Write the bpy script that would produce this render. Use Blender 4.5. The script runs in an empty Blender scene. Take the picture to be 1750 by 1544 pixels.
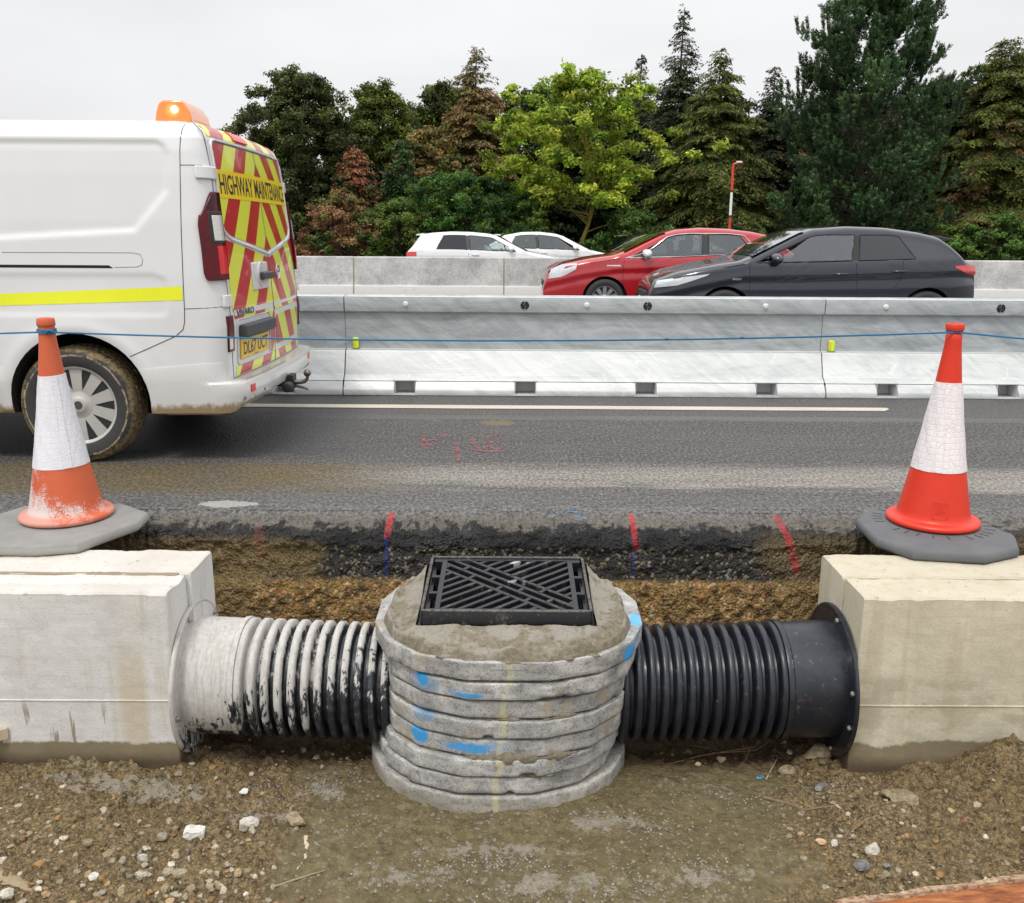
import bpy, bmesh, math, random
import numpy as np
from mathutils import Vector, Matrix
R = math.radians
random.seed(7); RNG = np.random.default_rng(7)
scene = bpy.context.scene
C = scene.collection

# ------------------------------------------------------------ camera
H = 1.33; PITCH = R(13.4); FPX = 1550.0; ROLL = .0065
cam = bpy.data.cameras.new('camera'); cam.sensor_fit = 'HORIZONTAL'; cam.sensor_width = 36
cam.lens = 36*FPX/1750; cam.clip_start = .05; cam.clip_end = 5000
camo = bpy.data.objects.new('camera', cam); C.objects.link(camo)
_r = Vector((1, 0, 0)); _u = Vector((0, math.sin(PITCH), math.cos(PITCH))); _f = Vector((0, math.cos(PITCH), -math.sin(PITCH)))
_cx = _r*math.cos(ROLL) + _u*math.sin(ROLL); _cu = _u*math.cos(ROLL) - _r*math.sin(ROLL)
_M = Matrix.Identity(4)
for i in range(3):
    _M[i][0] = _cx[i]; _M[i][1] = _cu[i]; _M[i][2] = -_f[i]
_M[2][3] = H
camo.matrix_world = _M
scene.camera = camo

# ------------------------------------------------------------ world: overcast sky
world = bpy.data.worlds.new('World'); scene.world = world; world.use_nodes = True
wn = world.node_tree; wn.nodes.clear()
SUN_EL = R(62); SUN_AZ = R(205)            # azimuth clockwise from +Y
_sky = wn.nodes.new('ShaderNodeTexSky'); _sky.sky_type = 'NISHITA'; _sky.sun_disc = False
_sky.sun_elevation = SUN_EL; _sky.sun_rotation = SUN_AZ
_sky.air_density = 1.0; _sky.dust_density = 3.0
_hs = wn.nodes.new('ShaderNodeHueSaturation'); _hs.inputs['Saturation'].default_value = .12; _hs.inputs['Value'].default_value = .12
wn.links.new(_sky.outputs[0], _hs.inputs['Color'])
_tc = wn.nodes.new('ShaderNodeTexCoord'); _sx = wn.nodes.new('ShaderNodeSeparateXYZ')
wn.links.new(_tc.outputs['Generated'], _sx.inputs[0])
_cr = wn.nodes.new('ShaderNodeValToRGB')
_els = _cr.color_ramp.elements
_els[0].position = 0.0; _els[0].color = (.30, .30, .305, 1)
_els[1].position = 1.0; _els[1].color = (.66, .66, .67, 1)
_e = _els.new(.28); _e.color = (.335, .337, .345, 1)
_e = _els.new(.5); _e.color = (.47, .47, .48, 1)
wn.links.new(_sx.outputs[2], _cr.inputs[0])
_no = wn.nodes.new('ShaderNodeTexNoise'); _no.inputs['Scale'].default_value = 2.2; _no.inputs['Detail'].default_value = 5
_mp = wn.nodes.new('ShaderNodeMapping'); _mp.inputs['Scale'].default_value = (1, 1, 3.5)
wn.links.new(_tc.outputs['Generated'], _mp.inputs[0]); wn.links.new(_mp.outputs[0], _no.inputs['Vector'])
_mr = wn.nodes.new('ShaderNodeMapRange'); _mr.inputs[1].default_value = .3; _mr.inputs[2].default_value = .7
_mr.inputs[3].default_value = 21.3; _mr.inputs[4].default_value = 25.2
wn.links.new(_no.outputs[0], _mr.inputs[0])
_vm = wn.nodes.new('ShaderNodeVectorMath'); _vm.operation = 'SCALE'
wn.links.new(_cr.outputs[0], _vm.inputs[0]); wn.links.new(_mr.outputs[0], _vm.inputs['Scale'])
_ad = wn.nodes.new('ShaderNodeVectorMath'); _ad.operation = 'ADD'
wn.links.new(_vm.outputs[0], _ad.inputs[0]); wn.links.new(_hs.outputs[0], _ad.inputs[1])
_bg = wn.nodes.new('ShaderNodeBackground'); _bg.inputs['Strength'].default_value = .1
_wo = wn.nodes.new('ShaderNodeOutputWorld')
wn.links.new(_ad.outputs[0], _bg.inputs['Color']); wn.links.new(_bg.outputs[0], _wo.inputs['Surface'])

sun = bpy.data.lights.new('sun', 'SUN'); sun.energy = 1.5; sun.angle = R(12); sun.color = (1, .97, .92)
suno = bpy.data.objects.new('sun', sun); C.objects.link(suno)
_sd = Vector((math.sin(SUN_AZ)*math.cos(SUN_EL), math.cos(SUN_AZ)*math.cos(SUN_EL), math.sin(SUN_EL)))
suno.rotation_euler = _sd.to_track_quat('Z', 'Y').to_euler()
scene.view_settings.view_transform = 'Standard'; scene.view_settings.look = 'None'
scene.view_settings.exposure = 0.14; scene.view_settings.gamma = 1
scene.view_settings.use_curve_mapping = False
scene.render.engine = 'CYCLES'
scene.cycles.max_bounces = 6; scene.cycles.diffuse_bounces = 3; scene.cycles.transparent_max_bounces = 12

# ------------------------------------------------------------ measuring: a photo point carried to a real plane of the place
def _ray(px, py):
    dx = px-875; dy = py-772
    x0 = dx+dy*ROLL; y0 = dy-dx*ROLL
    return (x0, FPX*math.cos(PITCH)-y0*math.sin(PITCH), -FPX*math.sin(PITCH)-y0*math.cos(PITCH))
def onY(px, py, Y):
    r = _ray(px, py); t = Y/r[1]; return Vector((r[0]*t, Y, H+r[2]*t))
def onZ(px, py, Z):
    r = _ray(px, py); t = (Z-H)/r[2]; return Vector((r[0]*t, r[1]*t, Z))

# ------------------------------------------------------------ numeric noise
def _hash(ix, iy, iz, seed):
    h = (ix.astype(np.int64)*374761393 + iy.astype(np.int64)*668265263 + iz.astype(np.int64)*2147483647 + seed*974711) & 0xffffffff
    h = ((h ^ (h >> 13))*1274126177) & 0xffffffff
    h = (h ^ (h >> 16)) & 0xffffffff
    return h/4294967295.0
def vnoise(x, y, z, seed=0):
    x, y, z = np.broadcast_arrays(np.asarray(x, float), np.asarray(y, float), np.asarray(z, float))
    ix = np.floor(x); iy = np.floor(y); iz = np.floor(z)
    fx = x-ix; fy = y-iy; fz = z-iz
    fx = fx*fx*(3-2*fx); fy = fy*fy*(3-2*fy); fz = fz*fz*(3-2*fz)
    out = 0
    for dx in (0, 1):
        for dy in (0, 1):
            for dz in (0, 1):
                w = (fx if dx else 1-fx)*(fy if dy else 1-fy)*(fz if dz else 1-fz)
                out = out + w*_hash(ix+dx, iy+dy, iz+dz, seed)
    return out*2-1
def fbm(x, y, z=0.0, scale=1.0, octs=4, seed=0, gain=.5):
    o = 0; a = 1; s = scale
    for k in range(octs):
        o = o + a*vnoise(np.asarray(x)*s+k*17.3, np.asarray(y)*s, np.asarray(z)*s, seed+k); a *= gain; s *= 2.03
    return o

# ------------------------------------------------------------ node helper
class NT:
    def __init__(s, name):
        s.m = bpy.data.materials.new(name); s.m.use_nodes = True; s.t = s.m.node_tree; s.t.nodes.clear()
        s.out = s.t.nodes.new('ShaderNodeOutputMaterial'); s.p = s.t.nodes.new('ShaderNodeBsdfPrincipled')
        s.t.links.new(s.p.outputs[0], s.out.inputs[0]); s._pos = None; s._obj = None
    def nd(s, k): return s.t.nodes.new(k)
    def put(s, sock, v):
        if v is None: return
        if isinstance(v, bpy.types.NodeSocket): s.t.links.new(v, sock)
        elif isinstance(v, (tuple, list)) and len(v) == 3 and sock.type == 'RGBA': sock.default_value = (*v, 1)
        elif isinstance(v, (tuple, list, Vector)): sock.default_value = tuple(v)
        elif sock.type in ('RGBA',): sock.default_value = (v, v, v, 1)
        elif sock.type == 'VECTOR': sock.default_value = (v, v, v)
        else: sock.default_value = v
    def pos(s):
        if s._pos is None: s._pos = s.nd('ShaderNodeNewGeometry').outputs['Position']
        return s._pos
    def obj(s):
        if s._obj is None: s._obj = s.nd('ShaderNodeTexCoord').outputs['Object']
        return s._obj
    def rnd(s): return s.nd('ShaderNodeObjectInfo').outputs['Random']
    def sep(s, v):
        n = s.nd('ShaderNodeSeparateXYZ'); s.put(n.inputs[0], v); return n.outputs
    def comb(s, x, y, z):
        n = s.nd('ShaderNodeCombineXYZ'); s.put(n.inputs[0], x); s.put(n.inputs[1], y); s.put(n.inputs[2], z); return n.outputs[0]
    def scl(s, v, sc):
        n = s.nd('ShaderNodeVectorMath'); n.operation = 'MULTIPLY'; s.put(n.inputs[0], v); s.put(n.inputs[1], sc); return n.outputs[0]
    def vop(s, op, a, b):
        n = s.nd('ShaderNodeVectorMath'); n.operation = op; s.put(n.inputs[0], a); s.put(n.inputs[1], b)
        return n.outputs[1] if op in ('LENGTH', 'DISTANCE') else n.outputs[0]
    def noise(s, scale, detail=4, rough=.55, v=None, dist=0):
        n = s.nd('ShaderNodeTexNoise'); s.put(n.inputs['Vector'], v if v is not None else s.pos())
        n.inputs['Scale'].default_value = scale; n.inputs['Detail'].default_value = detail; n.inputs['Roughness'].default_value = rough
        n.inputs['Distortion'].default_value = dist; return n.outputs[0]
    def vor(s, scale, feat='F1', v=None, col=False, rand=1):
        n = s.nd('ShaderNodeTexVoronoi'); n.feature = feat; s.put(n.inputs['Vector'], v if v is not None else s.pos())
        n.inputs['Scale'].default_value = scale; n.inputs['Randomness'].default_value = rand
        return n.outputs['Color'] if col else n.outputs['Distance']
    def ramp(s, f, *st):
        n = s.nd('ShaderNodeValToRGB'); s.put(n.inputs[0], f); e = n.color_ramp.elements
        for i, (p, c) in enumerate(st):
            if i < 2: el = e[i]; el.position = p
            else: el = e.new(p)
            if not isinstance(c, (tuple, list)): c = (c, c, c)
            el.color = (*c, 1)
        return n.outputs[0]
    def lin(s, f, a, b, c=0.0, d=1.0):
        n = s.nd('ShaderNodeMapRange'); s.put(n.inputs[0], f)
        for i, v in enumerate((a, b, c, d)): s.put(n.inputs[i+1], v)
        return n.outputs[0]
    def smo(s, f, a, b, c=0.0, d=1.0):
        n = s.nd('ShaderNodeMapRange'); n.interpolation_type = 'SMOOTHSTEP'; s.put(n.inputs[0], f)
        for i, v in enumerate((a, b, c, d)): s.put(n.inputs[i+1], v)
        return n.outputs[0]
    def mix(s, f, a, b, mode='MIX'):
        n = s.nd('ShaderNodeMix'); n.data_type = 'RGBA'; n.blend_type = mode
        s.put(n.inputs[0], f); s.put(n.inputs[6], a); s.put(n.inputs[7], b); return n.outputs[2]
    def ma(s, op, a, b=None, c=None):
        n = s.nd('ShaderNodeMath'); n.operation = op; s.put(n.inputs[0], a); s.put(n.inputs[1], b)
        if c is not None: s.put(n.inputs[2], c)
        return n.outputs[0]
    def blob(s, c, r, namt=.5, nscale=25, soft=.25, coord=None):
        v = s.vop('SUBTRACT', coord if coord is not None else s.pos(), c)
        v = s.scl(v, tuple(1.0/q for q in r)); L = s.vop('LENGTH', v, (0, 0, 0))
        L = s.ma('ADD', L, s.ma('MULTIPLY', s.ma('SUBTRACT', s.noise(nscale, 5, .65), .5), namt*2))
        return s.smo(L, 1.0, 1.0-soft, 0.0, 1.0)
    def bump(s, h, st=.4, d=.01, n0=None):
        n = s.nd('ShaderNodeBump'); s.put(n.inputs['Height'], h); n.inputs['Strength'].default_value = st
        n.inputs['Distance'].default_value = d
        if n0 is not None: s.put(n.inputs['Normal'], n0)
        return n.outputs[0]
    def attr(s, name):
        n = s.nd('ShaderNodeAttribute'); n.attribute_name = name; return n
    def fin(s, col=None, rough=None, normal=None, metal=None, spec=None, **k):
        s.put(s.p.inputs['Base Color'], col); s.put(s.p.inputs['Roughness'], rough); s.put(s.p.inputs['Metallic'], metal)
        s.put(s.p.inputs['Specular IOR Level'], spec)
        if normal is not None: s.put(s.p.inputs['Normal'], normal)
        for kk, v in k.items(): s.put(s.p.inputs[kk], v)
        return s.m
def simple(name, col, rough=.5, metal=0, var=.12, scale=9, bump=0, bscale=60, **k):
    n = NT(name)
    c = n.mix(n.noise(scale, 5, .6), tuple(v*(1-var) for v in col), tuple(min(1, v*(1+var)) for v in col))
    nm = n.bump(n.noise(bscale, 4, .6), bump, .004) if bump else None
    return n.fin(c, rough, nm, metal, **k)

# ------------------------------------------------------------ mesh helper
def tagp(o, label=None, cat=None, group=None, kind=None):
    if label: o['label'] = label
    if cat: o['category'] = cat
    if group: o['group'] = group
    if kind: o['kind'] = kind
    return o
def thing(name, label, cat, loc=(0, 0, 0), group=None):
    o = bpy.data.objects.new(name, None); C.objects.link(o); o.location = loc; o.empty_display_size = .1
    tagp(o, label, cat, group); return o
WL = {}
def wloc(o):
    v = Vector((0, 0, 0))
    while o is not None: v += o.location; o = o.parent
    return v
def link_mesh(name, me, mats, parent=None, smooth=None, loc=None):
    """mesh vertices are given in world coordinates; they are moved into the parent's frame"""
    o = bpy.data.objects.new(name, me); C.objects.link(o)
    base = wloc(parent) if parent is not None else Vector((0, 0, 0))
    if loc is not None: base = Vector(loc); 
    if base.length > 0: me.transform(Matrix.Translation(-base))
    if parent is not None: o.parent = parent
    elif loc is not None: o.location = loc
    for m in (mats if isinstance(mats, (list, tuple)) else [mats]): me.materials.append(m)
    if smooth is not None:
        me.polygons.foreach_set('use_smooth', [True]*len(me.polygons))
        if smooth < 180: me.set_sharp_from_angle(angle=R(smooth))
    return o
class MB:
    def __init__(s): s.v = []; s.f = []; s.mi = []
    def add(s, vs, fs, mi=0):
        b = len(s.v); s.v.extend([tuple(q) for q in vs]); s.f.extend([tuple(i+b for i in f) for f in fs]); s.mi.extend([mi]*len(fs)); return s
    def box(s, x0, x1, y0, y1, z0, z1, mi=0):
        return s.add([(x, y, z) for x in (x0, x1) for y in (y0, y1) for z in (z0, z1)],
                     [(0, 1, 3, 2), (4, 6, 7, 5), (0, 4, 5, 1), (2, 3, 7, 6), (0, 2, 6, 4), (1, 5, 7, 3)], mi)
    def prism(s, poly, axis, a, b, mi=0):
        n = len(poly)
        def mk(p, t): return {'x': (t, p[0], p[1]), 'y': (p[0], t, p[1]), 'z': (p[0], p[1], t)}[axis]
        vs = [mk(p, a) for p in poly]+[mk(p, b) for p in poly]
        fs = [tuple(range(n))[::-1], tuple(range(n, 2*n))]+[(i, (i+1) % n, n+(i+1) % n, n+i) for i in range(n)]
        return s.add(vs, fs, mi)
    def rings(s, rings, closed=True, caps=True, mi=0, loop=False):
        n = len(rings[0]); b = []; vs = [p for r in rings for p in r]; fs = []
        m = len(rings)
        for i in range(m if loop else m-1):
            for j in range(n if closed else n-1):
                a, c = i*n+j, i*n+(j+1) % n; d, e = ((i+1) % m)*n+(j+1) % n, ((i+1) % m)*n+j
                fs.append((a, c, d, e))
        if caps and closed and not loop: fs.append(tuple(range(n))[::-1]); fs.append(tuple(range((m-1)*n, m*n)))
        return s.add(vs, fs, mi)
    def tube(s, pts, r, seg=8, mi=0, caps=True):
        pts = [Vector(p) for p in pts]; rs = []
        rr = r if isinstance(r, (list, tuple)) else [r]*len(pts)
        up = Vector((.13, .21, 1)).normalized()
        for i, p in enumerate(pts):
            t = (pts[min(i+1, len(pts)-1)]-pts[max(i-1, 0)]).normalized()
            a = t.cross(up)
            if a.length < .05: a = t.cross(Vector((1, 0, 0)))
            a.normalize(); b = t.cross(a)
            rs.append([p+(a*math.cos(q)+b*math.sin(q))*rr[i] for q in [2*math.pi*k/seg for k in range(seg)]])
        return s.rings(rs, True, caps, mi)
    def lathe(s, prof, c, axis='z', seg=48, mi=0, caps=True, loop=False):
        rs = []
        for (r, h) in prof:
            ring = []
            for k in range(seg):
                q = 2*math.pi*k/seg; a, b = r*math.cos(q), r*math.sin(q)
                ring.append({'z': (c[0]+a, c[1]+b, c[2]+h), 'x': (c[0]+h, c[1]+a, c[2]+b), 'y': (c[0]+a, c[1]+h, c[2]+b)}[axis])
            rs.append(ring)
        return s.rings(rs, True, caps, mi, loop)
    def grid(s, G, mi=0):
        n = len(G); m = len(G[0]); vs = [p for r in G for p in r]
        return s.add(vs, [(i*m+j, i*m+j+1, (i+1)*m+j+1, (i+1)*m+j) for i in range(n-1) for j in range(m-1)], mi)
    def slab(s, G, off, mi=0):
        """grid with thickness; off = vector or function"""
        n = len(G); m = len(G[0]); G2 = [[Vector(p)+(off if isinstance(off, Vector) else off(p)) for p in r] for r in G]
        s.grid(G, mi); s.grid(G2, mi)
        per = [(0, j) for j in range(m)]+[(i, m-1) for i in range(1, n)]+[(n-1, j) for j in range(m-2, -1, -1)]+[(i, 0) for i in range(n-2, 0, -1)]
        vs = [G[i][j] for i, j in per]+[G2[i][j] for i, j in per]; k = len(per)
        return s.add(vs, [(i, (i+1) % k, k+(i+1) % k, k+i) for i in range(k)], mi)
    def mesh(s, name='m', fixn=True):
        me = bpy.data.meshes.new(name); me.from_pydata(s.v, [], s.f)
        if any(s.mi): me.polygons.foreach_set('material_index', s.mi)
        if fixn:
            bm = bmesh.new(); bm.from_mesh(me); bmesh.ops.remove_doubles(bm, verts=bm.verts, dist=1e-5)
            bmesh.ops.recalc_face_normals(bm, faces=bm.faces); bm.to_mesh(me); bm.free()
        me.update(); return me
    def build(s, name, mat, parent=None, smooth=30, bevel=0, bseg=2, loc=None, sub=0, fixn=True):
        o = link_mesh(name, s.mesh(name, fixn), mat, parent, smooth, loc)
        if bevel:
            b = o.modifiers.new('bevel', 'BEVEL'); b.width = bevel; b.segments = bseg; b.limit_method = 'ANGLE'; b.angle_limit = R(35)
            b.harden_normals = False
        if sub:
            b = o.modifiers.new('sub', 'SUBSURF'); b.levels = sub; b.render_levels = sub
        return o
def np_mesh(name, V, Fq, mat, parent=None, smooth=True, cols=None, loc=None, masks=None):
    """V (n,3) array; Fq (m,3|4) array; optional per-vertex colours 'Col'"""
    V = np.array(V, dtype=np.float32)
    me = bpy.data.meshes.new(name); n = len(V); m, k = Fq.shape
    me.vertices.add(n); me.loops.add(m*k); me.polygons.add(m)
    base = wloc(parent) if parent is not None else (Vector(loc) if loc is not None else Vector((0, 0, 0)))
    V = V-np.array(base, dtype=np.float32)
    me.vertices.foreach_set('co', V.ravel())
    me.loops.foreach_set('vertex_index', Fq.astype(np.int32).ravel())
    me.polygons.foreach_set('loop_start', np.arange(0, m*k, k, dtype=np.int32))
    me.polygons.foreach_set('use_smooth', np.full(m, bool(smooth)))
    if cols is not None:
        a = me.color_attributes.new('Col', 'FLOAT_COLOR', 'POINT')
        c = np.ones((n, 4), dtype=np.float32); c[:, :3] = cols; a.data.foreach_set('color', c.ravel())
    if masks:
        for kk, vv in masks.items():
            a = me.attributes.new(kk, 'FLOAT', 'POINT'); a.data.foreach_set('value', np.asarray(vv, dtype=np.float32).ravel())
    me.update(calc_edges=True); me.validate()
    o = bpy.data.objects.new(name, me); C.objects.link(o); me.materials.append(mat)
    if parent is not None: o.parent = parent
    elif loc is not None: o.location = loc
    return o
def gridfaces(n, m, flip=False):
    i, j = np.meshgrid(np.arange(n-1), np.arange(m-1), indexing='ij'); a = i*m+j
    F = np.stack([a, a+1, a+m+1, a+m], -1).reshape(-1, 4)
    return F[:, ::-1] if flip else F
def copy_tree(o, dloc=None, parent=None):
    c = o.copy(); C.objects.link(c)
    if parent is not None: c.parent = parent
    if dloc is not None: c.location = Vector(o.location)+Vector(dloc)
    for ch in list(o.children): copy_tree(ch, None, c)
    return c
def text_mesh(body, size, sx=1.0, bold=0.0, extrude=0.0):
    """returns (verts2d list, faces) of lettering, centred"""
    cu = bpy.data.curves.new('lettering', 'FONT'); cu.body = body; cu.size = size; cu.offset = bold; cu.resolution_u = 3
    cu.align_x = 'CENTER'; cu.align_y = 'CENTER'; cu.extrude = extrude
    o = bpy.data.objects.new('lettering', cu); C.objects.link(o)
    dg = bpy.context.evaluated_depsgraph_get(); me = bpy.data.meshes.new_from_object(o.evaluated_get(dg))
    V = [(v.co.x*sx, v.co.y, v.co.z) for v in me.vertices]; F = [tuple(p.vertices) for p in me.polygons]
    bpy.data.objects.remove(o); bpy.data.curves.remove(cu); bpy.data.meshes.remove(me)
    return V, F
def interp(tab, x):
    return float(np.interp(x, [t[0] for t in tab], [t[1] for t in tab]))
def sstep(a, b, x):
    t = np.clip((np.asarray(x, float)-a)/(b-a), 0, 1); return t*t*(3-2*t)
def boolean_cut(me, cutters, mats_me, mat_cut):
    """solid mesh minus cutter solids, evaluated; the cut walls take mat_cut"""
    o = bpy.data.objects.new('t', me); C.objects.link(o)
    for m in mats_me: me.materials.append(m)
    tmp = []
    for cm in cutters:
        cm, mc = cm if isinstance(cm, tuple) else (cm, mat_cut)
        c = bpy.data.objects.new('c', cm); C.objects.link(c); cm.materials.append(mc); tmp.append(c)
        b = o.modifiers.new('b', 'BOOLEAN'); b.operation = 'DIFFERENCE'; b.object = c; b.solver = 'EXACT'; b.material_mode = 'TRANSFER'
    dg = bpy.context.evaluated_depsgraph_get(); dg.update()
    out = bpy.data.meshes.new_from_object(o.evaluated_get(dg))
    for c in tmp: bpy.data.objects.remove(c)
    bpy.data.objects.remove(o)
    return out
# ============================================================ SETTING
# ---- road material
def m_road():
    n = NT('asphalt'); P = n.pos(); x, y, z = n.sep(P)
    grit = n.vor(75); grit2 = n.ma('ADD', n.ma('MULTIPLY', n.noise(58, 3, .8, n.scl(P, (1, .62, 1))), .75), n.ma('MULTIPLY', n.noise(240, 2, .7), .25)); big = n.noise(1.3, 5, .6, n.scl(P, (.35, 1.4, 1)))
    mid = n.noise(5, 5, .6, n.scl(P, (.25, 1.5, 1)))
    yy = n.ma('ADD', y, n.ma('MULTIPLY', n.ma('SUBTRACT', mid, .5), .55))
    base = n.ramp(grit2, (.36, (.014, .0135, .014)), (.52, (.080, .077, .075)), (.66, (.30, .29, .28)))
    # lighter dusty wheel track
    band = n.ma('MULTIPLY', n.smo(yy, 4.62, 4.85), n.smo(yy, 5.35, 5.05))
    band = n.ma('MULTIPLY', band, n.smo(x, -1.6, -.3))
    gs = n.smo(grit2, .36, .64); dust = n.mix(gs, (.085, .078, .070), (.42, .385, .34))
    c = n.mix(n.ma('MULTIPLY', band, n.smo(mid, .25, .6, .45, .95)), base, dust)
    # near strip, medium grey
    near = n.smo(yy, 4.75, 4.5)
    c = n.mix(n.ma('MULTIPLY', near, .6), c, n.mix(gs, (.04, .039, .038), (.22, .21, .20)))
    # muddy brown band in the lane behind the van wheel
    mud = n.ma('MULTIPLY', n.ma('MULTIPLY', n.smo(yy, 4.45, 4.75), n.smo(yy, 5.35, 5.1)), n.smo(n.ma('ADD', x, n.ma('MULTIPLY', mid, .8)), .1, -.9))
    c = n.mix(n.ma('MULTIPLY', mud, n.smo(n.noise(9, 5, .65, n.scl(P, (.3, 1.5, 1))), .3, .62, .25, .95)), c, n.mix(gs, (.050, .034, .012), (.20, .150, .065)))
    # far seam and strip before the line
    seam = n.ma('MULTIPLY', n.smo(y, 6.60, 6.62), n.smo(y, 6.78, 6.76))
    c = n.mix(n.ma('MULTIPLY', seam, n.smo(mid, .2, .6, .25, .6)), c, (.16, .155, .148))
    edge = n.smo(y, 6.76, 6.84)
    c = n.mix(n.ma('MULTIPLY', edge, .42), c, n.mix(big, (.06, .058, .055), (.17, .163, .152)))
    # scattered light scuffs and brown clods
    sp = n.smo(n.noise(5, 7, .75, n.scl(P, (.45, 1.6, 1))), .56, .70)
    c = n.mix(n.ma('MULTIPLY', sp, .45), c, (.24, .20, .15))
    sp2 = n.smo(n.noise(38, 3, .6), .72, .76)
    c = n.mix(n.ma('MULTIPLY', sp2, .55), c, (.22, .20, .18))
    # splashed cement patch, clod by the seam
    p = onZ(390, 862, 0); b = n.blob((p.x, p.y, 0), (.17, .065, 1), .95, 13, .12)
    c = n.mix(b, c, n.mix(grit2, (.27, .255, .24), (.42, .40, .38)))
    p = onZ(850, 723, 0); b2 = n.blob((p.x, p.y, 0), (.14, .10, 1), .7, 22, .2)
    c = n.mix(b2, c, n.mix(grit2, (.07, .045, .02), (.26, .20, .12)))
    # damp dark patch by the van
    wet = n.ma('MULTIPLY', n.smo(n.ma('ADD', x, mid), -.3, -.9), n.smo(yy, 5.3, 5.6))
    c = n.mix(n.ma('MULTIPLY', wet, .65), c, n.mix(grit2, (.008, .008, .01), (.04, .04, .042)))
    h = n.ma('ADD', n.ma('MULTIPLY', grit, .8), n.ma('MULTIPLY', grit2, 1.4))
    rough = n.mix(wet, n.lin(big, .3, .7, .55, .85), .42)
    return n.fin(c, rough, n.bump(h, .9, .010), spec=.4)
M_road = m_road()

def m_trench():
    n = NT('cut_road_layers'); P = n.pos(); x, y, z = n.sep(P)
    big = n.noise(3, 5, .6); mid = n.noise(14, 6, .65); fine = n.noise(120, 4, .7); peb = n.vor(75); pc = n.vor(75, col=True); pebl = n.vor(32); pcl = n.sep(pc)
    zz = n.ma('ADD', z, n.ma('MULTIPLY', n.ma('SUBTRACT', mid, .5), .03)); zs = n.ma('ADD', z, n.ma('MULTIPLY', n.ma('MAXIMUM', n.ma('SUBTRACT', y, 4.15), 0), .3))
    gold = n.mix(n.ramp(fine, (.34, 0), (.70, 1)), (.050, .027, .005), (.40, .255, .075))
    gold = n.mix(n.smo(pcl[0], .72, .8), gold, n.mix(pcl[1], (.34, .11, .03), (.46, .36, .20)))
    gold = n.mix(n.ma('MULTIPLY', n.smo(mid, .52, .36), .8), gold, (.028, .015, .004))
    dark = n.mix(n.ramp(fine, (.40, 0), (.78, 1)), (.004, .004, .004), (.052, .044, .032))
    dark = n.mix(n.smo(pcl[0], .80, .86), dark, n.mix(pcl[1], (.13, .085, .03), (.20, .18, .15)))
    black = n.mix(n.ramp(fine, (.4, 0), (.8, 1)), (.004, .004, .005), (.035, .033, .031))
    topc = n.mix(n.ramp(fine, (.32, 0), (.68, 1)), (.030, .027, .022), (.23, .205, .165))
    topc = n.mix(n.smo(n.ma('ADD', mid, n.lin(z, -.06, 0, .08, -.22)), .44, .54), topc, (.012, .011, .010))
    flat = n.smo(y, 4.20, 4.30); gg = n.smo(n.noise(58, 3, .8, n.scl(P, (1, .62, 1))), .36, .64)
    topc = n.mix(flat, topc, n.mix(gg, (.035, .034, .033), (.20, .19, .18)))
    pq = onZ(390, 862, 0); topc = n.mix(n.blob((pq.x, pq.y, 0), (.17, .065, 1), .95, 13, .12), topc, (.36, .345, .325))
    c = n.mix(n.smo(zz, -.27, -.295), dark, gold)
    c = n.mix(n.smo(zz, -.135, -.115), c, black)
    c = n.mix(n.smo(zz, -.075, -.05), c, topc)
    # brown mud runs over the layers on the left and far right
    ml = n.ma('MULTIPLY', n.smo(n.ma('ADD', x, n.ma('MULTIPLY', n.ma('SUBTRACT', big, .5), 1.2)), -1.0, -1.25), n.smo(z, -.06, -.13))
    mr = n.ma('MULTIPLY', n.smo(n.ma('ADD', x, n.ma('MULTIPLY', n.ma('SUBTRACT', big, .5), .8)), 1.15, 1.45), n.smo(z, -.04, -.10))
    mm = n.ma('MULTIPLY', n.ma('MAXIMUM', ml, n.ma('MULTIPLY', mr, .7)), .8)
    c = n.mix(mm, c, n.mix(n.ramp(fine, (.34, 0), (.74, 1)), (.040, .025, .007), (.34, .235, .085)))
    # sprayed survey marks
    def stripe(c, x0, x1, z0, z1, col, w, amt=.78):
        t = n.lin(zs, z0, z1, x0, x1); d = n.ma('ABSOLUTE', n.ma('SUBTRACT', x, t))
        d = n.ma('ADD', d, n.ma('MULTIPLY', n.ma('SUBTRACT', mid, .5), w*1.3))
        m = n.ma('MULTIPLY', n.smo(d, w, w*.55), n.ma('MULTIPLY', n.smo(zs, z1-.012, z1+.004), n.smo(zs, z0+.012, z0-.004)))
        m = n.ma('MULTIPLY', m, n.smo(n.ma('ADD', n.ma('MULTIPLY', fine, .5), n.ma('MULTIPLY', mid, .5)), .40, .52)); return n.mix(n.ma('MULTIPLY', m, amt), c, col)
    c = stripe(c, -.590, -.598, .030, -.085, (.50, .022, .03), .020)
    c = stripe(c, -.600, -.604, -.085, -.27, (.012, .025, .16), .012, .8)
    c = stripe(c, .588, .598, .032, -.135, (.50, .022, .03), .019)
    c = stripe(c, .590, .586, -.135, -.25, (.012, .025, .16), .010, .7)
    c = stripe(c, 1.300, 1.375, .030, -.24, (.42, .025, .03), .024)
    c = stripe(c, -1.22, -1.20, -.03, -.19, (.30, .05, .04), .03, .22)
    h = n.ma('ADD', n.ma('MULTIPLY', n.ma('SUBTRACT', 1, peb), .8), n.ma('ADD', mid, n.ma('MULTIPLY', fine, .6)))
    wet = n.smo(n.noise(5, 4, .6), .4, .6)
    return n.fin(c, n.mix(wet, .38, .8), n.bump(h, .9, .012), spec=.5)
def xlines(fine, step, lim):
    a = list(np.arange(-fine, fine+1e-6, step)); s = step; p = fine
    while p < lim: s *= 1.35; p += s; a.append(p); a.insert(0, -p)
    return np.array(a)
XS = xlines(2.15, .0085, 14)
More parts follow.
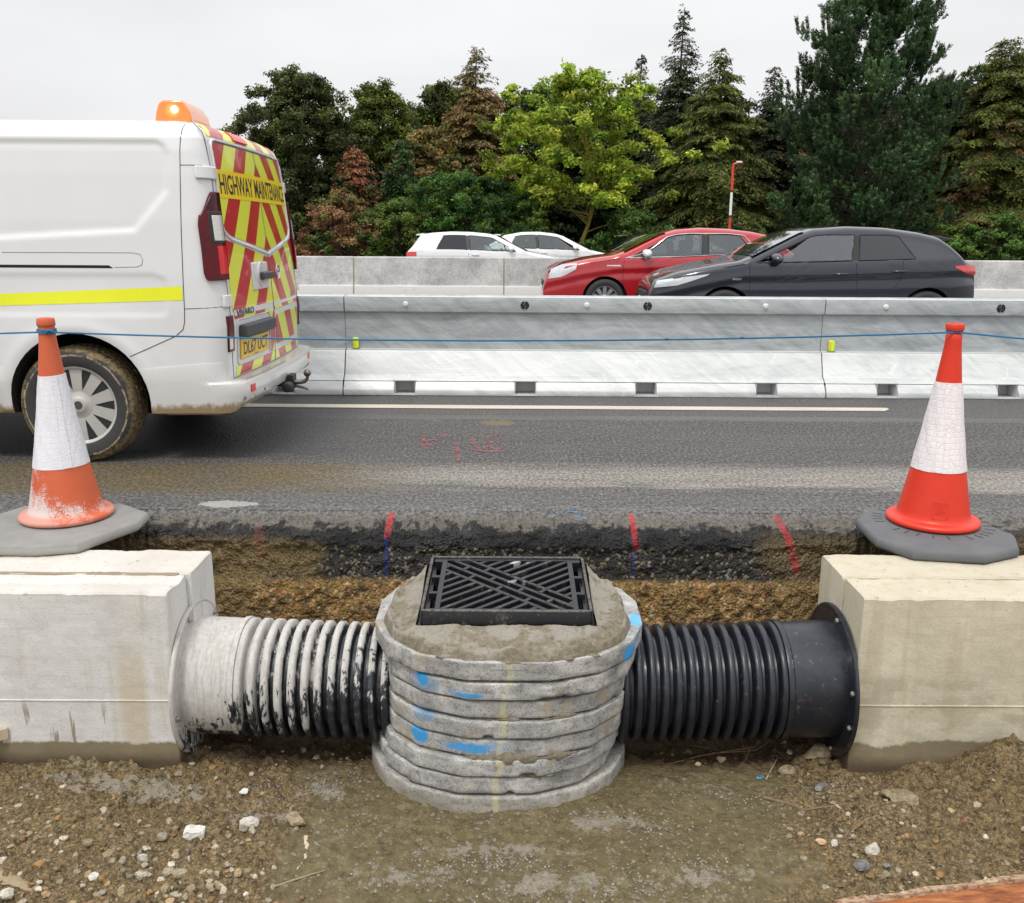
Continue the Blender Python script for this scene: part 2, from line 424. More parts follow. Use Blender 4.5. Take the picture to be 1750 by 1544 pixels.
# ---- trench wall: rounded, broken road edge and the cut layers
def trench_wall():
    prof = [(4.40, .003), (4.30, .002), (4.235, -.008), (4.185, -.024), (4.15, -.048), (4.125, -.085), (4.118, -.12), (4.135, -.145), (4.118, -.20), (4.112, -.275),
            (4.085, -.30), (4.06, -.42), (4.03, -.60), (3.98, -.78), (3.92, -.9)]
    d = [0]
    for a, b in zip(prof, prof[1:]): d.append(d[-1]+math.hypot(a[0]-b[0], a[1]-b[1]))
    S = np.arange(0, d[-1], .0078); py = np.interp(S, d, [p[0] for p in prof]); pz = np.interp(S, d, [p[1] for p in prof])
    k = np.ones(7)/7; py = np.convolve(np.pad(py, 3, 'edge'), k, 'valid'); pz = np.convolve(np.pad(pz, 3, 'edge'), k, 'valid')
    X, Sg = np.meshgrid(XS, S, indexing='ij'); Y = np.repeat(py[None], len(XS), 0); Z = np.repeat(pz[None], len(XS), 0)
    a = sstep(.06, .22, Sg)
    n1 = fbm(X, Y, Z, 2.5, 3, 3)*.010+fbm(X, Y, Z, 22, 4, 9)*.010+np.maximum(0, fbm(X, Y, Z, 42, 3, 21))*.014
    scall = np.abs(np.sin(X*2*np.pi/.085+fbm(X, 0, 0, 2, 2, 5)*1.5))*.010*sstep(.12, .2, Sg)*(1-sstep(.30, .38, Sg))
    ny = -sstep(.1, .3, Sg); nz = 1-sstep(.12, .35, Sg)
    Y = Y+a*(n1*1.0*np.where(ny < 0, 1, 0))*(-1)*.9*np.abs(ny)+scall
    Z = Z+a*nz*(n1*.9-.012)-scall*.8
    V = np.stack([X, Y, Z], -1).reshape(-1, 3)
    o = np_mesh('trench_wall', V, gridfaces(len(XS), len(S), True), m_trench()); o['kind'] = 'structure'
trench_wall()
# ---- road
def road():
    me = MB(); me.grid([[(x, y, 0) for y in (4.30, 31.0)] for x in (-160, 160)])
    o = me.build('road', M_road, smooth=None); o['kind'] = 'structure'
    for p in o.data.polygons:
        if p.normal.z < 0: o.data.flip_normals(); break
road()
def line_mat(name, col, thr=.35, sc=60, big=4, rough=.6):
    n = NT(name); P = n.pos(); f = n.noise(sc, 5, .7); b = n.noise(big, 4, .6, n.scl(P, (.4, 1.5, 1)))
    a = n.smo(n.ma('ADD', n.ma('MULTIPLY', f, .6), n.ma('MULTIPLY', b, .4)), thr-.05, thr+.06)
    c = n.mix(b, tuple(v*.72 for v in col), col)
    return n.fin(c, rough, n.bump(f, .3, .003), Alpha=a)
m = MB(); G = []
for x in np.linspace(-40, 2.93, 90):
    G.append([(x, 7.02+.004*math.sin(x*3), .004), (x, 7.165, .004)])
G.append([(3.0, 7.10, .004), (3.0, 7.165, .004)]); m.grid(G)
o = m.build('road_edge_line', line_mat('worn_line_paint', (.62, .56, .47), .36, 70), smooth=None); o['kind'] = 'structure'
# faint sprayed scribbles on the asphalt
def strokes(name, lst, mat, w):
    m = MB()
    for s in lst:
        P = [onZ(a, b, .004) for a, b in s]; L = []; R_ = []
        for i, p in enumerate(P):
            t = (P[min(i+1, len(P)-1)]-P[max(0, i-1)]).normalized(); q = Vector((-t.y, t.x, 0))*w/2
            L.append(p+q); R_.append(p-q)
        m.grid([L, R_])
    o = m.build(name, mat, smooth=None); o['kind'] = 'structure'
strokes('red_survey_marks', [[(724, 744), (724, 768)], [(724, 756), (745, 750), (765, 742)], [(724, 757), (745, 764), (768, 767)], [(780, 757), (782, 770), (784, 788)], [(812, 744), (830, 750), (846, 743), (852, 738)],
        [(806, 750), (812, 762), (822, 768), (833, 764), (828, 756), (816, 757)], [(840, 754), (838, 764), (848, 770), (860, 764), (850, 755)], [(806, 768), (832, 772), (866, 771)]],
        line_mat('faint_red_spray', (.36, .10, .10), .50, 90, 9), .024)
strokes('blue_survey_mark', [[(940, 884), (955, 877), (975, 874), (1000, 878)], [(985, 882), (1003, 886)]], line_mat('faint_blue_spray', (.06, .25, .5), .52, 90, 9), .02)

# ---- muddy ground
def gz(x, y):
    b = -.775+0*x
    b = b+.045*sstep(-1.0, -1.7, x)*sstep(2.6, 3.0, y)                       # rises to the left block
    b = b+.05*sstep(1.1, 1.7, x)*sstep(2.5, 3.0, y)
    b = b+.145*np.exp(-(((x-1.93)/.13)**2+((y-3.17)/.12)**2))                # clod heap on the right
    b = b+.055*np.exp(-(((x-2.15)/.22)**2+((y-3.1)/.15)**2))
    b = b+.03*np.exp(-(((x-1.4)/.22)**2+((y-2.95)/.2)**2))
    b = b-.05*np.exp(-((y-3.55)/.22)**2)*sstep(1.25, .9, np.abs(x))
    b = b+.06*sstep(3.5, 3.95, y)
    return b
def zones(x, y):
    wob = fbm(x, y, 0, 2.2, 3, 41)*.22
    gl = sstep(-.45, -1.05, x+wob+.25*(y-2.6)); gr = sstep(.62, 1.2, x+wob-.05*(y-2.6))
    g = np.maximum(gl, gr)
    g = np.maximum(g, .8*sstep(3.22, 3.4, y+wob*.3))
    return g
def m_ground():
    n = NT('mud'); P = n.pos(); x, y, z = n.sep(P); g = n.attr('gravel').outputs['Fac']; w = n.attr('dust').outputs['Fac']
    fine = n.noise(190, 4, .7); mid = n.noise(28, 6, .65); big = n.noise(3.2, 5, .6); pc = n.sep(n.vor(95, col=True)); peb = n.vor(95); pc2 = n.sep(n.vor(190, col=True))
    slurry = n.mix(n.ramp(mid, (.30, 0), (.70, 1)), (.090, .067, .026), (.245, .195, .098))
    slurry = n.mix(n.ma('MULTIPLY', n.smo(big, .42, .62), .5), slurry, (.12, .093, .042))
    slurry = n.mix(n.smo(pc[0], .9, .94), slurry, n.mix(pc[1], (.30, .28, .24), (.16, .10, .04)))
    soil = n.mix(n.ramp(mid, (.32, 0), (.7, 1)), (.046, .030, .009), (.345, .245, .105))
    soil = n.mix(n.smo(pc[0], .72, .82), soil, n.mix(pc[1], (.24, .15, .06), (.30, .24, .14)))
    soil = n.mix(n.ma('MULTIPLY', n.smo(fine, .55, .4), .5), soil, (.035, .022, .01))
    soil = n.mix(n.ma('MULTIPLY', n.smo(pc2[0], .72, .80), .6), soil, n.mix(pc2[1], (.30, .17, .06), (.38, .31, .19))); soil = n.mix(n.ma('MULTIPLY', n.smo(n.noise(60, 5, .75), .52, .40), .6), soil, (.018, .010, .003))
    c = n.mix(n.smo(n.ma('ADD', g, n.ma('MULTIPLY', n.ma('SUBTRACT', n.noise(7, 7, .75), .5), 2.0)), .30, .75), slurry, soil)
    dm = n.smo(n.ma('ADD', w, n.ma('MULTIPLY', n.ma('SUBTRACT', n.noise(15, 8, .78), .5), 3.2)), .62, .78)
    c = n.mix(n.ma('MULTIPLY', dm, .72), c, n.mix(fine, (.23, .20, .155), (.43, .39, .32)))
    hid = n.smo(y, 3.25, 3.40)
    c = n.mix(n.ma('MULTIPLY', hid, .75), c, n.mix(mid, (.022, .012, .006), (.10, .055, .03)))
    h = n.ma('ADD', n.ma('MULTIPLY', fine, .5), n.ma('ADD', mid, n.ma('MULTIPLY', n.ma('SUBTRACT', 1, peb), .35)))
    wet = n.smo(n.noise(4.5, 4, .6), .38, .6)
    return n.fin(c, n.mix(n.ma('MAXIMUM', wet, n.ma('MULTIPLY', g, .6)), .42, .82), n.bump(h, 1.0, .014), spec=.45)
def ground():
    ys = np.concatenate([[-30, -12, -6, -3, -1, 0, .8, 1.4, 1.8, 2.0, 2.15], np.arange(2.25, 3.7, .0075), np.arange(3.7, 4.3, .02)])
    X, Y = np.meshgrid(XS, ys, indexing='ij'); g = zones(X, Y); Z = gz(X, Y)
    lump = fbm(X, Y, 0, 9, 4, 77)*.014+np.maximum(0, fbm(X, Y, 0, 26, 4, 31))*.022
    smooth = fbm(X, Y, 0, 4, 3, 13)*.010+fbm(X, Y, 0, 34, 4, 15)*.0042+np.maximum(0, fbm(X, Y, 0, 60, 2, 19)-.25)*.014
    Z = Z+lump*g*1.25+smooth*(1-g*.6)
    d = np.zeros_like(X)
    for (cx, cy, rx, ry, s) in [(-1.45, 3.10, .45, .10, .9), (-.95, 2.98, .30, .10, .7), (-.72, 3.12, .13, .10, .9), (.35, 2.93, .25, .10, .75), (-.05, 2.78, .5, .07, .7), (-.35, 2.66, .30, .07, .75), (.15, 2.62, .45, .08, .8),
                                (.65, 2.66, .30, .08, .7), (.75, 3.15, .2, .1, .6), (-1.75, 3.2, .3, .08, .6), (.4, 2.45, .6, .1, .7)]:
        d = np.maximum(d, s*np.exp(-(((X-cx)/rx)**2+((Y-cy)/ry)**2)))
    V = np.stack([X, Y, Z], -1).reshape(-1, 3)
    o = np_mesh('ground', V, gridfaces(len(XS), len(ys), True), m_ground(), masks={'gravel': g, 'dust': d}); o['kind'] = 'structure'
ground()
def gzs(x, y):
    x = np.float64(x); y = np.float64(y); g = zones(x, y)
    return float(gz(x, y)+g*1.25*(fbm(x, y, 0, 9, 4, 77)*.014+max(0, fbm(x, y, 0, 26, 4, 31))*.022)+(1-.6*g)*fbm(x, y, 0, 4, 3, 13)*.01)
n = NT('verge_grass'); c = n.mix(n.noise(.6, 6, .7), (.018, .030, .008), (.075, .085, .028))
M_verge = n.fin(c, .95, n.bump(n.noise(9, 5, .7), .8, .1))
m = MB(); xs = np.linspace(-160, 160, 81); ys = [30.9, 31.6, 32.6, 35, 42, 60, 110, 260]
m.grid([[(x, y, [-.02, .02, .25, .45, .6, .7, .7, .7][j]+.06*math.sin(x*1.3+y)) for j, y in enumerate(ys)] for x in xs])
o = m.build('verge', M_verge, smooth=60); o['kind'] = 'structure'
m = MB(); m.grid([[(x, y, -.95) for y in (-1500, 0, 1500)] for x in (-1500, 0, 1500)])
o = m.build('terrain', M_verge, smooth=None); o['kind'] = 'structure'

# ---- loose gravel on the mud: uncountable
_ico = None
def ico(sub):
    bm = bmesh.new(); bmesh.ops.create_icosphere(bm, subdivisions=sub, radius=1)
    V = np.array([v.co[:] for v in bm.verts]); F = np.array([[v.index for v in f.verts] for f in bm.faces]); bm.free(); return V, F
def stone_shape(V, seed, ang=.5):
    r = np.random.default_rng(seed); W = V.copy()
    for k in range(int(5+ang*8)):                       # flat broken facets
        d = r.normal(size=3); d /= np.linalg.norm(d); t = r.uniform(.55, .88); q = W@d
        W = W-np.outer(np.maximum(0, q-t), d)
    W = W*(1+.10*vnoise(V[:, 0]*2+seed, V[:, 1]*2, V[:, 2]*2, seed))[:, None]
    return W
def gravel():
    V0, F0 = ico(1); V1, F1 = ico(2); shp = [stone_shape(V1, s, .6) for s in range(5)]+[stone_shape(V0, s, .4) for s in range(9, 14)]
    fac = [F1]*5+[F0]*5; Vs = []; Fs = []; Cs = []; off = 0; cnt = 0
    pal = np.array([(.29, .23, .13), (.36, .31, .22), (.22, .155, .075), (.50, .45, .35), (.30, .17, .06), (.17, .13, .08), (.25, .21, .15), (.40, .29, .15)])
    for it in range(16000):
        x = RNG.uniform(-2.2, 2.25); y = RNG.uniform(2.35, 3.5); g = float(zones(np.float64(x), np.float64(y)))
        cl = float(fbm(np.float64(x), np.float64(y), 0, 3.1, 3, 91))
        left = x < -.6
        dens = g*(.07+.55*max(0, cl)**1.2+(.34*sstep(2.98, 2.8, y) if left else 0)+(.10 if x > 1 and y < 3.0 else 0))+.012
        if RNG.random() > dens: continue
        big_ = left and y < 2.97 and RNG.random() < .16; r = .0025+.0055*RNG.random()**2.5+(.002+.012*RNG.random()**1.6 if big_ else 0)+(.010*RNG.random()**6)
        if g < .3: r = .0018+.003*RNG.random()
        if abs(x) > 1.28 and 3.2 < y < 3.5: continue
        k = RNG.integers(0, 5) if r > .007 else RNG.integers(5, 10)
        W = shp[k]*np.array([1, RNG.uniform(.6, 1), RNG.uniform(.4, .75)])*r*1.25; a = RNG.uniform(0, 6.28); ca, sa = math.cos(a), math.sin(a)
        tl = RNG.normal()*.3; W = W@np.array([[ca, sa, 0], [-sa, ca, 0], [0, 0, 1]])@np.array([[1, 0, 0], [0, math.cos(tl), math.sin(tl)], [0, -math.sin(tl), math.cos(tl)]])
        z = gzs(x, y)+r*.15; Vs.append(W+np.array([x, y, z])); Fs.append(fac[k]+off); off += len(W)
        c = (pal[[0, 1, 3, 3, 7, 0, 1, 4][RNG.integers(0, 8)]]*RNG.uniform(.55, 1.2)) if r > .008 else pal[[0, 2, 2, 4, 5, 2, 7, 1][RNG.integers(0, 8)]]*RNG.uniform(.45, 1.2)
        if g < .3: c = np.array((.27, .26, .23))*RNG.uniform(.6, 1.2)
        Cs.append(np.repeat(c[None], len(W), 0)); cnt += 1
    n = NT('gravel_stone'); a = n.attr('Col').outputs['Color']
    mt = n.fin(n.mix(n.ma('MULTIPLY', n.smo(n.noise(150, 4, .7), .45, .6), .55), a, (.10, .07, .035)), .7, n.bump(n.noise(300, 3, .6), .3, .002))
    o = np_mesh('gravel', np.concatenate(Vs), np.concatenate(Fs), mt, smooth=False, cols=np.concatenate(Cs)); o['kind'] = 'stuff'
    # crumbs of dried cement in clusters
    Vs = []; Fs = []; Cs = []; off = 0
    cl = [(-.72, 3.16, .10, .05, 150), (-.05, 2.72, .16, .03, 260), (.32, 2.98, .12, .06, 130), (.5, 2.9, .12, .05, 90), (-.3, 2.63, .12, .04, 120), (.42, 2.60, .18, .04, 160), (.62, 2.72, .12, .03, 90), (-.95, 3.14, .10, .05, 90), (.8, 3.1, .15, .06, 100),
          (.15, 2.55, .2, .03, 130), (1.05, 3.05, .12, .06, 90), (-.45, 2.9, .18, .05, 70), (1.25, 3.12, .1, .03, 80)]
    for (cx, cy, sx, sy, k) in cl:
        for i in range(k):
            x = RNG.normal(cx, sx); y = min(3.25, RNG.normal(cy, sy)); r = RNG.uniform(.0018, .0052)
            if (x/.56)**2+((y-3.45)/.47)**2 < 1: continue
            W = shp[RNG.integers(5, 10)]*r; Vs.append(W+np.array([x, y, gzs(x, y)+r*.4])); Fs.append(F0+off); off += len(W)
            Cs.append(np.repeat(np.array([(.34, .325, .29)])*RNG.uniform(.55, 1.15), len(W), 0))
    o = np_mesh('cement_crumbs', np.concatenate(Vs), np.concatenate(Fs), mt, smooth=False, cols=np.concatenate(Cs)); o['kind'] = 'stuff'
gravel()

# ---- larger loose pieces lying on the mud, one by one
def rock_mat(name, a, b, speck=(.1, .08, .05)):
    n = NT(name); f = n.noise(45, 6, .7); c = n.mix(n.ramp(f, (.35, 0), (.65, 1)), a, b)
    c = n.mix(n.smo(n.vor(160), .16, .1), c, speck)
    return n.fin(c, .85, n.bump(n.noise(110, 5, .7), .7, .006))
MR = {'pale': rock_mat('pale_stone', (.33, .29, .22), (.62, .59, .52)), 'tan': rock_mat('tan_stone', (.19, .14, .075), (.40, .33, .22)), 'grey': rock_mat('grey_stone', (.10, .10, .095), (.26, .26, .25)),
      'white': rock_mat('white_stone', (.50, .47, .41), (.74, .72, .67)), 'brick': rock_mat('brick_chip', (.25, .07, .045), (.42, .15, .10)), 'orange': rock_mat('orange_flint', (.42, .18, .06), (.62, .50, .36)),
      'mudlump': rock_mat('dried_mud_lump', (.13, .095, .045), (.34, .28, .18))}
def rock(px, py, sx, sy, sz, mat, label, seed, ang=.6, rot=0, cat='stone', name='stone', sub=3, cube=0):
    p = onZ(px, py, -.76); z = gzs(p.x, p.y); p = onZ(px, py, z+sz*.5); V, F = ico(sub)
    if cube: V = np.sign(V)*np.abs(V)**cube; V = V/np.abs(V).max()
    W = stone_shape(V, seed, ang)
    W = W*(1+.07*fbm(V[:, 0], V[:, 1], V[:, 2], 3.5, 3, seed))[:, None]
    c, s = math.cos(rot), math.sin(rot); W = (W*np.array([sx, sy, sz]))@np.array([[c, s, 0], [-s, c, 0], [0, 0, 1]])
    W += np.array([p.x, p.y, z+sz*.45])
    o = np_mesh(name, W, F, MR[mat], smooth=False, loc=(p.x, p.y, z)); tagp(o, label, cat); return o
rock(333, 1422, .034, .030, .026, 'white', 'square whitish concrete chip lying alone on the brown gravel left of the chamber', 3, .2, .1, sub=4, cube=.45)
rock(424, 1411, .046, .030, .030, 'pale', 'pale angular stone with a light face, between the square chip and the tan stone', 5, .9, .4, sub=4)
rock(506, 1402, .042, .030, .034, 'tan', 'tan angular stone right of the pale angular one, left of the chamber', 8, .9, -.5, sub=4)
rock(417, 1352, .020, .016, .016, 'white', 'small whitish chip on mud just below the left pipe', 11, .9, .3)
rock(450, 1356, .019, .014, .012, 'tan', 'small tan chip beside the whitish one below the left pipe', 12, .9, .8)
rock(160, 1498, .020, .015, .015, 'white', 'pale pointed flint in the pebbles of the lower left corner', 14, .8, 1.1)
rock(245, 1466, .024, .020, .018, 'pale', 'round pale pebble cluster stone left of the thin dark twig', 15, .7, .5)
rock(12, 1528, .030, .022, .015, 'pale', 'flat pale stone at the left edge under the dry husk', 17, .6, .2)
rock(1396, 1287, .062, .042, .040, 'mudlump', 'crumbly dried lump under the flange of the clean black pipe', 21, .5, .1, 'lump', 'mud_lump', 4)
rock(1345, 1316, .040, .028, .018, 'mudlump', 'flat crumbly lump in front of the clean black pipe beside small pebbles', 22, .5, .4, 'lump', 'mud_lump', 4)
rock(1540, 1362, .070, .050, .030, 'mudlump', 'large sandy slab half sunk in soil below the right concrete block', 23, .5, -.3, 'lump', 'mud_lump', 4)
rock(1405, 1346, .034, .022, .016, 'grey', 'grey flat stone among soil left of the sandy slab', 24, .7, .6)
rock(1491, 1452, .034, .024, .022, 'pale', 'whitish knobbly stone at the lower right, below the short stick', 25, .6, .8, sub=4)
rock(1476, 1479, .036, .022, .018, 'grey', 'dark grey stone just under the whitish knobbly stone', 26, .7, .2)
rock(1516, 1480, .016, .012, .010, 'grey', 'small blue grey pebble right of the dark grey stone', 27, .5, .2)
rock(1526, 1309, .016, .013, .013, 'white', 'small white stone against the foot of the right concrete block', 28, .8, .2)
rock(1232, 1298, .022, .017, .018, 'tan', 'rounded tan stone on mud in front of the clean black pipe', 29, .3, .2)
rock(1193, 1306, .013, .010, .010, 'orange', 'pinkish pebble left of the rounded tan stone', 30, .3, .2)
rock(1648, 1403, .013, .010, .008, 'brick', 'small red brick chip on the dark soil at the right', 31, .8, .2)
rock(1404, 1440, .022, .014, .012, 'orange', 'orange and white flint in the soil right of the smooth mud', 32, .8, -.4)
rock(1426, 1441, .017, .013, .013, 'white', 'white chip beside the orange flint', 33, .8, .6)
rock(1685, 1430, .012, .010, .008, 'pale', 'yellowish pebble in dark soil near the rusty board', 34, .5, .6)

def bark(name, a, b, rough=.85):
    n = NT(name); v = n.scl(n.obj(), (1, 1, 1)); f = n.noise(70, 5, .7); return n.fin(n.mix(f, a, b), rough, n.bump(n.noise(160, 3, .6), .6, .003))
M_twig = bark('twig_wood', (.07, .045, .025), (.30, .22, .13)); M_husk = bark('dry_husk', (.16, .11, .06), (.42, .33, .21)); M_pale = bark('pale_split_wood', (.32, .24, .14), (.66, .58, .44))
def stick(pts, r, mat, label, name='stick', cat='stick', flat=1, branches=(), lift=.6):
    W = []
    for q in pts:
        p = onZ(q[0], q[1], -.76); z = gzs(p.x, p.y); dz = q[2] if len(q) > 2 else 0; W.append(Vector((p.x, p.y, z+r*lift+dz)))
    def fine(W):
        o = []
        for i in range(len(W)-1):
            for k in range(4): t = k/4; o.append(W[i].lerp(W[i+1], t)+Vector((random.uniform(-1, 1), random.uniform(-1, 1), random.uniform(-.5, .5)))*r*.35)
        return o+[W[-1]]
    P = fine(W); m = MB(); m.tube(P, [r*(1.05-.6*i/len(P))*random.uniform(.8, 1.15) for i in range(len(P))], 7)
    for b in branches:
        Q = []
        for q in b:
            p = onZ(q[0], q[1], -.76); Q.append(Vector((p.x, p.y, gzs(p.x, p.y)+r*lift+(q[2] if len(q) > 2 else 0))))
        Q = fine(Q); m.tube(Q, [r*.6*(1-.6*i/len(Q)) for i in range(len(Q))], 5)
    if flat != 1:
        z0 = min(v[2] for v in m.v); m.v = [(v[0], v[1], z0+(v[2]-z0)*flat) for v in m.v]
    o = m.build(name, mat, None, 50, loc=tuple(W[0])); tagp(o, label, cat); return o
stick([(1305, 1356), (1340, 1364), (1375, 1378), (1440, 1377)], .0065, M_twig, 'long bent brown stick lying on smooth mud below the right pipe')
stick([(1430, 1380), (1440, 1392), (1452, 1405)], .0045, M_pale, 'short pale splinter leaning down from the end of the long bent stick')
stick([(1458, 1421), (1480, 1416), (1499, 1411)], .0070, M_twig, 'short thick stick between the long bent stick and the whitish stone')
stick([(466, 1510), (500, 1499), (562, 1482)], .0045, M_husk, 'straight thin stick on smooth mud at the lower left of the chamber')
stick([(523, 1424), (524, 1440), (521, 1462), (507, 1482)], .0075, M_pale, 'pale split wood splinter standing out right of the tan stone', flat=.5)
stick([(322, 1450), (318, 1470), (303, 1488), (285, 1501)], .0050, rock_mat('grey_twig', (.06, .055, .045), (.22, .20, .17)), 'thin dark curved twig among pebbles under the square chip')
stick([(-6, 1488), (25, 1496), (55, 1515), (85, 1522)], .024, M_husk, 'dry brown husk curling over the pebbles at the lower left edge', 'dry_husk', 'husk', .45)
stick([(1310, 1325), (1322, 1300), (1330, 1284)], .003, M_pale, 'thin yellow straw leaning under the right pipe', lift=1)
stick([(1095, 1330), (1150, 1290), (1200, 1280, .02), (1290, 1274, .04), (1340, 1246, .08)], .0028, M_twig, 'tangle of thin dry roots in front of the clean black pipe', 'dry_root', 'root', branches=[[(1265, 1262, .06), (1275, 1285, .01), (1290, 1300), (1320, 1318)], [(1230, 1278, .02), (1290, 1280, .03), (1350, 1262, .05)], [(1180, 1262, .03), (1240, 1276, .02)], [(1283, 1279, .03), (1268, 1300)]])
stick([(1293, 1322), (1306, 1321)], .008, simple('blue_plastic', (.03, .35, .6), .4), 'scrap of bright blue plastic on the mud below the right pipe', 'plastic_scrap', 'litter', .6)
# timber ends at the picture's edges
def timber(p0, p1, w, h, mat, label, name='timber_offcut'):
    a, b = Vector(p0), Vector(p1); t = (b-a).normalized(); q = Vector((-t.y, t.x, 0)).normalized()*w/2; u = Vector((0, 0, h)); m = MB(); rs = []
    for i in range(7):
        c = a.lerp(b, i/6); j = [random.uniform(-.06, .06)*h for _ in range(4)]
        rs.append([c-q+u*0, c+q, c+q+u+Vector((0, 0, j[0])), c-q+u+Vector((0, 0, j[1]))])
    m.rings(rs); o = m.build(name, mat, None, 40, bevel=.003, loc=tuple(a)); tagp(o, label, 'timber'); return o
timber(onZ(1708, 1336, -.70), onZ(1830, 1342, -.68), .05, .03, M_pale, 'pale sawn timber end on the soil heap at the right edge')
timber(onZ(-60, 1270, -.60), onZ(14, 1258, -.62), .07, .05, M_pale, 'pale timber end at the left edge against the left concrete block')
# rusty board in the near right corner
n = NT('rusty_board'); P = n.pos(); f = n.noise(26, 6, .7, n.scl(P, (.4, 1.6, 1))); c = n.ramp(f, (.3, (.10, .028, .009)), (.5, (.28, .085, .022)), (.72, (.46, .20, .07)))
c = n.mix(n.smo(n.noise(6, 4, .6), .58, .7), c, (.20, .10, .05)); M_rust = n.fin(c, .6, n.bump(f, .4, .003))
rb = thing('rusty_board', 'rusty orange brown board with a split edge in the lower right corner', 'board', (1.5, 2.5, -.72))
A = onZ(1452, 1550, -.70); B = onZ(1760, 1507, -.69); t = (B-A).normalized(); q = Vector((t.y, -t.x, 0))
m = MB(); A2 = A-t*.05; B2 = B+t*.9
pl = []
for i in range(25):
    p = A2.lerp(B2, i/24); e = q*(.004+.005*math.sin(i*1.7)+.004*math.sin(i*4.1)); pl.append((p+e, p+q*1.2))
m.rings([[a+Vector((0, 0, 0)), a+Vector((0, 0, .018)), b+Vector((0, 0, .018)), b] for a, b in pl])
m.build('board_face', M_rust, rb, 40, bevel=.002)
m = MB(); m.rings([[p-q*.010*(1+.5*math.sin(i))+Vector((0, 0, .0)), p-q*.007+Vector((0, 0, .026+.004*math.sin(i*1.3))), p+q*.014+Vector((0, 0, .030)), p+q*.016+Vector((0, 0, .018))] for i, p in enumerate([A2.lerp(B2, k/30) for k in range(31)])])
m.build('edge_strip', rock_mat('weathered_edge', (.16, .06, .03), (.55, .42, .27)), rb, 40)
# ============================================================ CONCRETE BLOCKS
def m_block(name, side):
    n = NT(name); P = n.pos(); x, y, z = n.sep(P)
    big = n.noise(3, 6, .6, n.scl(P, (1, 1, .5))); fine = n.noise(90, 5, .65); streak = n.noise(14, 4, .6, n.scl(P, (1, 1, .07))); lay = n.noise(60, 2, .5, n.scl(P, (.05, .05, 1)))
    if side < 0: a, b = (.50, .49, .465), (.72, .71, .685)
    else: a, b = (.41, .375, .27), (.63, .585, .46)
    c = n.mix(n.ramp(n.ma('ADD', n.ma('MULTIPLY', big, .7), n.ma('MULTIPLY', fine, .3)), (.3, 0), (.65, 1)), a, b)
    c = n.mix(n.ma('MULTIPLY', n.smo(lay, .55, .7), .15), c, tuple(v*.8 for v in a))
    # yellowish runs down the face
    st = n.smo(streak, .56, .70) if side < 0 else n.smo(streak, .50, .66)
    col = (.40, .30, .15) if side < 0 else (.36, .30, .19)
    c = n.mix(n.ma('MULTIPLY', st, .30), c, col)
    if side < 0:
        sx = n.ma('ADD', x, n.ma('MULTIPLY', n.ma('SUBTRACT', fine, .5), .03))
        run = n.ma('MULTIPLY', n.smo(sx, -1.56, -1.50), n.smo(sx, -1.40, -1.44)); run = n.ma('MULTIPLY', run, n.smo(z, -.12, -.4, .15, 1))
        c = n.mix(n.ma('MULTIPLY', run, .55), c, (.46, .36, .20))
        dr = n.ma('MULTIPLY', n.smo(n.noise(26, 3, .6, n.scl(P, (1, 1, .09))), .57, .63), n.smo(n.ma('ADD', z, n.ma('MULTIPLY', big, .15)), -.36, -.46))
        dr = n.ma('MULTIPLY', dr, n.smo(x, -1.55, -1.62)); c = n.mix(n.ma('MULTIPLY', dr, .8), c, (.20, .16, .08))
    else:
        sm = n.ma('MULTIPLY', n.smo(n.noise(5, 5, .65, n.scl(P, (1, 1, 1.6))), .47, .56), n.smo(z, -.30, -.36)); c = n.mix(n.ma('MULTIPLY', sm, .42), c, (.30, .27, .18))
    # dirty, damp foot with a ragged edge
    zz = n.ma('ADD', z, n.ma('MULTIPLY', n.ma('SUBTRACT', n.noise(11, 5, .7), .5), .05))
    ft = n.smo(zz, -.625, -.640) if side < 0 else n.smo(n.ma('ADD', zz, n.ma('MULTIPLY', n.ma('SUBTRACT', big, .5), .10)), -.61, -.625)
    c = n.mix(ft, c, n.mix(big, (.13, .10, .06), (.30, .245, .15)))
    c = n.mix(n.smo(zz, -.66, -.73), c, (.085, .06, .032))
    # dirt on top
    top = n.smo(z, -.02, -.004); c = n.mix(n.ma('MULTIPLY', top, .35), c, (.44, .37, .29))
    c = n.mix(n.ma('MULTIPLY', n.ma('MULTIPLY', n.smo(n.noise(22, 6, .7), .60, .68), top), .6), c, (.14, .10, .055))
    c = n.mix(n.smo(n.vor(55, v=P), .10, .05), c, (.16, .14, .11))
    h = n.ma('ADD', n.ma('MULTIPLY', fine, .6), n.ma('ADD', n.ma('MULTIPLY', lay, .2), big))
    return n.fin(c, .85, n.bump(h, .45, .006))
MBL = m_block('pale_cast_concrete', -1); MBR = m_block('yellowish_cast_concrete', 1)
def rough_block(rings_fn, U, S, name, mat, parent, seed):
    """grid (u along length, s round the profile) displaced a little"""
    pass
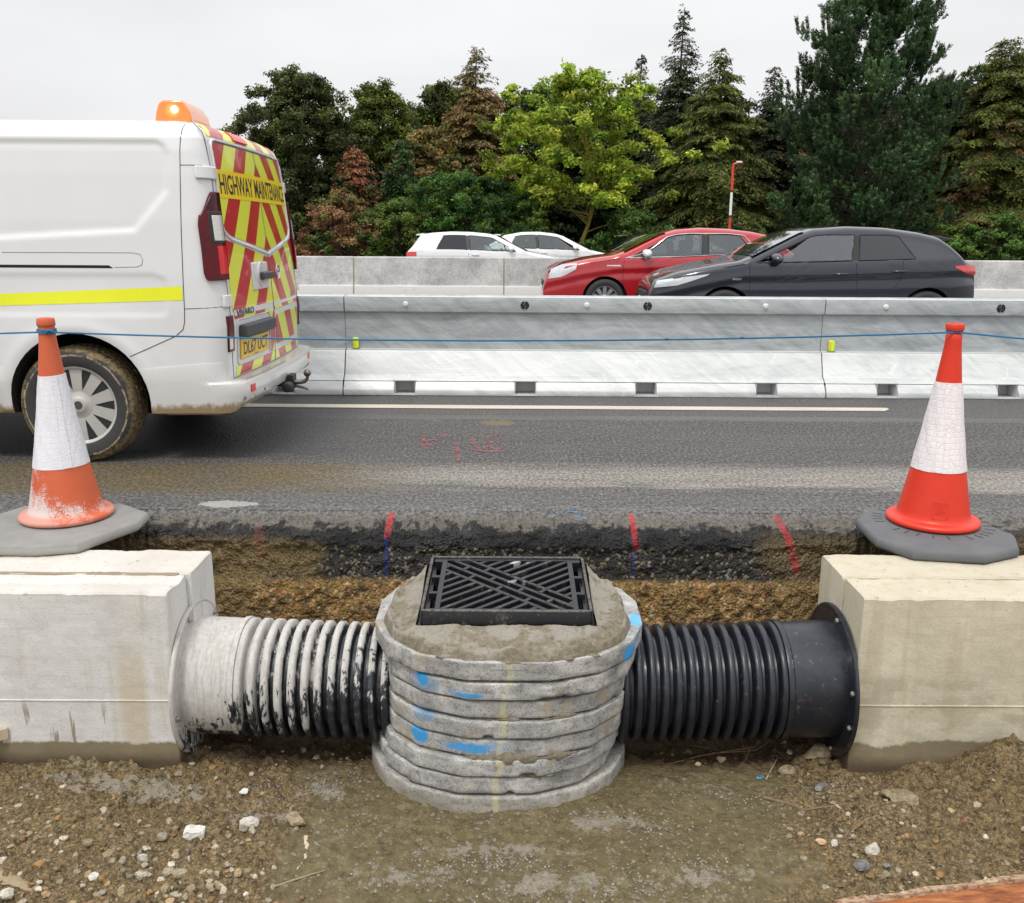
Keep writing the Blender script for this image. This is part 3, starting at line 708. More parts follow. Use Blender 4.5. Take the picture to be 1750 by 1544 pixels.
def concrete_block(side):
    xe = -1.312 if side < 0 else 1.345; far = xe+side*4.2
    yb, yg, yf = 3.71, 3.44, 3.225; bot = -.80
    lab = 'whitish cast concrete block with a grime band along its foot, under the dirty cone' if side < 0 else 'yellowish cast concrete block with smooth mud-stained face, under the clean cone'
    t = thing('concrete_block', lab, 'concrete block', (xe+side*2, 3.45, bot))
    mat = MBL if side < 0 else MBR
    def slab(nm, y0, y1, x0, prof, seed):
        # prof: closed list of (y,z); resample
        P = []
        for (a, b) in zip(prof, prof[1:]+prof[:1]):
            L = math.hypot(b[0]-a[0], b[1]-a[1]); k = max(1, int(L/.012))
            for i in range(k): P.append((a[0]+(b[0]-a[0])*i/k, a[1]+(b[1]-a[1])*i/k))
        us = np.concatenate([[0, .003, .008], np.arange(.016, 1.0, .012), np.arange(1.0, 4.3, .15)])
        Q = np.array(P); U, J = np.meshgrid(us, np.arange(len(P)), indexing='ij')
        Y = Q[J, 0]; Z = Q[J, 1]; X = x0+side*U
        # small chamfer at the end face
        ym = (y0+y1)/2; zm = bot/2; ch = np.where(U < .001, .004, np.where(U < .004, .0015, 0))
        Y = Y+np.sign(ym-Y)*ch*(np.abs(Y-ym) > (y1-y0)/2-.02); Z = Z+np.sign(zm-Z)*ch*(np.abs(Z-zm) > abs(bot)/2-.03)
        if side < 0 and seed == 1:     # the left block's upper face dips a little in front, and waves
            Z = Z-np.where(Z > -.02, .012*np.exp(-((Y-3.36)/.05)**2), 0)
        dn = fbm(X, Y, Z, 6, 3, seed)*.0022+fbm(X, Y, Z, 40, 3, seed+3)*.0009
        edge = np.maximum(0, fbm(X, 0, 0, 22, 3, seed+5))*.006
        ne = np.exp(-((np.abs(Z)/.012)**2))*np.exp(-((np.minimum(abs(Y-y0), abs(Y-y1))/.014)**2))
        Z = Z+dn-edge*ne; Y = Y+dn*np.sign(Y-ym)
        V = np.stack([X, Y, Z], -1).reshape(-1, 3); m = len(P); n_ = len(us)
        F = []
        i, j = np.meshgrid(np.arange(n_-1), np.arange(m), indexing='ij'); j2 = (j+1) % m
        F = np.stack([i*m+j, i*m+j2, (i+1)*m+j2, (i+1)*m+j], -1).reshape(-1, 4)
        if side > 0: F = F[:, ::-1]
        me = bpy.data.meshes.new(nm); me.from_pydata(V.tolist(), [], F.tolist()+[list(range(m))[::(1 if side > 0 else -1)]])
        bm = bmesh.new(); bm.from_mesh(me); bmesh.ops.recalc_face_normals(bm, faces=bm.faces); bm.to_mesh(me); bm.free()
        return link_mesh(nm, me, mat, t, 35)
    g = .006 if side > 0 else .002
    c = .008
    front = [(yf, bot), (yf, -.456), (yf-.003, -.453), (yf-.003, -.450), (yf, -.447), (yf, -c), (yf+c, 0), (yg-g-c, -.002), (yg-g, -c-.004), (yg-g, bot)]
    back = [(yg+g, bot), (yg+g, -c), (yg+g+c, -.0), (yb-c, 0), (yb, -c), (yb, bot)]
    slab('front_half', yf, yg, xe, front, 1)
    slab('rear_half', yg, yb, xe-(.018 if side > 0 else -.018) if side < 0 else xe-.004, back, 2)
    m = MB(); m.box(min(xe+side*.03, far), max(xe+side*.03, far), yg-.02, yg+.02, bot, -.012 if side > 0 else -.004)
    m.build('joint_filler', simple('joint_grit', (.26, .21, .14), .9, bump=.5), t, None)
concrete_block(-1); concrete_block(1)

# ============================================================ PIPES
def m_plastic_pipe():
    n = NT('black_pipe_plastic'); P = n.pos(); x, y, z = n.sep(P); f = n.noise(42, 6, .72); g = n.noise(9, 4, .6, n.scl(P, (1, 1, .4)))
    c = n.mix(n.noise(20, 4, .6), (.006, .008, .013), (.014, .018, .028))
    m1 = n.ma('MULTIPLY', n.smo(f, .59, .70), n.smo(g, .45, .60)); c = n.mix(n.ma('MULTIPLY', m1, .5), c, (.30, .28, .25))
    c = n.mix(n.ma('MULTIPLY', n.smo(n.noise(12, 5, .7), .45, .7), .08), c, (.16, .15, .145))
    c = n.mix(n.ma('MULTIPLY', n.smo(z, -.56, -.72), n.smo(f, .4, .6, .2, .7)), c, (.05, .028, .014))
    return n.fin(c, n.lin(f, .3, .7, .25, .45), n.bump(f, .15, .002), spec=.55)
def m_slurry_pipe():
    n = NT('cement_splashed_plastic'); P = n.pos(); x, y, z = n.sep(P)
    Q = n.scl(P, (1, 1, .28)); f = n.noise(26, 7, .75, Q, .6); h = n.noise(8, 4, .6, Q)
    # heavier on top and towards the collar
    rr_ = n.vop('LENGTH', n.vop('SUBTRACT', n.scl(P, (0, 1, 1)), (0, 3.46, -.465)), (0, 0, 0)); grv = n.ma('MULTIPLY', n.smo(rr_, .225, .205, 0, -.24), n.smo(x, -1.02, -.99))
    up = n.ma('ADD', n.ma('ADD', n.lin(z, -.66, -.26, -.24, .20), n.lin(x, -1.3, -.55, .26, -.10)), grv)
    f2 = n.noise(70, 5, .7, n.scl(P, (1, 1, .5))); cover = n.smo(n.ma('ADD', n.ma('ADD', n.ma('ADD', n.ma('MULTIPLY', f, 1.25), n.ma('MULTIPLY', f2, .35)), n.ma('MULTIPLY', h, .7)), up), 1.13, 1.18)
    cem = n.mix(n.noise(60, 4, .7), (.36, .345, .32), (.62, .60, .565))
    blk = n.mix(n.noise(20, 4, .6), (.010, .012, .017), (.022, .026, .036))
    blk = n.mix(n.ma('MULTIPLY', n.smo(n.noise(35, 4, .6), .45, .7), .18), blk, (.25, .25, .25))
    stk = n.noise(55, 4, .7, n.scl(P, (1.6, .4, .12))); cem = n.mix(n.ma('MULTIPLY', n.smo(stk, .46, .62), .28), cem, (.17, .17, .165)); cem = n.mix(n.ma('MULTIPLY', n.smo(n.noise(9, 5, .7), .5, .7), .35), cem, (.30, .27, .22))
    c = n.mix(cover, blk, cem)
    return n.fin(c, n.lin(cover, 0, 1, .36, .9), n.bump(n.ma('ADD', n.ma('MULTIPLY', cover, .8), n.ma('MULTIPLY', f, .3)), .5, .003))
M_pp = m_plastic_pipe(); M_sp = m_slurry_pipe()
M_bolt = simple('dull_steel_bolt', (.35, .33, .30), .5, .8)
def drain_pipe(side):
    mat = M_sp if side < 0 else M_pp; yc = 3.46; zc = -.455; Rr = .240
    xe = -1.312 if side < 0 else 1.341; d = -side
    xs0 = onY(392, 1150, 3.3).x if side < 0 else onY(1352, 1150, 3.3).x
    xs0 = -1.100 if side < 0 else 1.105; xs1 = -.47 if side < 0 else .43
    nr = 12 if side < 0 else 13; pitch = (abs(xs0)-abs(xs1))/nr
    lab = 'black ribbed pipe with flange coated in pale cement splashes' if side < 0 else 'clean black ribbed pipe with flange bolted to the yellowish block'
    t = thing('drain_pipe', lab, 'drain pipe', (side*.9, yc, zc-Rr))
    def tilt(x): return -.028*(1-(abs(x)-.5)/.8)
    prof = []
    for i in range(nr):
        a = abs(xs0)-i*pitch
        for f_, rr in ((.02, .80), (.14, .805), (.20, .90), (.25, .975), (.34, 1.0), (.64, 1.0), (.74, .975), (.79, .90), (.85, .805), (.98, .80)):
            prof.append((Rr*rr, side*(a-pitch*f_)))
    m = MB(); rs = []
    for (r, x) in prof:
        rs.append([(x, yc+r*math.cos(q), zc+tilt(x)+r*math.sin(q)) for q in [2*math.pi*k/96 for k in range(96)]])
    m.rings(rs); m.build('ribbed_tube', mat, t, 60)
    m = MB(); rs = []; w = abs(xe)-abs(xs0)
    cp = [(.205, w+.02), (.205, w+.014), (Rr+.004, w+.014), (Rr+.006, w+.006), (Rr+.004, w-.006), (Rr-.004, w-.012), (Rr-.002, w*.5), (Rr-.003, .012), (Rr+.012, .006)]
    for (r, u) in cp:
        x = xe+d*u; rs.append([(x, yc+r*math.cos(q), zc+tilt(x)+r*math.sin(q)) for q in [2*math.pi*k/96 for k in range(96)]])
    m.rings(rs); m.build('collar', mat, t, 40)
    m = MB(); rs = []; Rf = .312
    for (r, u) in [(.2, .002), (Rf-.01, .002), (Rf, .004), (Rf, .016), (Rf-.006, .020), (Rf-.02, .016), (.2, .016)]:
        x = xe+d*u; rs.append([(x, yc+r*math.cos(q), zc+r*math.sin(q)) for q in [2*math.pi*k/96 for k in range(96)]])
    m.rings(rs); m.build('flange', mat, t, 40)
    for k, q in enumerate([R(100), R(165), R(195), R(248), R(300), R(20)] if side > 0 else [R(105), R(190), R(235), R(40), R(300)]):
        b = MB(); c = (xe+d*.018, yc+.282*math.cos(q), zc+.282*math.sin(q))
        b.lathe([(.011, 0), (.011, d*.006), (.008, d*.010), (.004, d*.012)], c, 'x', 6 if side > 0 else 10)
        b.build('bolt', M_bolt, t, 30)
drain_pipe(-1); drain_pipe(1)

# ============================================================ GULLY CHAMBER
def m_ring():
    n = NT('grey_precast_ring'); P = n.pos(); x, y, z = n.sep(P)
    big = n.noise(6, 6, .62); med = n.noise(22, 5, .6, n.scl(P, (.5, .5, 1.4))); fine = n.noise(130, 4, .7); cell = n.vor(9, col=True, v=n.scl(P, (.15, .15, 1.4)))
    c = n.mix(n.ramp(n.ma('ADD', n.ma('MULTIPLY', big, .5), n.ma('MULTIPLY', med, .5)), (.36, 0), (.62, 1)), (.14, .142, .140), (.60, .585, .55))
    c = n.mix(n.lin(n.rnd(), 0, 1, 0, .42), c, (.20, .20, .19)); c = n.mix(n.ma('MULTIPLY', n.smo(n.noise(5, 5, .7, n.scl(P, (1, 1, .3))), .50, .64), .5), c, (.19, .195, .20))
    c = n.mix(n.ma('MULTIPLY', n.smo(fine, .4, .65), .25), c, (.60, .59, .56))
    c = n.mix(n.ma('MULTIPLY', n.smo(n.noise(38, 6, .7), .52, .62), .45), c, (.10, .10, .098)); c = n.mix(n.smo(n.vor(105), .24, .14), c, (.05, .05, .048))
    c = n.mix(n.ma('MULTIPLY', n.smo(n.noise(10, 5, .6), .58, .66), .6), c, (.35, .28, .17))
    c = n.mix(n.ma('MULTIPLY', n.smo(z, -.66, -.80), .45), c, (.26, .20, .11))
    def spray(c, px, py, rx, rz, amt=.85, Y=3.03, col=(.03, .28, .62), ry=.2, na=.45, sc=28):
        p = onY(px, py, Y); b = n.blob((p.x, p.y, p.z), (rx, ry, rz), na, sc, .45); return n.mix(n.ma('MULTIPLY', b, amt), c, col)
    c = spray(c, 722, 1157, .030, .036, .95, 3.08); c = spray(c, 728, 1163, .07, .045, .3, 3.08)
    c = spray(c, 803, 1185, .07, .010, .9, 3.02); c = spray(c, 795, 1182, .10, .022, .25)
    c = spray(c, 725, 1218, .055, .03, .35, 3.08)
    c = spray(c, 717, 1255, .045, .04, .95, 3.08); c = spray(c, 800, 1276, .12, .024, .85, 3.02, na=.9); c = spray(c, 835, 1272, .10, .03, .35)
    c = spray(c, 1073, 1108, .030, .045, .95, 3.22); c = spray(c, 1083, 1112, .06, .05, .3, 3.2)
    p = onZ(1086, 1060, -.165); b = n.blob((p.x, p.y, -.165), (.035, .09, .05), .4, 20, .6); c = n.mix(n.ma('MULTIPLY', b, .75), c, (.05, .40, .72))
    # yellow centre line down the front
    lx = n.lin(z, -.165, -.78, .000, -.062); dd = n.ma('ABSOLUTE', n.ma('SUBTRACT', x, n.ma('ADD', lx, n.ma('MULTIPLY', n.ma('SUBTRACT', n.noise(4, 3, .5, n.scl(P, (0, 0, 1.8))), .5), .07))))
    lm = n.ma('MULTIPLY', n.smo(n.ma('ADD', dd, n.ma('MULTIPLY', n.ma('SUBTRACT', fine, .5), .01)), .015, .008), n.smo(n.noise(9, 3, .6), .30, .50)); lm = n.ma('MULTIPLY', lm, n.smo(y, 3.2, 3.15))
    c = n.mix(n.ma('MULTIPLY', lm, .42), c, (.60, .57, .28))
    h = n.ma('ADD', n.ma('MULTIPLY', fine, .6), n.ma('SUBTRACT', big, n.smo(n.vor(120), .20, .10)))
    return n.fin(c, .85, n.bump(h, .55, .005))
M_ring = m_ring()
def m_mortar():
    n = NT('wet_mortar'); P = n.pos(); x, y, z = n.sep(P); big = n.noise(9, 6, .62); fine = n.noise(150, 4, .7)
    c = n.mix(n.ramp(n.noise(50, 6, .7), (.3, 0), (.7, 1)), (.125, .105, .068), (.29, .255, .185))
    d = n.smo(n.ma('ADD', big, n.ma('MULTIPLY', n.smo(z, -.15, -.10), .16)), .54, .64)
    c = n.mix(n.ma('MULTIPLY', d, .6), c, (.36, .335, .29)); c = n.mix(n.ma('MULTIPLY', n.smo(n.noise(30, 6, .75), .55, .66), .5), c, (.085, .07, .04)); c = n.mix(n.smo(n.vor(110), .16, .10), c, (.08, .07, .05))
    return n.fin(c, .9, n.bump(n.ma('ADD', n.noise(60, 6, .7), n.ma('MULTIPLY', fine, .6)), .9, .009))
M_mort = m_mortar()
OUT = [(0, -.458), (.150, -.455), (.335, -.385), (.455, -.265), (.515, -.10), (.520, .12), (.47, .27), (.36, .385), (.165, .445), (0, .445)]
def outline(sx, sy, cx, cy, N=300, roundy=0.0):
    P = OUT+[(-a, b) for a, b in OUT[-2:0:-1]]
    n_ = len(P); d = [0]
    P2 = P+[P[0]]
    for a, b in zip(P2, P2[1:]): d.append(d[-1]+math.hypot(a[0]-b[0], a[1]-b[1]))
    t = np.arange(N)*d[-1]/N; xs = np.interp(t, d, [p[0] for p in P2]); ys = np.interp(t, d, [p[1] for p in P2])
    k = np.array([.3, .8, 1.8, .8, .3])/4
    xs = np.convolve(np.concatenate([xs[-2:], xs, xs[:2]]), k, 'valid'); ys = np.convolve(np.concatenate([ys[-2:], ys, ys[:2]]), k, 'valid')
    if roundy:
        a = np.arctan2(ys, xs); r = np.hypot(xs, ys); re = 1/np.sqrt((np.cos(a)/.525)**2+(np.sin(a)/.46)**2); r2 = r*(1-roundy)+re*roundy; xs = r2*np.cos(a); ys = r2*np.sin(a)
    return xs*sx+cx, ys*sy+cy
ch = thing('gully_chamber', 'stacked precast rings with mortar cap and black square grating between the two pipes', 'drain chamber', (0, 3.45, -.78))
def ring_mesh(z0, z1, sx, sy, cx, cy, seed, roundy=0, tilt=0):
    xs, ys = outline(sx, sy, cx, cy, 360, roundy); N = len(xs); h = z1-z0
    prof = [(.80, 0), (.985, 0), (.997, .015), (1.0, .06), (1.0, .22), (1.0, .36), (1.0, .5), (1.0, .64), (1.0, .78), (1.0, .93), (.998, .975), (.991, 1.0), (.96, 1.0), (.93, 1.0), (.80, 1.0)]
    V = []
    for (s, u) in prof:
        X = (xs-cx)*s+cx; Y = (ys-cy)*s+cy; Z = np.full(N, z0+h*u)
        n1 = fbm(X, Y, Z, 9, 3, seed)*.0014+fbm(X, Y, Z, 45, 3, seed+9)*.0009
        chip = np.maximum(0, fbm(X, Y, z1*3, 12, 3, seed+4)-.62)*.03*(1 if u > .85 or u < .1 else 0)
        r = np.hypot(X-cx, Y-cy); X = X+(X-cx)/r*(n1-chip); Y = Y+(Y-cy)/r*(n1-chip); Z = Z+n1*.3+tilt*(X-cx)-chip*(.5 if u > .5 else -.5)
        V.append(np.stack([X, Y, Z], -1))
    V = np.stack(V, 0).reshape(-1, 3); m = len(prof)
    i, j = np.meshgrid(np.arange(m), np.arange(N), indexing='ij'); i2 = (i+1) % m; j2 = (j+1) % N
    F = np.stack([i*N+j, i*N+j2, i2*N+j2, i2*N+j], -1).reshape(-1, 4)
    return V, F
RINGS = [(.537, -.008, .9), (.511, -.002, .965), (.501, -.012, .975), (.503, -.013, .97), (.502, -.019, .965), (.497, -.036, .965), (.490, -.058, .965), (.527, -.050, .955)]
zt = -.165; rh = .0775
for i, (hw, cx, sy) in enumerate(RINGS):
    z1 = zt-rh*i-(0 if i == 0 else .006); z0 = zt-rh*(i+1)+.006
    if i == 7: z0 -= .05
    V, F = ring_mesh(z0, z1, hw/.520, [.995, 1.0, .985, .995, .985, 1.0, .99, 1.0][i], cx, 3.45+[0, .002, .006, .0, .004, -.002, .004, 0][i], 100+i*7, [.0, .0, .0, .0, .0, .05, .05, .35][i], [.0, .002, -.002, .003, -.001, .002, 0, -.002][i])
    o = np_mesh('precast_ring', V, F, M_ring, ch)
    if i == 0: o['label'] = 'top ring with a blue spray mark on its right side'
    if i == 7: o['label'] = 'wide round bottom ring sunk in the mud'
# bedding mortar squeezed out between rings
def bead(z, a0, a1, w, h, seed, cx=-.005, sc=.985, rnd=.1):
    xs, ys = outline(sc, sc*.99, cx, 3.45, 700, rnd); an = (np.degrees(np.arctan2(ys-3.45, xs-cx))) % 360
    sel = np.arange(700) if a1-a0 >= 360 else np.array([k for k in range(700) if (a0 <= an[k] <= a1)])
    if len(sel) < 4: return None
    sel = sel[np.argsort(an[sel])]; X = xs[sel]; Y = ys[sel]; V = []
    tp = np.minimum(1, np.minimum(np.arange(len(sel)), len(sel)-1-np.arange(len(sel)))/12.) if a1-a0 < 360 else 1
    n1 = np.clip(.55+fbm(X, Y, z*9, 14, 4, seed)*1.1, .05, 1.6)*tp
    r = np.hypot(X-cx, Y-3.45); nx, ny = (X-cx)/r, (Y-3.45)/r
    for q in range(9):
        a = -math.pi/2+math.pi*q/8; V.append(np.stack([X+nx*(w*n1*math.cos(a)-.006), Y+ny*(w*n1*math.cos(a)-.006), z+h*n1*math.sin(a)+fbm(X, Y, z+q, 60, 2, seed)*.0015], -1))
    V = np.stack(V, 0); m, N = 9, len(sel); return V.reshape(-1, 3), gridfaces(m, N)
bv = []; bf = []; off = 0
for (z, a0, a1, w, h, s) in [(zt-rh*2, 200, 250, .005, .008, 1), (zt-rh*3, 262, 330, .006, .008, 2), (zt-rh*4, 190, 260, .005, .008, 3), (zt-rh*5-.004, 248, 305, .014, .020, 4), (zt-rh*5, 195, 240, .006, .009, 5),
                             (zt-rh*6, 265, 300, .007, .009, 6), (zt-rh*7, 190, 235, .005, .008, 7), (zt-rh*3, 195, 225, .008, .012, 9)]:
    r = bead(z, a0, a1, w, h, s)
    if r: bv.append(r[0]); bf.append(r[1]+off); off += len(r[0])
np_mesh('bedding_mortar', np.concatenate(bv), np.concatenate(bf), M_mort, ch)
# mortar cap: from the ring rim up to the frame
def mortar_cap():
    N = 420; xo, yo = outline(.985, .985, -.008, 3.445, N, .15)
    an = np.arctan2(yo-3.45, xo+.01)
    # superellipse inner boundary round the frame
    def frame_r(a): c, s = np.abs(np.cos(a)), np.abs(np.sin(a)); return 1/np.maximum(c/.352, s/.275)
    xi = -.018+frame_r(an)*np.cos(an)*.98; yi = 3.457+frame_r(an)*np.sin(an)*.98
    ts = np.linspace(0, 1, 46); V = []
    for t in ts:
        X = xo*(1-t)+xi*t; Y = yo*(1-t)+yi*t
        # ledge on the right side stays bare; the mound starts a little inside
        k = sstep(.5, 1.6, X/ .3)*.0
        start = .06+.05*fbm(np.cos(an)*2, np.sin(an)*2, 0, 1.3, 3, 8)+.14*sstep(.2, .9, np.cos(an))*sstep(-.55, .1, np.sin(an))+.05*sstep(.3, .9, -np.cos(an))*sstep(-.3, .2, np.sin(an))
        u = np.clip((t-start)/(1-start), 0, 1); back = sstep(-.2, .6, np.sin(an))
        zf = -.108+.050*back
        Z = -.170+(zf+.170)*(u**.62)+.02*np.exp(-((u-.12)/.1)**2)*(t > start)
        Z = Z-.022*(t <= start)
        Z = Z+(fbm(X, Y, 0, 9, 4, 55)*.012+fbm(X, Y, 0, 38, 4, 57)*.0065)*np.clip(u*8, 0, 1)*(1-.5*u)
        if t == 0:
            pass
        over = 0
        V.append(np.stack([X, Y-over, Z], -1))
    V = np.stack(V, 0).reshape(-1, 3)
    i, j = np.meshgrid(np.arange(len(ts)-1), np.arange(N), indexing='ij'); j2 = (j+1) % N
    F = np.stack([i*N+j, i*N+j2, (i+1)*N+j2, (i+1)*N+j], -1).reshape(-1, 4)
    np_mesh('mortar_cap', V, F, M_mort, ch)
    m = MB()
mortar_cap()
# hanging mortar lips over the front rim
for k_, (px, w, hgt) in enumerate([(770, .055, .013), (880, .07, .007), (965, .045, .014), (1006, .05, .009)]):
    p = onY(px, 1133, 2.998); y0 = 2.995 if abs(p.x) < .17 else 3.02+max(0, abs(p.x)-.2)*.45
    V, F = ico(3); q = 1+.28*fbm(V[:, 0], V[:, 1], V[:, 2], 2.2, 3, k_); W = V*q[:, None]*np.array([w, .012, hgt])+np.array([p.x, y0+.012, -.168])
    np_mesh('mortar_lip', W, F, M_mort, ch)
# ---- cast iron frame and grating
n = NT('cast_iron_coating'); P = n.pos(); f = n.noise(50, 6, .72); c = n.mix(n.noise(12, 4, .6), (.006, .0065, .008), (.014, .015, .018))
c = n.mix(n.ma('MULTIPLY', n.smo(f, .60, .70), .45), c, (.22, .20, .17)); sp = n.blob((.03, 3.665, -.03), (.055, .013, .05), .9, 34, .2); c = n.mix(n.ma('MULTIPLY', sp, .8), c, (.5, .49, .47))
sp2 = n.blob((.02, 3.48, -.03), (.05, .015, .05), .7, 30, .3); c = n.mix(n.ma('MULTIPLY', sp2, .5), c, (.40, .42, .46))
sp3 = n.ma('MULTIPLY', n.smo(n.noise(11, 5, .7), .52, .66), n.smo(f, .42, .6)); c = n.mix(n.ma('MULTIPLY', sp3, .3), c, (.24, .20, .16))
ed_ = n.ma('MULTIPLY', n.smo(n.ma('SUBTRACT', n.sep(P)[2], n.lin(n.sep(P)[1], 3.203, 3.712, -.056, -.020)), -.0035, -.0008), n.smo(f, .40, .55)); c = n.mix(n.ma('MULTIPLY', ed_, .4), c, (.24, .19, .14))
M_iron = n.fin(c, n.lin(f, .3, .7, .28, .5), n.bump(f, .25, .0025), spec=.45)
GX0, GX1, GY0, GY1 = -.347, .313, 3.203, 3.712
def gtop(x, y): return -.056+.036*(y-GY0)/(GY1-GY0)
def iron(m_polys, zt_off, depth, name, parent, bevel=.003):
    m = MB()
    for poly in m_polys:
        n_ = len(poly); a = [(x, y, gtop(x, y)+zt_off) for x, y in poly]; b = [(x, y, gtop(x, y)+zt_off-depth) for x, y in poly]
        m.add(a+b, [tuple(range(n_)), tuple(range(n_, 2*n_))[::-1]]+[(i, (i+1) % n_, n_+(i+1) % n_, n_+i) for i in range(n_)])
    return m.build(name, M_iron, parent, 30, bevel=bevel, bseg=2)
def rrect(x0, x1, y0, y1, r, k=4):
    o = []
    for cx, cy, a0 in ((x1-r, y1-r, 0), (x0+r, y1-r, 90), (x0+r, y0+r, 180), (x1-r, y0+r, 270)):
        for i in range(k+1): a = R(a0+90*i/k); o.append((cx+r*math.cos(a), cy+r*math.sin(a)))
    return o
# frame: hollow rounded rectangle, built as a sweep
m = MB(); rs = []
for (ins, dz) in [(-.018, -.085), (-.016, -.080), (0, -.078), (0, -.004), (.003, 0), (.013, 0), (.015, -.004), (.015, -.03), (.03, -.032), (.03, -.085)]:
    rs.append([(x, y, gtop(x, y)+dz) for x, y in rrect(GX0+ins, GX1-ins, GY0+ins, GY1-ins, max(.006, .022-ins))])
m.rings(rs, True, False, loop=True)
frame = m.build('grate_frame', M_iron, ch, 35)
# grating: border + chevron bars
x0, x1, y0, y1 = GX0+.019, GX1-.019, GY0+.017, GY1-.017
polys = []
bw = .024
gl = [(x0, x1, y0, y0+.018), (x0, x1, y1-.014, y1), (x0+.034, x0+.055, y0, y1), (x1-.055, x1-.034, y0, y1)]
def clip_line(p, d, w, box):
    """bar of width w along the infinite line p+td clipped to a box, returns quad"""
    bx0, bx1, by0, by1 = box; t0, t1 = -9, 9
    for a, dd, lo, hi in ((p[0], d[0], bx0, bx1), (p[1], d[1], by0, by1)):
        if abs(dd) < 1e-9:
            if not lo <= a <= hi: return None
        else:
            u, v = (lo-a)/dd, (hi-a)/dd
            if u > v: u, v = v, u
            t0, t1 = max(t0, u), min(t1, v)
    if t1-t0 < .02: return None
    n_ = (-d[1]*w/2, d[0]*w/2); A = (p[0]+d[0]*t0, p[1]+d[1]*t0); B = (p[0]+d[0]*t1, p[1]+d[1]*t1)
    return [(A[0]-n_[0], A[1]-n_[1]), (B[0]-n_[0], B[1]-n_[1]), (B[0]+n_[0], B[1]+n_[1]), (A[0]+n_[0], A[1]+n_[1])]
def clip_poly(poly, lines):
    for (px_, py_, nx_, ny_) in lines:
        out = []
        for a, b in zip(poly, poly[1:]+poly[:1]):
            da = (a[0]-px_)*nx_+(a[1]-py_)*ny_; db = (b[0]-px_)*nx_+(b[1]-py_)*ny_
            if da >= 0: out.append(a)
            if (da >= 0) != (db >= 0): t = da/(da-db); out.append((a[0]+(b[0]-a[0])*t, a[1]+(b[1]-a[1])*t))
        poly = out
        if len(poly) < 3: return None
    return poly
bars = [rrect(a, b, c, d, .001, 1) for a, b, c, d in gl]
bars = [[(a, c), (b, c), (b, d), (a, d)] for a, b, c, d in gl]
ix0, ix1, iy0, iy1 = x0+.055, x1-.055, y0+.018, y1-.014
cx, cy = (ix0+ix1)/2, (iy0+iy1)/2; BW = .0165
# central band running from back-left to front-right; ribs parallel to it
dx, dy = (ix1-ix0), -(iy1-iy0); L = math.hypot(dx, dy); dd = (dx/L, dy/L); nn = (-dd[1], dd[0])
rectl = [(ix0-.004, 0, 1, 0), (ix1+.004, 0, -1, 0), (0, iy0-.004, 0, 1), (0, iy1+.004, 0, -1)]
def bar_quad(c, d, half, w):
    n_ = (-d[1]*w/2, d[0]*w/2); return [(c[0]-d[0]*half-n_[0], c[1]-d[1]*half-n_[1]), (c[0]+d[0]*half-n_[0], c[1]+d[1]*half-n_[1]), (c[0]+d[0]*half+n_[0], c[1]+d[1]*half+n_[1]), (c[0]-d[0]*half+n_[0], c[1]-d[1]*half+n_[1])]
BH = .070
for o_ in (-BH, -.0225, .0225, BH):
    q = clip_poly(bar_quad((cx+nn[0]*o_, cy+nn[1]*o_), dd, .6, BW), rectl)
    if q: bars.append(q)
# short links inside the band
for i in range(-8, 9):
    for (a, b) in ((-BH, -.0225), (-.0225, .0225), (.0225, BH)):
        s = i*.15+(.075 if a == -.0225 else 0); c = (cx+dd[0]*s+nn[0]*(a+b)/2, cy+dd[1]*s+nn[1]*(a+b)/2)
        q = clip_poly(bar_quad(c, nn, (b-a)/2, .016), rectl)
        if q: bars.append(q)
# cross-wise ribs in both triangles, running the other diagonal way
d2 = (dd[0], -dd[1]); n2 = (-d2[1], d2[0])
for i in range(-14, 15):
    c = (cx+n2[0]*i*.0455, cy+n2[1]*i*.0455)
    for sgn in (1, -1):
        q = clip_poly(bar_quad(c, d2, .6, BW), rectl+[(cx+nn[0]*sgn*BH, cy+nn[1]*sgn*BH, nn[0]*sgn, nn[1]*sgn)])
        if q: bars.append(q)
for y_ in (y0, (y0+y1)/2-.09, (y0+y1)/2+.06, y1-.03):
    bars += [[(x0, y_), (x0+.036, y_), (x0+.036, y_+.02), (x0, y_+.02)], [(x1-.036, y_), (x1, y_), (x1, y_+.02), (x1-.036, y_+.02)]]
m = MB()
for k, poly in enumerate(bars):
    n_ = len(poly); e = .0004*(k % 9); a = [(x, y, gtop(x, y)-.006-e) for x, y in poly]; b = [(x, y, gtop(x, y)-.05-e) for x, y in poly]
    m.add(a+b, [tuple(range(n_)), tuple(range(n_, 2*n_))[::-1]]+[(i, (i+1) % n_, n_+(i+1) % n_, n_+i) for i in range(n_)])
m.build('grating', M_iron, frame, None, bevel=.0025, bseg=2)
for xx in ((x0+x1)/2-.12, (x0+x1)/2+.09): m = MB(); m.box(xx-.006, xx+.006, y0-.006, y0+.002, gtop(0, y0)-.05, gtop(0, y0)-.003); m.build('lug', M_iron, frame, None)
# dark shaft inside
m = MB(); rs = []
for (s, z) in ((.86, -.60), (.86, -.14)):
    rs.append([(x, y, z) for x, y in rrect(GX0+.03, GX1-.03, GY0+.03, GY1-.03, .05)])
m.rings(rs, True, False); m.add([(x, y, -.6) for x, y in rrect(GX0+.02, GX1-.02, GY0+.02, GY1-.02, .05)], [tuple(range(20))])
m.build('shaft', simple('wet_shaft_wall', (.03, .028, .025), .6), ch, None)
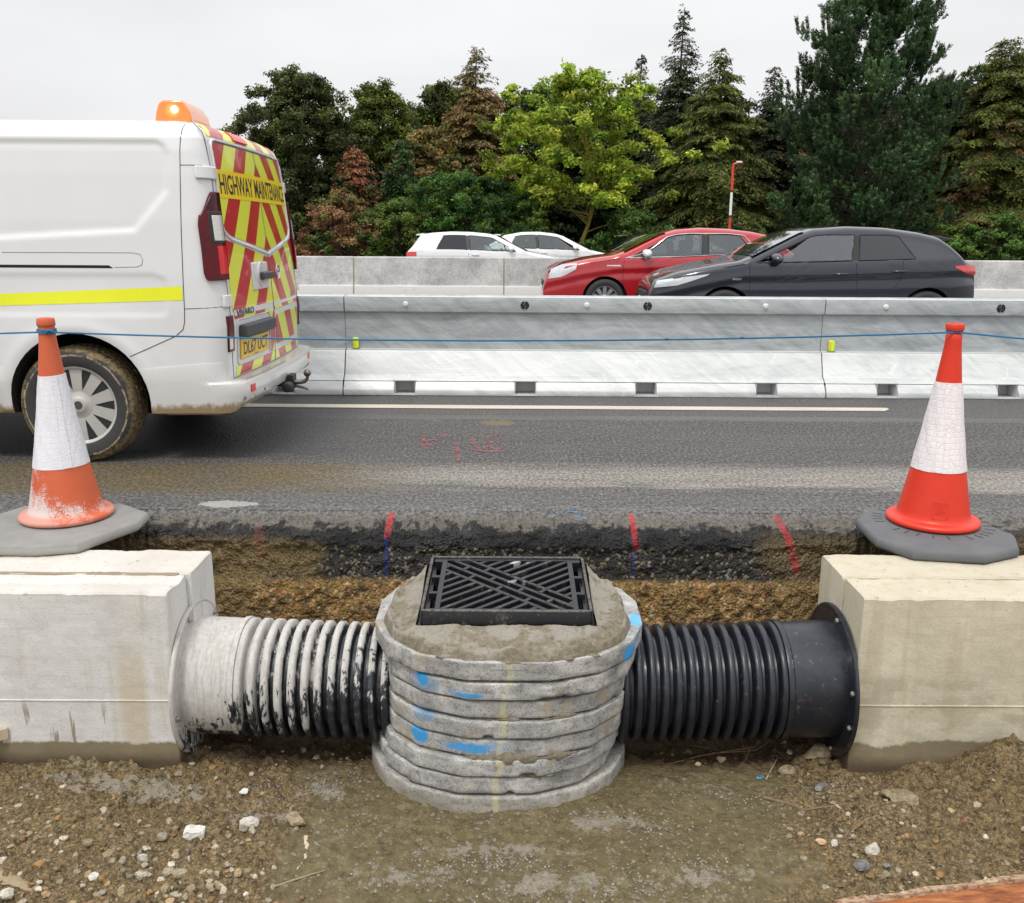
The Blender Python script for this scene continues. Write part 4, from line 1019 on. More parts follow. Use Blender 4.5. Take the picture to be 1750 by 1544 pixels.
# ============================================================ CONES AND ROPE
def m_cone(name, dirty):
    n = NT(name); P = n.pos(); x, y, z = n.sep(P); f = n.noise(60, 6, .75)
    a, b = ((.50, .085, .030), (.60, .135, .055)) if dirty else ((.60, .030, .012), (.68, .042, .016))
    c = n.mix(n.noise(7, 4, .6), a, b)
    if dirty:
        w = n.ma('ADD', n.ma('MULTIPLY', n.noise(170, 4, .8), .62), n.ma('MULTIPLY', n.noise(9, 5, .65), .62))
        lev = n.ma('ADD', n.lin(z, .05, .34, .22, -.16), n.lin(x, -2.22, -1.93, .12, -.12))
        m_ = n.ma('MULTIPLY', n.ma('MULTIPLY', n.smo(n.ma('ADD', w, lev), .66, .73), n.smo(z, .36, .30)), n.smo(z, .078, .10, .35, 1)); c = n.mix(n.ma('MULTIPLY', m_, .9), c, (.66, .61, .58))
        c = n.mix(n.ma('MULTIPLY', n.smo(n.noise(5, 5, .7), .55, .7), .35), c, (.28, .06, .03))
    else:
        c = n.mix(n.ma('MULTIPLY', n.smo(n.noise(40, 5, .75), .66, .72), .35), c, (.40, .16, .10))
    return n.fin(c, .5 if dirty else .38, n.bump(n.noise(90, 4, .6), .12, .002), spec=.4)
def m_sleeve(name, dirty, tint):
    n = NT(name); Q = n.scl(n.obj(), (1, 1, 1)); v = n.vor(38, 'DISTANCE_TO_EDGE', Q, rand=.35); f = n.noise(16, 5, .65)
    c = n.mix(n.smo(v, .02, .09), tuple(t*(.93 if dirty else .91) for t in tint), tint); c = n.mix(n.smo(f, .4, .7), c, tuple(t*.92 for t in tint))
    c = n.mix(n.smo(n.noise(120, 3, .7), .72, .78), c, (.35, .33, .31))
    h = n.ma('ADD', n.smo(v, 0, .12), n.ma('MULTIPLY', f, 1.5))
    return n.fin(c, .38, n.bump(h, .22 if dirty else .38, .003), spec=.5)
def m_base(name, pale):
    n = NT(name); P = n.pos(); f = n.noise(150, 5, .75); g = n.noise(8, 5, .65)
    a, b = ((.16, .158, .150), (.32, .312, .295)) if pale else ((.075, .078, .085), (.155, .158, .165))
    c = n.mix(g, a, b); c = n.mix(n.smo(f, .62, .70), c, (.50, .49, .47) if pale else (.26, .25, .24))
    if pale: c = n.mix(n.ma('MULTIPLY', n.smo(n.sep(P)[2], .040, .028), .7), c, (.36, .34, .30))
    c = n.mix(n.ma('MULTIPLY', n.smo(n.noise(5, 5, .7), .6, .72), .4), c, (.25, .20, .12))
    return n.fin(c, .75, n.bump(f, .35, .002))
MGR = simple('dark_groove', (.03, .03, .032), .8)
def cone(x, y, dirty, label, plate):
    t = thing('traffic_cone', label, 'traffic cone', (x, y, 0))
    M = m_cone('faded_orange_plastic' if dirty else 'bright_orange_plastic', dirty); S = m_sleeve('white_reflective_sleeve', dirty, (.72, .72, .76) if dirty else (.80, .755, .77)); B = m_base('recycled_rubber', dirty)
    def r(z): return np.interp(z, [.055, .10, .2, .3, .5, .7, .86, .925], [.168, .157, .137, .1175, .0845, .0555, .0365, .0335])
    zs = list(np.linspace(.062, .90, 40)); m = MB(); c = (x, y, 0)
    prof = [(.150, .050), (.197, .052), (.203, .058), (.203, .068), (.195, .078), (.176, .079), (.166, .083)]+[(float(r(z)), float(z)) for z in np.linspace(.095, .915, 36)]
    if dirty: prof += [(.0335, .925), (.0375, .928), (.0385, .938), (.0372, .955), (.0335, .962), (.024, .963), (.020, .955), (.019, .90)]
    else: prof += [(.0275, .922), (.0275, .932), (.0385, .936), (.0395, .942), (.0395, .958), (.036, .964), (.026, .965), (.022, .958), (.020, .90)]
    m.lathe(prof, c, 'z', 64, caps=False); m.build('cone_body', M, t, 50)
    m = MB(); za, zb = (.30, .712) if dirty else (.308, .706)
    zz = np.linspace(za, zb, 22); pr = [(float(r(za))+.0004, za)]+[(float(r(z))+.0028, float(z)) for z in zz]+[(float(r(zb))+.0004, zb)]
    rs = []
    for k, (q, h) in enumerate(pr):
        rs.append([(x+(q+(.0008*math.sin(a*9+h*40)+.0006*math.sin(a*17-h*70)))*math.cos(a), y+(q+.0008*math.sin(a*9+h*40))*math.sin(a), h+(.004*math.sin(a*1.0+1) if dirty else 0)) for a in [2*math.pi*j/96 for j in range(96)]])
    m.rings(rs, True, False); sl = m.build('reflective_sleeve', S, t, 60)
    # overlapped seam of the sleeve
    m = MB(); a0 = R(-60) if dirty else R(-125); G = []
    for h in np.linspace(za+.003, zb-.003, 20): G.append([(x+(float(r(h))+.0042+.0006*j)*math.cos(a0+j*.10), y+(float(r(h))+.0042+.0006*j)*math.sin(a0+j*.10), h) for j in range(4)])
    m.grid(G); m.build('sleeve_seam', S, sl, 60)
    m = MB(); pl = plate
    cx_ = sum(p[0] for p in pl)/len(pl); cy_ = sum(p[1] for p in pl)/len(pl)
    def sc(s, z): return [(cx_+(p[0]-cx_)*s, cy_+(p[1]-cy_)*s, z) for p in pl]
    m.rings([sc(.965, .002), sc(.99, .008), sc(1.0, .018), sc(.995, .034), sc(.975, .044), sc(.955, .047)])
    b = m.build('cone_base', B, t, 35, bevel=.004)
    if not dirty:      # raised radial ribs and a small moulded panel on the base
        for a in [R(v) for v in (150, 160, 170, 180, 208, 220, 232, 247, 262, 285, 298, 308, 318, 332, 345, 0, 12, 24, 120, 132)]:
            m = MB(); d = (math.cos(a), math.sin(a)); r0, r1 = .218, .262
            q = (-d[1]*.0022, d[0]*.0022)
            m.prism([(x+d[0]*r0-q[0], y+d[1]*r0-q[1]), (x+d[0]*r1-q[0], y+d[1]*r1-q[1]), (x+d[0]*r1+q[0], y+d[1]*r1+q[1]), (x+d[0]*r0+q[0], y+d[1]*r0+q[1])], 'z', .0462, .0485)
            m.build('base_groove', MGR, b, None)
        # moulded maker's panel on the cone wall
        def on(a, h, o): rr = float(r(h))+o; return Vector((x+rr*math.cos(a), y+rr*math.sin(a), h))
        m = MB(); A0, A1, h0, h1 = R(-118), R(-92), .105, .178
        def strip(pts, w, o=.0016):
            L = []; R_ = []
            for i, (a, h) in enumerate(pts):
                p = pts[min(i+1, len(pts)-1)]; q = pts[max(i-1, 0)]; rr = float(r(h)); ta, th = (p[0]-q[0])*rr, p[1]-q[1]; l = math.hypot(ta, th) or 1; na, nh = -th/l*w/2/rr, ta/l*w/2
                L.append(on(a+na, h+nh, o)); R_.append(on(a-na, h-nh, o))
            m.slab([L, R_], lambda p: (Vector((x-p[0], y-p[1], 0)).normalized()*.0022))
        for e in ([(A0, h0), (A1, h0)], [(A1, h0), (A1, h1)], [(A1, h1), (A0, h1)], [(A0, h1), (A0, h0)]):
            strip([(e[0][0]+(e[1][0]-e[0][0])*k/6, e[0][1]+(e[1][1]-e[0][1])*k/6) for k in range(7)], .0022)
        strip([(R(-105)+R(8.5)*math.cos(k*math.pi/8), .161+.009*math.sin(k*math.pi/8)) for k in range(17)], .0018)
        for hh in (.146, .140, .134, .128): strip([(R(-113)+R(16)*k/5, hh) for k in range(6)], .0014)
        for a, h in ((A0+R(3), h0+.006), (A1-R(3), h0+.006), (A0+R(3), h1-.006), (A1-R(3), h1-.006)): strip([(a+R(1.2)*math.cos(k), h+.0025*math.sin(k)) for k in np.linspace(0, 6.28, 9)], .0022)
        tv, tf = text_mesh('JSP', .011, 1.15, .0004)
        m.add([on(R(-105)+v[0]/float(r(.16)), .161+v[1], .0026) for v in tv], tf)
        m.build('moulded_panel', M, t, 40)
    return t
PL = [onZ(-5, 912, .0), onZ(40, 884, .03), onZ(205, 870, .045), onZ(244, 880, .045), onZ(245, 893, .03), onZ(190, 938, .02), onZ(60, 952, .0), onZ(-20, 950, .0)]
PLl = [(-2.44, 3.98), (-2.36, 4.20), (-1.90, 4.255), (-1.715, 4.11), (-1.70, 3.95), (-1.84, 3.645), (-2.0, 3.60), (-2.34, 3.61), (-2.44, 3.76)]
PLr = [(1.615, 4.07), (1.74, 4.25), (2.03, 4.29), (2.17, 4.15), (2.245, 3.84), (2.17, 3.67), (1.98, 3.58), (1.70, 3.625), (1.60, 3.78)]
cone(-2.065, 4.03, True, 'faded orange traffic cone splashed with white cement, in front of the van wheel', PLl)
cone(1.955, 4.03, False, 'bright clean red orange traffic cone on a grey rubber base at the right', PLr)
n = NT('blue_rope_fibre'); o_ = n.obj(); X, Y, Z = n.sep(o_)
w = n.ma('SINE', n.ma('ADD', n.ma('MULTIPLY', X, 520), n.ma('MULTIPLY', Z, 900))); c = n.mix(n.lin(w, -1, 1), (.004, .07, .18), (.015, .24, .46))
M_rope = n.fin(c, .6, n.bump(w, .6, .002))
m = MB(); r_ = .0042
zl, zr = .905, .928
def sag(xa, za, xb, zb, y, s, k=40): return [(xa+(xb-xa)*i/k, y, za+(zb-za)*i/k-s*4*(i/k)*(1-i/k)) for i in range(k+1)]
xl, xr = -2.065, 1.955
m.tube(sag(xl+.03, zl-.002, xr-.02, zr, 4.0, .037, 60), r_, 6); m.tube(sag(xr, zr, xr+5, .86, 4.0, .10, 30), r_, 6)
m.tube([(xl-.03, 4.0, zl-.003)]+sag(xl-.03, zl-.003, xl-5, .80, 4.0, .02, 30)[1:], r_, 6)
for (x_, z_, rr) in ((xl, zl, .0375), (xl, zl+.006, .0372), (xl, zl-.006, .0375), (xr, zr, .0315), (xr, zr+.0045, .031)):
    m.tube([(x_+rr*math.cos(a), 4.03+rr*math.sin(a), z_+.003*math.sin(a*2)) for a in np.linspace(0, 6.283, 33)], r_, 6)
m.tube([(x_, y_, z_) for x_, y_, z_ in ((xl+.018, 3.99, zl-.004), (xl+.03, 3.985, zl+.010), (xl+.038, 3.995, zl+.002), (xl+.028, 3.99, zl-.008))], r_, 6)
for k in range(2): p = sag(xl+.03, zl-.002, xr-.02, zr, 4.0, .037, 60)[41+k*5]; m.tube([(p[0]-.012, p[1], p[2]), (p[0], p[1]-.003, p[2]+.004), (p[0]+.012, p[1], p[2])], .0045, 6)
o = m.build('rope', M_rope, None, 60, loc=(0, 4.0, .9)); tagp(o, 'thin blue twisted rope strung between the tops of the two cones', 'rope')

# ============================================================ STEEL BARRIER
def m_galv(name, lo, hi, seed):
    n = NT(name); P = n.pos(); Q = n.vop('ADD', P, (seed*3.1, 0, 0)); x, y, z = n.sep(Q)
    wv = n.noise(3.0, 6, .68, n.scl(Q, (.5, 1, 2.4)), 2.2); w2 = n.noise(2.2, 7, .7, n.scl(n.comb(n.ma('ADD', x, n.ma('MULTIPLY', z, 1.3)), y, n.ma('MULTIPLY', z, .6)), (2.2, 1, 1)), 1.2); f = n.noise(60, 4, .7)
    c = n.mix(n.ramp(n.ma('ADD', n.ma('MULTIPLY', wv, .5), n.ma('MULTIPLY', w2, .5)), (.38, 0), (.58, 1)), lo, hi)
    dk = n.ma('MULTIPLY', n.smo(w2, .56, .68), n.smo(x, 2.5+seed*3.1, 3.2+seed*3.1)); c = n.mix(n.ma('MULTIPLY', dk, .45), c, tuple(v*.55 for v in lo))
    line = n.vor(3, 'DISTANCE_TO_EDGE', n.scl(n.comb(x, y, n.ma('ADD', n.ma('MULTIPLY', x, .35), n.ma('MULTIPLY', z, 4))), (.6, .6, 1))); c = n.mix(n.ma('MULTIPLY', n.smo(line, .02, .0), .25), c, tuple(min(1, v*1.35) for v in hi))
    c = n.mix(n.smo(n.noise(55, 3, .7), .72, .77), c, (.12, .11, .10))
    c = n.mix(n.ma('MULTIPLY', n.smo(n.ma('ADD', z, n.ma('MULTIPLY', wv, .05)), .06, .0), .5), c, (.22, .20, .17))
    return n.fin(c, n.lin(wv, .3, .7, .42, .6), n.bump(n.noise(4, 3, .5), .12, .01), .25, spec=.5)
G_up = m_galv('galvanised_upper', (.30, .33, .345), (.50, .53, .545), 0); G_lo = m_galv('galvanised_base', (.46, .48, .475), (.62, .635, .625), 1)
G_rail = m_galv('galvanised_rail', (.30, .33, .335), (.48, .51, .52), 2); G_in = simple('galvanised_inside', (.55, .56, .565), .5, .1)
G_edge = simple('bright_zinc_edge', (.74, .75, .75), .4, .2)
M_logo = simple('black_sticker', (.012, .012, .014), .4)
n = NT('fluorescent_reflector'); M_refl = n.fin((.72, .86, .05), .35)
Y0 = 7.60; LB = 4.10
def barrier(xa, label, logos, bolts):
    xb = xa+LB-.008; t = thing('steel_barrier_section', label, 'steel barrier', (xa+LB/2, Y0+.35, 0), 'steel barrier sections along the closed lane')
    yc = Y0+.36
    pk = [xa+.52+1.025*k for k in range(4)]; hw = .088
    # base: foot slope pieces between pockets, then the panel above
    foot = [(0, .0), (0, .040), (.006, .055), (.055, .118), (.055, 0)]
    cuts = [xa]+[v for p in pk for v in (p-hw, p+hw)]+[xb]
    for s in (0, 1):
        m = MB()
        for a, b in zip(cuts[0::2], cuts[1::2]):
            poly = [(Y0+q if s == 0 else 2*yc-Y0-q, z) for q, z in foot]
            # feet corners are cut back at the bottom
            m.rings([[(a, p[0], p[1]) for p in poly], [(b, p[0], p[1]) for p in poly]])
        m.build('base_foot', G_lo, t, 30, bevel=.006)
    prof = [(Y0+.056, .118), (Y0+.080, .142), (Y0+.120, .165), (Y0+.195, .352), (Y0+.200, .360), (Y0+.208, .363), (Y0+.235, .364)]
    poly = prof+[(2*yc-y, z) for y, z in prof[::-1]]
    m = MB(); m.rings([[(x, p[0], p[1]) for p in poly] for x in (xa, xb)]); m.build('base_shell', G_lo, t, 40, bevel=.003)
    m = MB(); m.box(xa, xb, Y0+.206, Y0+.212, .3645, .3695); m.box(xa, xb, Y0+.230, Y0+.236, .3665, .3735); m.build('base_lip', G_edge, t, None)
    up = [(Y0+.240, .364), (Y0+.240, .705)]; poly = up+[(2*yc-y, z) for y, z in up[::-1]]
    m = MB(); m.rings([[(x, p[0], p[1]) for p in poly] for x in (xa, xb)]); m.build('upper_panel', G_up, t, None)
    rl = [(Y0+.236, .682), (Y0+.205, .688), (Y0+.200, .694), (Y0+.196, .800), (Y0+.200, .812), (Y0+.212, .818), (Y0+.36, .826)]
    poly = rl+[(2*yc-y, z) for y, z in rl[::-1][1:]]
    m = MB(); m.rings([[(x, p[0], p[1]) for p in poly] for x in (xa, xb)]); m.build('top_rail', G_rail, t, 40, bevel=.002)
    m = MB(); m.box(xa+.004, xb-.004, Y0+.198, Y0+.215, .811, .821); m.build('rail_edge', G_edge, t, None, bevel=.003)
    # fork pockets
    for p in pk:
        m = MB(); m.box(p-hw-.012, p+hw+.012, Y0-.006, Y0+.30, .003, .012); m.box(p-hw-.012, p+hw+.012, Y0+.004, Y0+.010, .012, .020)
        m.build('pocket_floor', G_lo, t, None, bevel=.003)
        m = MB(); m.box(p-hw, p+hw, Y0+.20, Y0+.205, .014, .117); m.box(p-hw+.001, p-hw+.005, Y0+.03, Y0+.29, .013, .116)
        m.box(p+hw-.005, p+hw-.001, Y0+.03, Y0+.29, .013, .116); m.build('pocket_wall', G_in, t, None)
        m = MB(); m.box(p-hw-.014, p+hw+.014, Y0+.048, Y0+.070, .1175, .128); m.build('pocket_hood', G_lo, t, None, bevel=.004)
    for x in bolts:
        m = MB(); m.lathe([(.024, 0), (.024, -.004), (.019, -.006), (.018, -.014), (.015, -.018), (.004, -.019)], (x, Y0+.199, .757), 'y', 12); m.build('bolt', G_edge, t, 30)
    for x in logos:
        zc = .752; yy = Y0+.1955; m = MB(); K = 14
        for s in range(4):      # round badge split by gaps, with an open Z inside
            a0, a1 = s*90+9, s*90+81
            pts = [(x+.036*math.cos(R(a0+(a1-a0)*k/K)), zc+.036*math.sin(R(a0+(a1-a0)*k/K))) for k in range(K+1)]+[(x+.024*math.cos(R(a1-(a1-a0)*k/K)), zc+.024*math.sin(R(a1-(a1-a0)*k/K))) for k in range(K+1)]
            m.prism(pts, 'y', yy, yy-.002)
        m.prism([(x-.036, zc-.009), (x-.010, zc-.009), (x-.004, zc+.009), (x-.036, zc+.009)], 'y', yy, yy-.002); m.prism([(x+.036, zc+.009), (x+.010, zc+.009), (x+.004, zc-.009), (x+.036, zc-.009)], 'y', yy, yy-.002)
        m.prism([(x-.020, zc+.022), (x+.020, zc+.022), (x+.020, zc+.014), (x-.020, zc+.014)], 'y', yy, yy-.002); m.prism([(x-.020, zc-.022), (x+.020, zc-.022), (x+.020, zc-.014), (x-.020, zc-.014)], 'y', yy, yy-.002)
        m.prism([(x-.018, zc-.014), (x-.006, zc-.014), (x+.018, zc+.014), (x+.006, zc+.014)], 'y', yy-.0004, yy-.0024)
        m.build('round_badge', M_logo, t, None)
    # joint tongue
    m = MB(); m.box(xa-.004, xa+.10, Y0+.2385, Y0+.2395, .37, .68); m.build('joint_plate', G_up, t, None)
    return t
XA = -1.435
def bx_(px): return onY(px, 515, Y0+.2).x
barrier(XA-LB, 'steel barrier section directly behind the rear of the white van', [XA-3.3], [XA-2.6, XA-1.1])
barrier(XA, 'middle steel barrier section, between the van and the streaky right hand section', [bx_(897), bx_(1107)], [bx_(693), bx_(1003), bx_(1309)])
barrier(XA+LB, 'steel barrier section with darker zinc streaks behind the clean cone', [bx_(1712)], [bx_(1515), XA+LB+1.9, XA+LB+3.4])
barrier(XA-2*LB, 'steel barrier section farthest left, wholly behind the van', [XA-2*LB+1], [XA-2*LB+2]); barrier(XA+2*LB, 'steel barrier section farthest right at the edge of view', [XA+2*LB+1.5], [XA+2*LB+.6])
for k, lb in ((0, 'lime green reflector on the steel barrier ledge just right of the van'), (1, 'lime green reflector on the steel barrier ledge left of the clean cone')):
    x = onY(608, 585, Y0+.215).x+k*LB; r_ = thing('reflector', lb, 'reflector', (x, Y0+.218, .366), 'reflectors at the barrier joints')
    m = MB(); m.prism([(x+a, .376+b) for a, b in rrect(-.025, .025, 0, .092, .012)], 'y', Y0+.210, Y0+.228)
    m.build('lens', M_refl, r_, 30, bevel=.004); m = MB(); m.box(x-.028, x+.028, Y0+.205, Y0+.236, .370, .379); m.build('foot', simple('green_foot', (.20, .30, .05), .5), r_, None)
    m = MB(); m.box(x-.021, x-.008, Y0+.2055, Y0+.2095, .393, .452); m.build('amber_strip', simple('amber_strip', (.75, .55, .04), .3), r_, None)

# ============================================================ CONCRETE CENTRAL BARRIER
n = NT('barrier_concrete'); P = n.pos(); x, y, z = n.sep(P)
g = n.noise(2.2, 6, .65); f = n.noise(26, 6, .75); rn = n.rnd()
c = n.mix(n.ramp(n.ma('ADD', n.ma('MULTIPLY', g, .55), n.ma('MULTIPLY', f, .45)), (.38, 0), (.62, 1)), (.27, .27, .262), (.60, .595, .58))
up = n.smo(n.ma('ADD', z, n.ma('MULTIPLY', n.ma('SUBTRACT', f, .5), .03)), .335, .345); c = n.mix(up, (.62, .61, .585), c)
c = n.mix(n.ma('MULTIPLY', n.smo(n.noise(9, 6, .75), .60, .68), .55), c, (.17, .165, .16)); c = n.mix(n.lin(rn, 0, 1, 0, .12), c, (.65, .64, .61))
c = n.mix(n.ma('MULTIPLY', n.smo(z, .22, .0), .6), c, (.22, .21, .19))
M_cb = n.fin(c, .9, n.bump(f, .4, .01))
M_joint = simple('joint_stain', (.30, .26, .17), .9)
YC = 18.3; xk = onY(603, 470, YC).x-.0; Lc = 2.995
lab = {-2: 'concrete barrier unit mostly behind the van rear', -1: 'concrete barrier unit seen just right of the van', 0: 'concrete barrier unit with the white cars behind it, left of the red car', 1: 'concrete barrier unit half hidden by the red car bonnet',
       2: 'concrete barrier unit behind the red car', 3: 'concrete barrier unit behind the middle of the dark car', 4: 'concrete barrier unit at the tail of the dark car', 5: 'concrete barrier unit at the right edge behind the clean cone'}
for k in range(-2, 6):
    a = xk+Lc*(k-0)+.012-Lc*0; b = a+Lc-.024
    half = [(-.30, 0), (-.30, .10), (-.245, .335), (-.225, .345), (-.215, .36), (-.135, .885), (-.12, .9)]
    t = thing('concrete_barrier_unit', lab[k], 'concrete barrier', ((a+b)/2, YC+.3, 0), 'precast concrete barrier units between the carriageways')
    poly = [(YC+.30+y, z) for y, z in half]+[(YC+.30-y, z) for y, z in half[::-1]]
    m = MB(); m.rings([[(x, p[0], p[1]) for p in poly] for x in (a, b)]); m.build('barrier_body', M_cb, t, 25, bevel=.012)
    m = MB(); m.rings([[(x, YC+.30+(p[0]-YC-.30)*.93, p[1]*.985) for p in poly] for x in (b+.001, b+.023)]); m.build('joint_seal', M_joint, t, None)
# slim red and white marker pole
px, py = onY(1247, 385, 19.6), onY(1249, 283, 19.6); t = thing('marker_pole', 'slim red and white banded pole with a short arm, in front of the trees', 'marker pole', (px.x, 19.6, 0))
Mr = simple('red_pole_paint', (.62, .05, .02), .4); Mw = simple('white_pole_paint', (.78, .78, .76), .4); top = py.z
for i, (a, b, mt) in enumerate([(0, .9, Mw), (.9, onY(1248, 370, 19.6).z, Mr), (onY(1248, 370, 19.6).z, onY(1248, 327, 19.6).z, Mw), (onY(1248, 327, 19.6).z, top, Mr)]):
    m = MB(); m.lathe([(.028, a), (.026, b)], (px.x, 19.6, 0), 'z', 10); m.build('pole_band', mt, t, 40)
for zz_ in (onY(1248, 370, 19.6).z, onY(1248, 327, 19.6).z):
    m = MB(); m.lathe([(.032, zz_-.02), (.032, zz_+.02)], (px.x, 19.6, 0), 'z', 10); m.build('collar', simple('black_collar', (.02, .02, .02), .5), t, 40)
m = MB(); m.tube([(px.x, 19.6, top), (px.x+.02, 19.6, top+.03), (px.x+.19, 19.6, top+.06)], .022, 8); m.build('arm', Mr, t, 40)
m = MB(); m.box(px.x+.06, px.x+.17, 19.57, 19.63, top+.05, top+.085); m.build('arm_tip', Mw, t, 40, bevel=.008)
# ============================================================ VAN
VYC = 6.18
XM = [(.3, -1.625), (.48, -1.625), (.8, -1.612), (1.24, -1.638), (1.55, -1.668), (1.7, -1.680), (1.85, -1.702), (1.90, -1.722), (1.935, -1.765), (1.955, -1.83), (1.968, -1.93), (1.973, -2.1)]
HW = [(.3, .955), (.5, .975), (.9, .978), (1.1, .972), (1.4, .955), (1.65, .930), (1.78, .912), (1.85, .893), (1.90, .860), (1.93, .815), (1.95, .745), (1.962, .62), (1.969, .45), (1.973, .2)]
XF = [(.3, -6.50), (.55, -6.60), (.8, -6.55), (.98, -6.38), (1.12, -5.95), (1.2, -5.72), (1.5, -5.33), (1.8, -4.98), (1.88, -4.82), (1.93, -4.6), (1.955, -4.3), (1.968, -4.0), (1.973, -3.6)]
CR = .115
def v_xr(y, z): return interp(XM, z)-.036*((y-VYC)/.82)**2
def inside_soft(x, z, poly, w):
    """signed distance-like soft mask for a convex polygon (x,z), counter-clockwise"""
    d = 1e9; n_ = len(poly)
    for i in range(n_):
        a, b = poly[i], poly[(i+1) % n_]; ex, ez = b[0]-a[0], b[1]-a[1]; L = math.hypot(ex, ez)
        q = ((x-a[0])*(-ez)+(z-a[1])*ex)/L; d = np.minimum(d, q)
    return sstep(0, w, d)
def side_disp(x, z):
    x = np.asarray(x, float); z = np.asarray(z, float)
    rec = [(-4.55, 1.22), (-2.87, 1.285), (-2.11, 1.330), (-1.985, 1.475), (-1.918, 1.55), (-1.905, 1.76), (-1.925, 1.81), (-1.975, 1.842), (-4.55, 1.842)]
    d = .014*inside_soft(x, z, rec, .035)
    lo = [(-4.6, .86), (-1.99, .86), (-1.955, .885), (-1.945, 1.0), (-1.955, 1.085), (-2.03, 1.115), (-4.6, 1.105)]
    d = d+.006*inside_soft(x, z, lo, .03)
    # wheel arch flare
    for cx in (-2.51, -5.588):
        rr = np.hypot(x-cx, z-.365); d = d-.012*np.exp(-((rr-.43)/.05)**2)*(z > .3)-.010*np.exp(-((rr-.50)/.12)**2)
    d = d+.006*np.exp(-((z-.62)/.05)**2)*(x < -2.95)
    d = d+.012*sstep(.50, .30, z)*(x < -2.95)
    return d
def van_pt(s, z, off=0.0, far=False):
    h = interp(HW, z); r = min(CR, h*.5); y0 = VYC-h; q = r*math.pi/2; xc = v_xr(y0+r, z)-r
    if s <= 0:
        x = xc+s; y = y0+float(side_disp(x, z))*(1 if z < 1.88 else 0)-off
    elif s < q:
        a = s/r; x = xc+(r+off)*math.sin(a); y = y0+r-(r+off)*math.cos(a)
    else: y = y0+r+(s-q); x = v_xr(y, z)+off
    return Vector((x, 2*VYC-y if far else y, z))
SQ = CR*math.pi/2
def s_of_x(x, z): h = interp(HW, z); r = min(CR, h*.5); return x-(v_xr(VYC-h+r, z)-r)
def van_body():
    zs = list(np.linspace(.30, 1.84, 112))+list(np.linspace(1.85, 1.93, 9))+[1.937, 1.944, 1.95, 1.956, 1.962, 1.966, 1.969, 1.971, 1.973]
    R_ = []
    for z in zs:
        h = interp(HW, z); r = min(CR, h*.5); y0 = VYC-h; xf = interp(XF, z); xc = v_xr(y0+r, z)-r; rf = min(.28, h*.5)
        side = []
        X = list(np.linspace(xc, xc-1.35, 86))
        X += list(np.linspace(xc-1.35, xf+rf, 46))[1:]
        dd = side_disp(np.array(X), np.full(len(X), z))*(1 if z < 1.88 else 0)
        half = []
        for k in range(13): y = VYC-(VYC-(y0+r))*k/12; half.append((v_xr(y, z), y))
        for k in range(1, 9): a = R(90-90*k/9); half.append((xc+r*math.sin(a), y0+r-r*math.cos(a)))
        for x_, d_ in zip(X, dd): half.append((x_, y0+float(d_)))
        for k in range(1, 9): a = R(90*k/9); half.append((xf+rf-rf*math.sin(a), y0+rf-rf*math.cos(a)))
        for k in range(9): y = y0+rf+(VYC-y0-rf)*k/8; half.append((xf-.03*(1-((VYC-y)/h)**2), y))
        # half runs rear centre -> near side -> front centre ; mirror for the far side
        full = half+[(x, 2*VYC-y) for x, y in half[-2:0:-1]]
        R_.append([(x, y, z) for x, y in full])
    m = MB(); m.rings(R_); return m
n = NT('white_van_paint'); P = n.pos(); x, y, z = n.sep(P); f = n.noise(70, 6, .75); g = n.noise(4, 5, .6)
c = n.mix(g, (.66, .665, .67), (.71, .715, .72))
fade = n.ma('ADD', n.ma('MULTIPLY', n.ma('SUBTRACT', g, .5), .5), z)
c = n.mix(n.ma('MULTIPLY', n.smo(fade, .80, .35), n.smo(f, .2, .7, .12, .26)), c, (.50, .46, .37))
mudz = n.ma('ADD', z, n.ma('ADD', n.ma('MULTIPLY', n.ma('SUBTRACT', n.noise(16, 6, .75, n.scl(P, (1, 1, .5))), .5), .12), n.lin(x, -2.1, -1.7, .0, -.015)))
c = n.mix(n.ma('MULTIPLY', n.smo(mudz, .365, .325), .92), c, n.mix(f, (.16, .10, .035), (.34, .25, .12)))
M_van = n.fin(c, .26, None, spec=.5, **{'Coat Weight': .5, 'Coat Roughness': .08})
M_black = simple('black_trim', (.018, .018, .020), .55, var=.3, bump=.1); M_gap = simple('panel_gap', (.03, .03, .03), .8); M_gapl = simple('light_panel_gap', (.16, .16, .16), .8)
M_grey = simple('dark_grey_trim', (.055, .058, .064), .5, var=.15)
M_arch = simple('arch_liner', (.010, .009, .008), .9)
van = thing('maintenance_van', 'white panel van with red and yellow chevron rear doors and lit amber roof beacon', 'van', (-4.0, VYC, 0))
bm_ = van_body().mesh('van_body')
cut = []
for cx in (-2.51, -5.588):
    for sg in (-1, 1):
        m = MB(); m.lathe([(.405, -.24), (.405, .24)], (cx, VYC+sg*.86, .365), 'y', 48)
        m.box(cx-.405, cx+.405, VYC+sg*.86-.2405, VYC+sg*.86+.2405, .12, .36); 
        m2 = MB(); m2.lathe([(.405, -.24), (.405, .24)], (cx, VYC+sg*.86, .365), 'y', 48); cut.append(m2.mesh('cut'))
me = boolean_cut(bm_, cut, [M_van], M_arch)
vb = link_mesh('body', me, [], van, 42)
for i, sl in enumerate(me.materials): pass
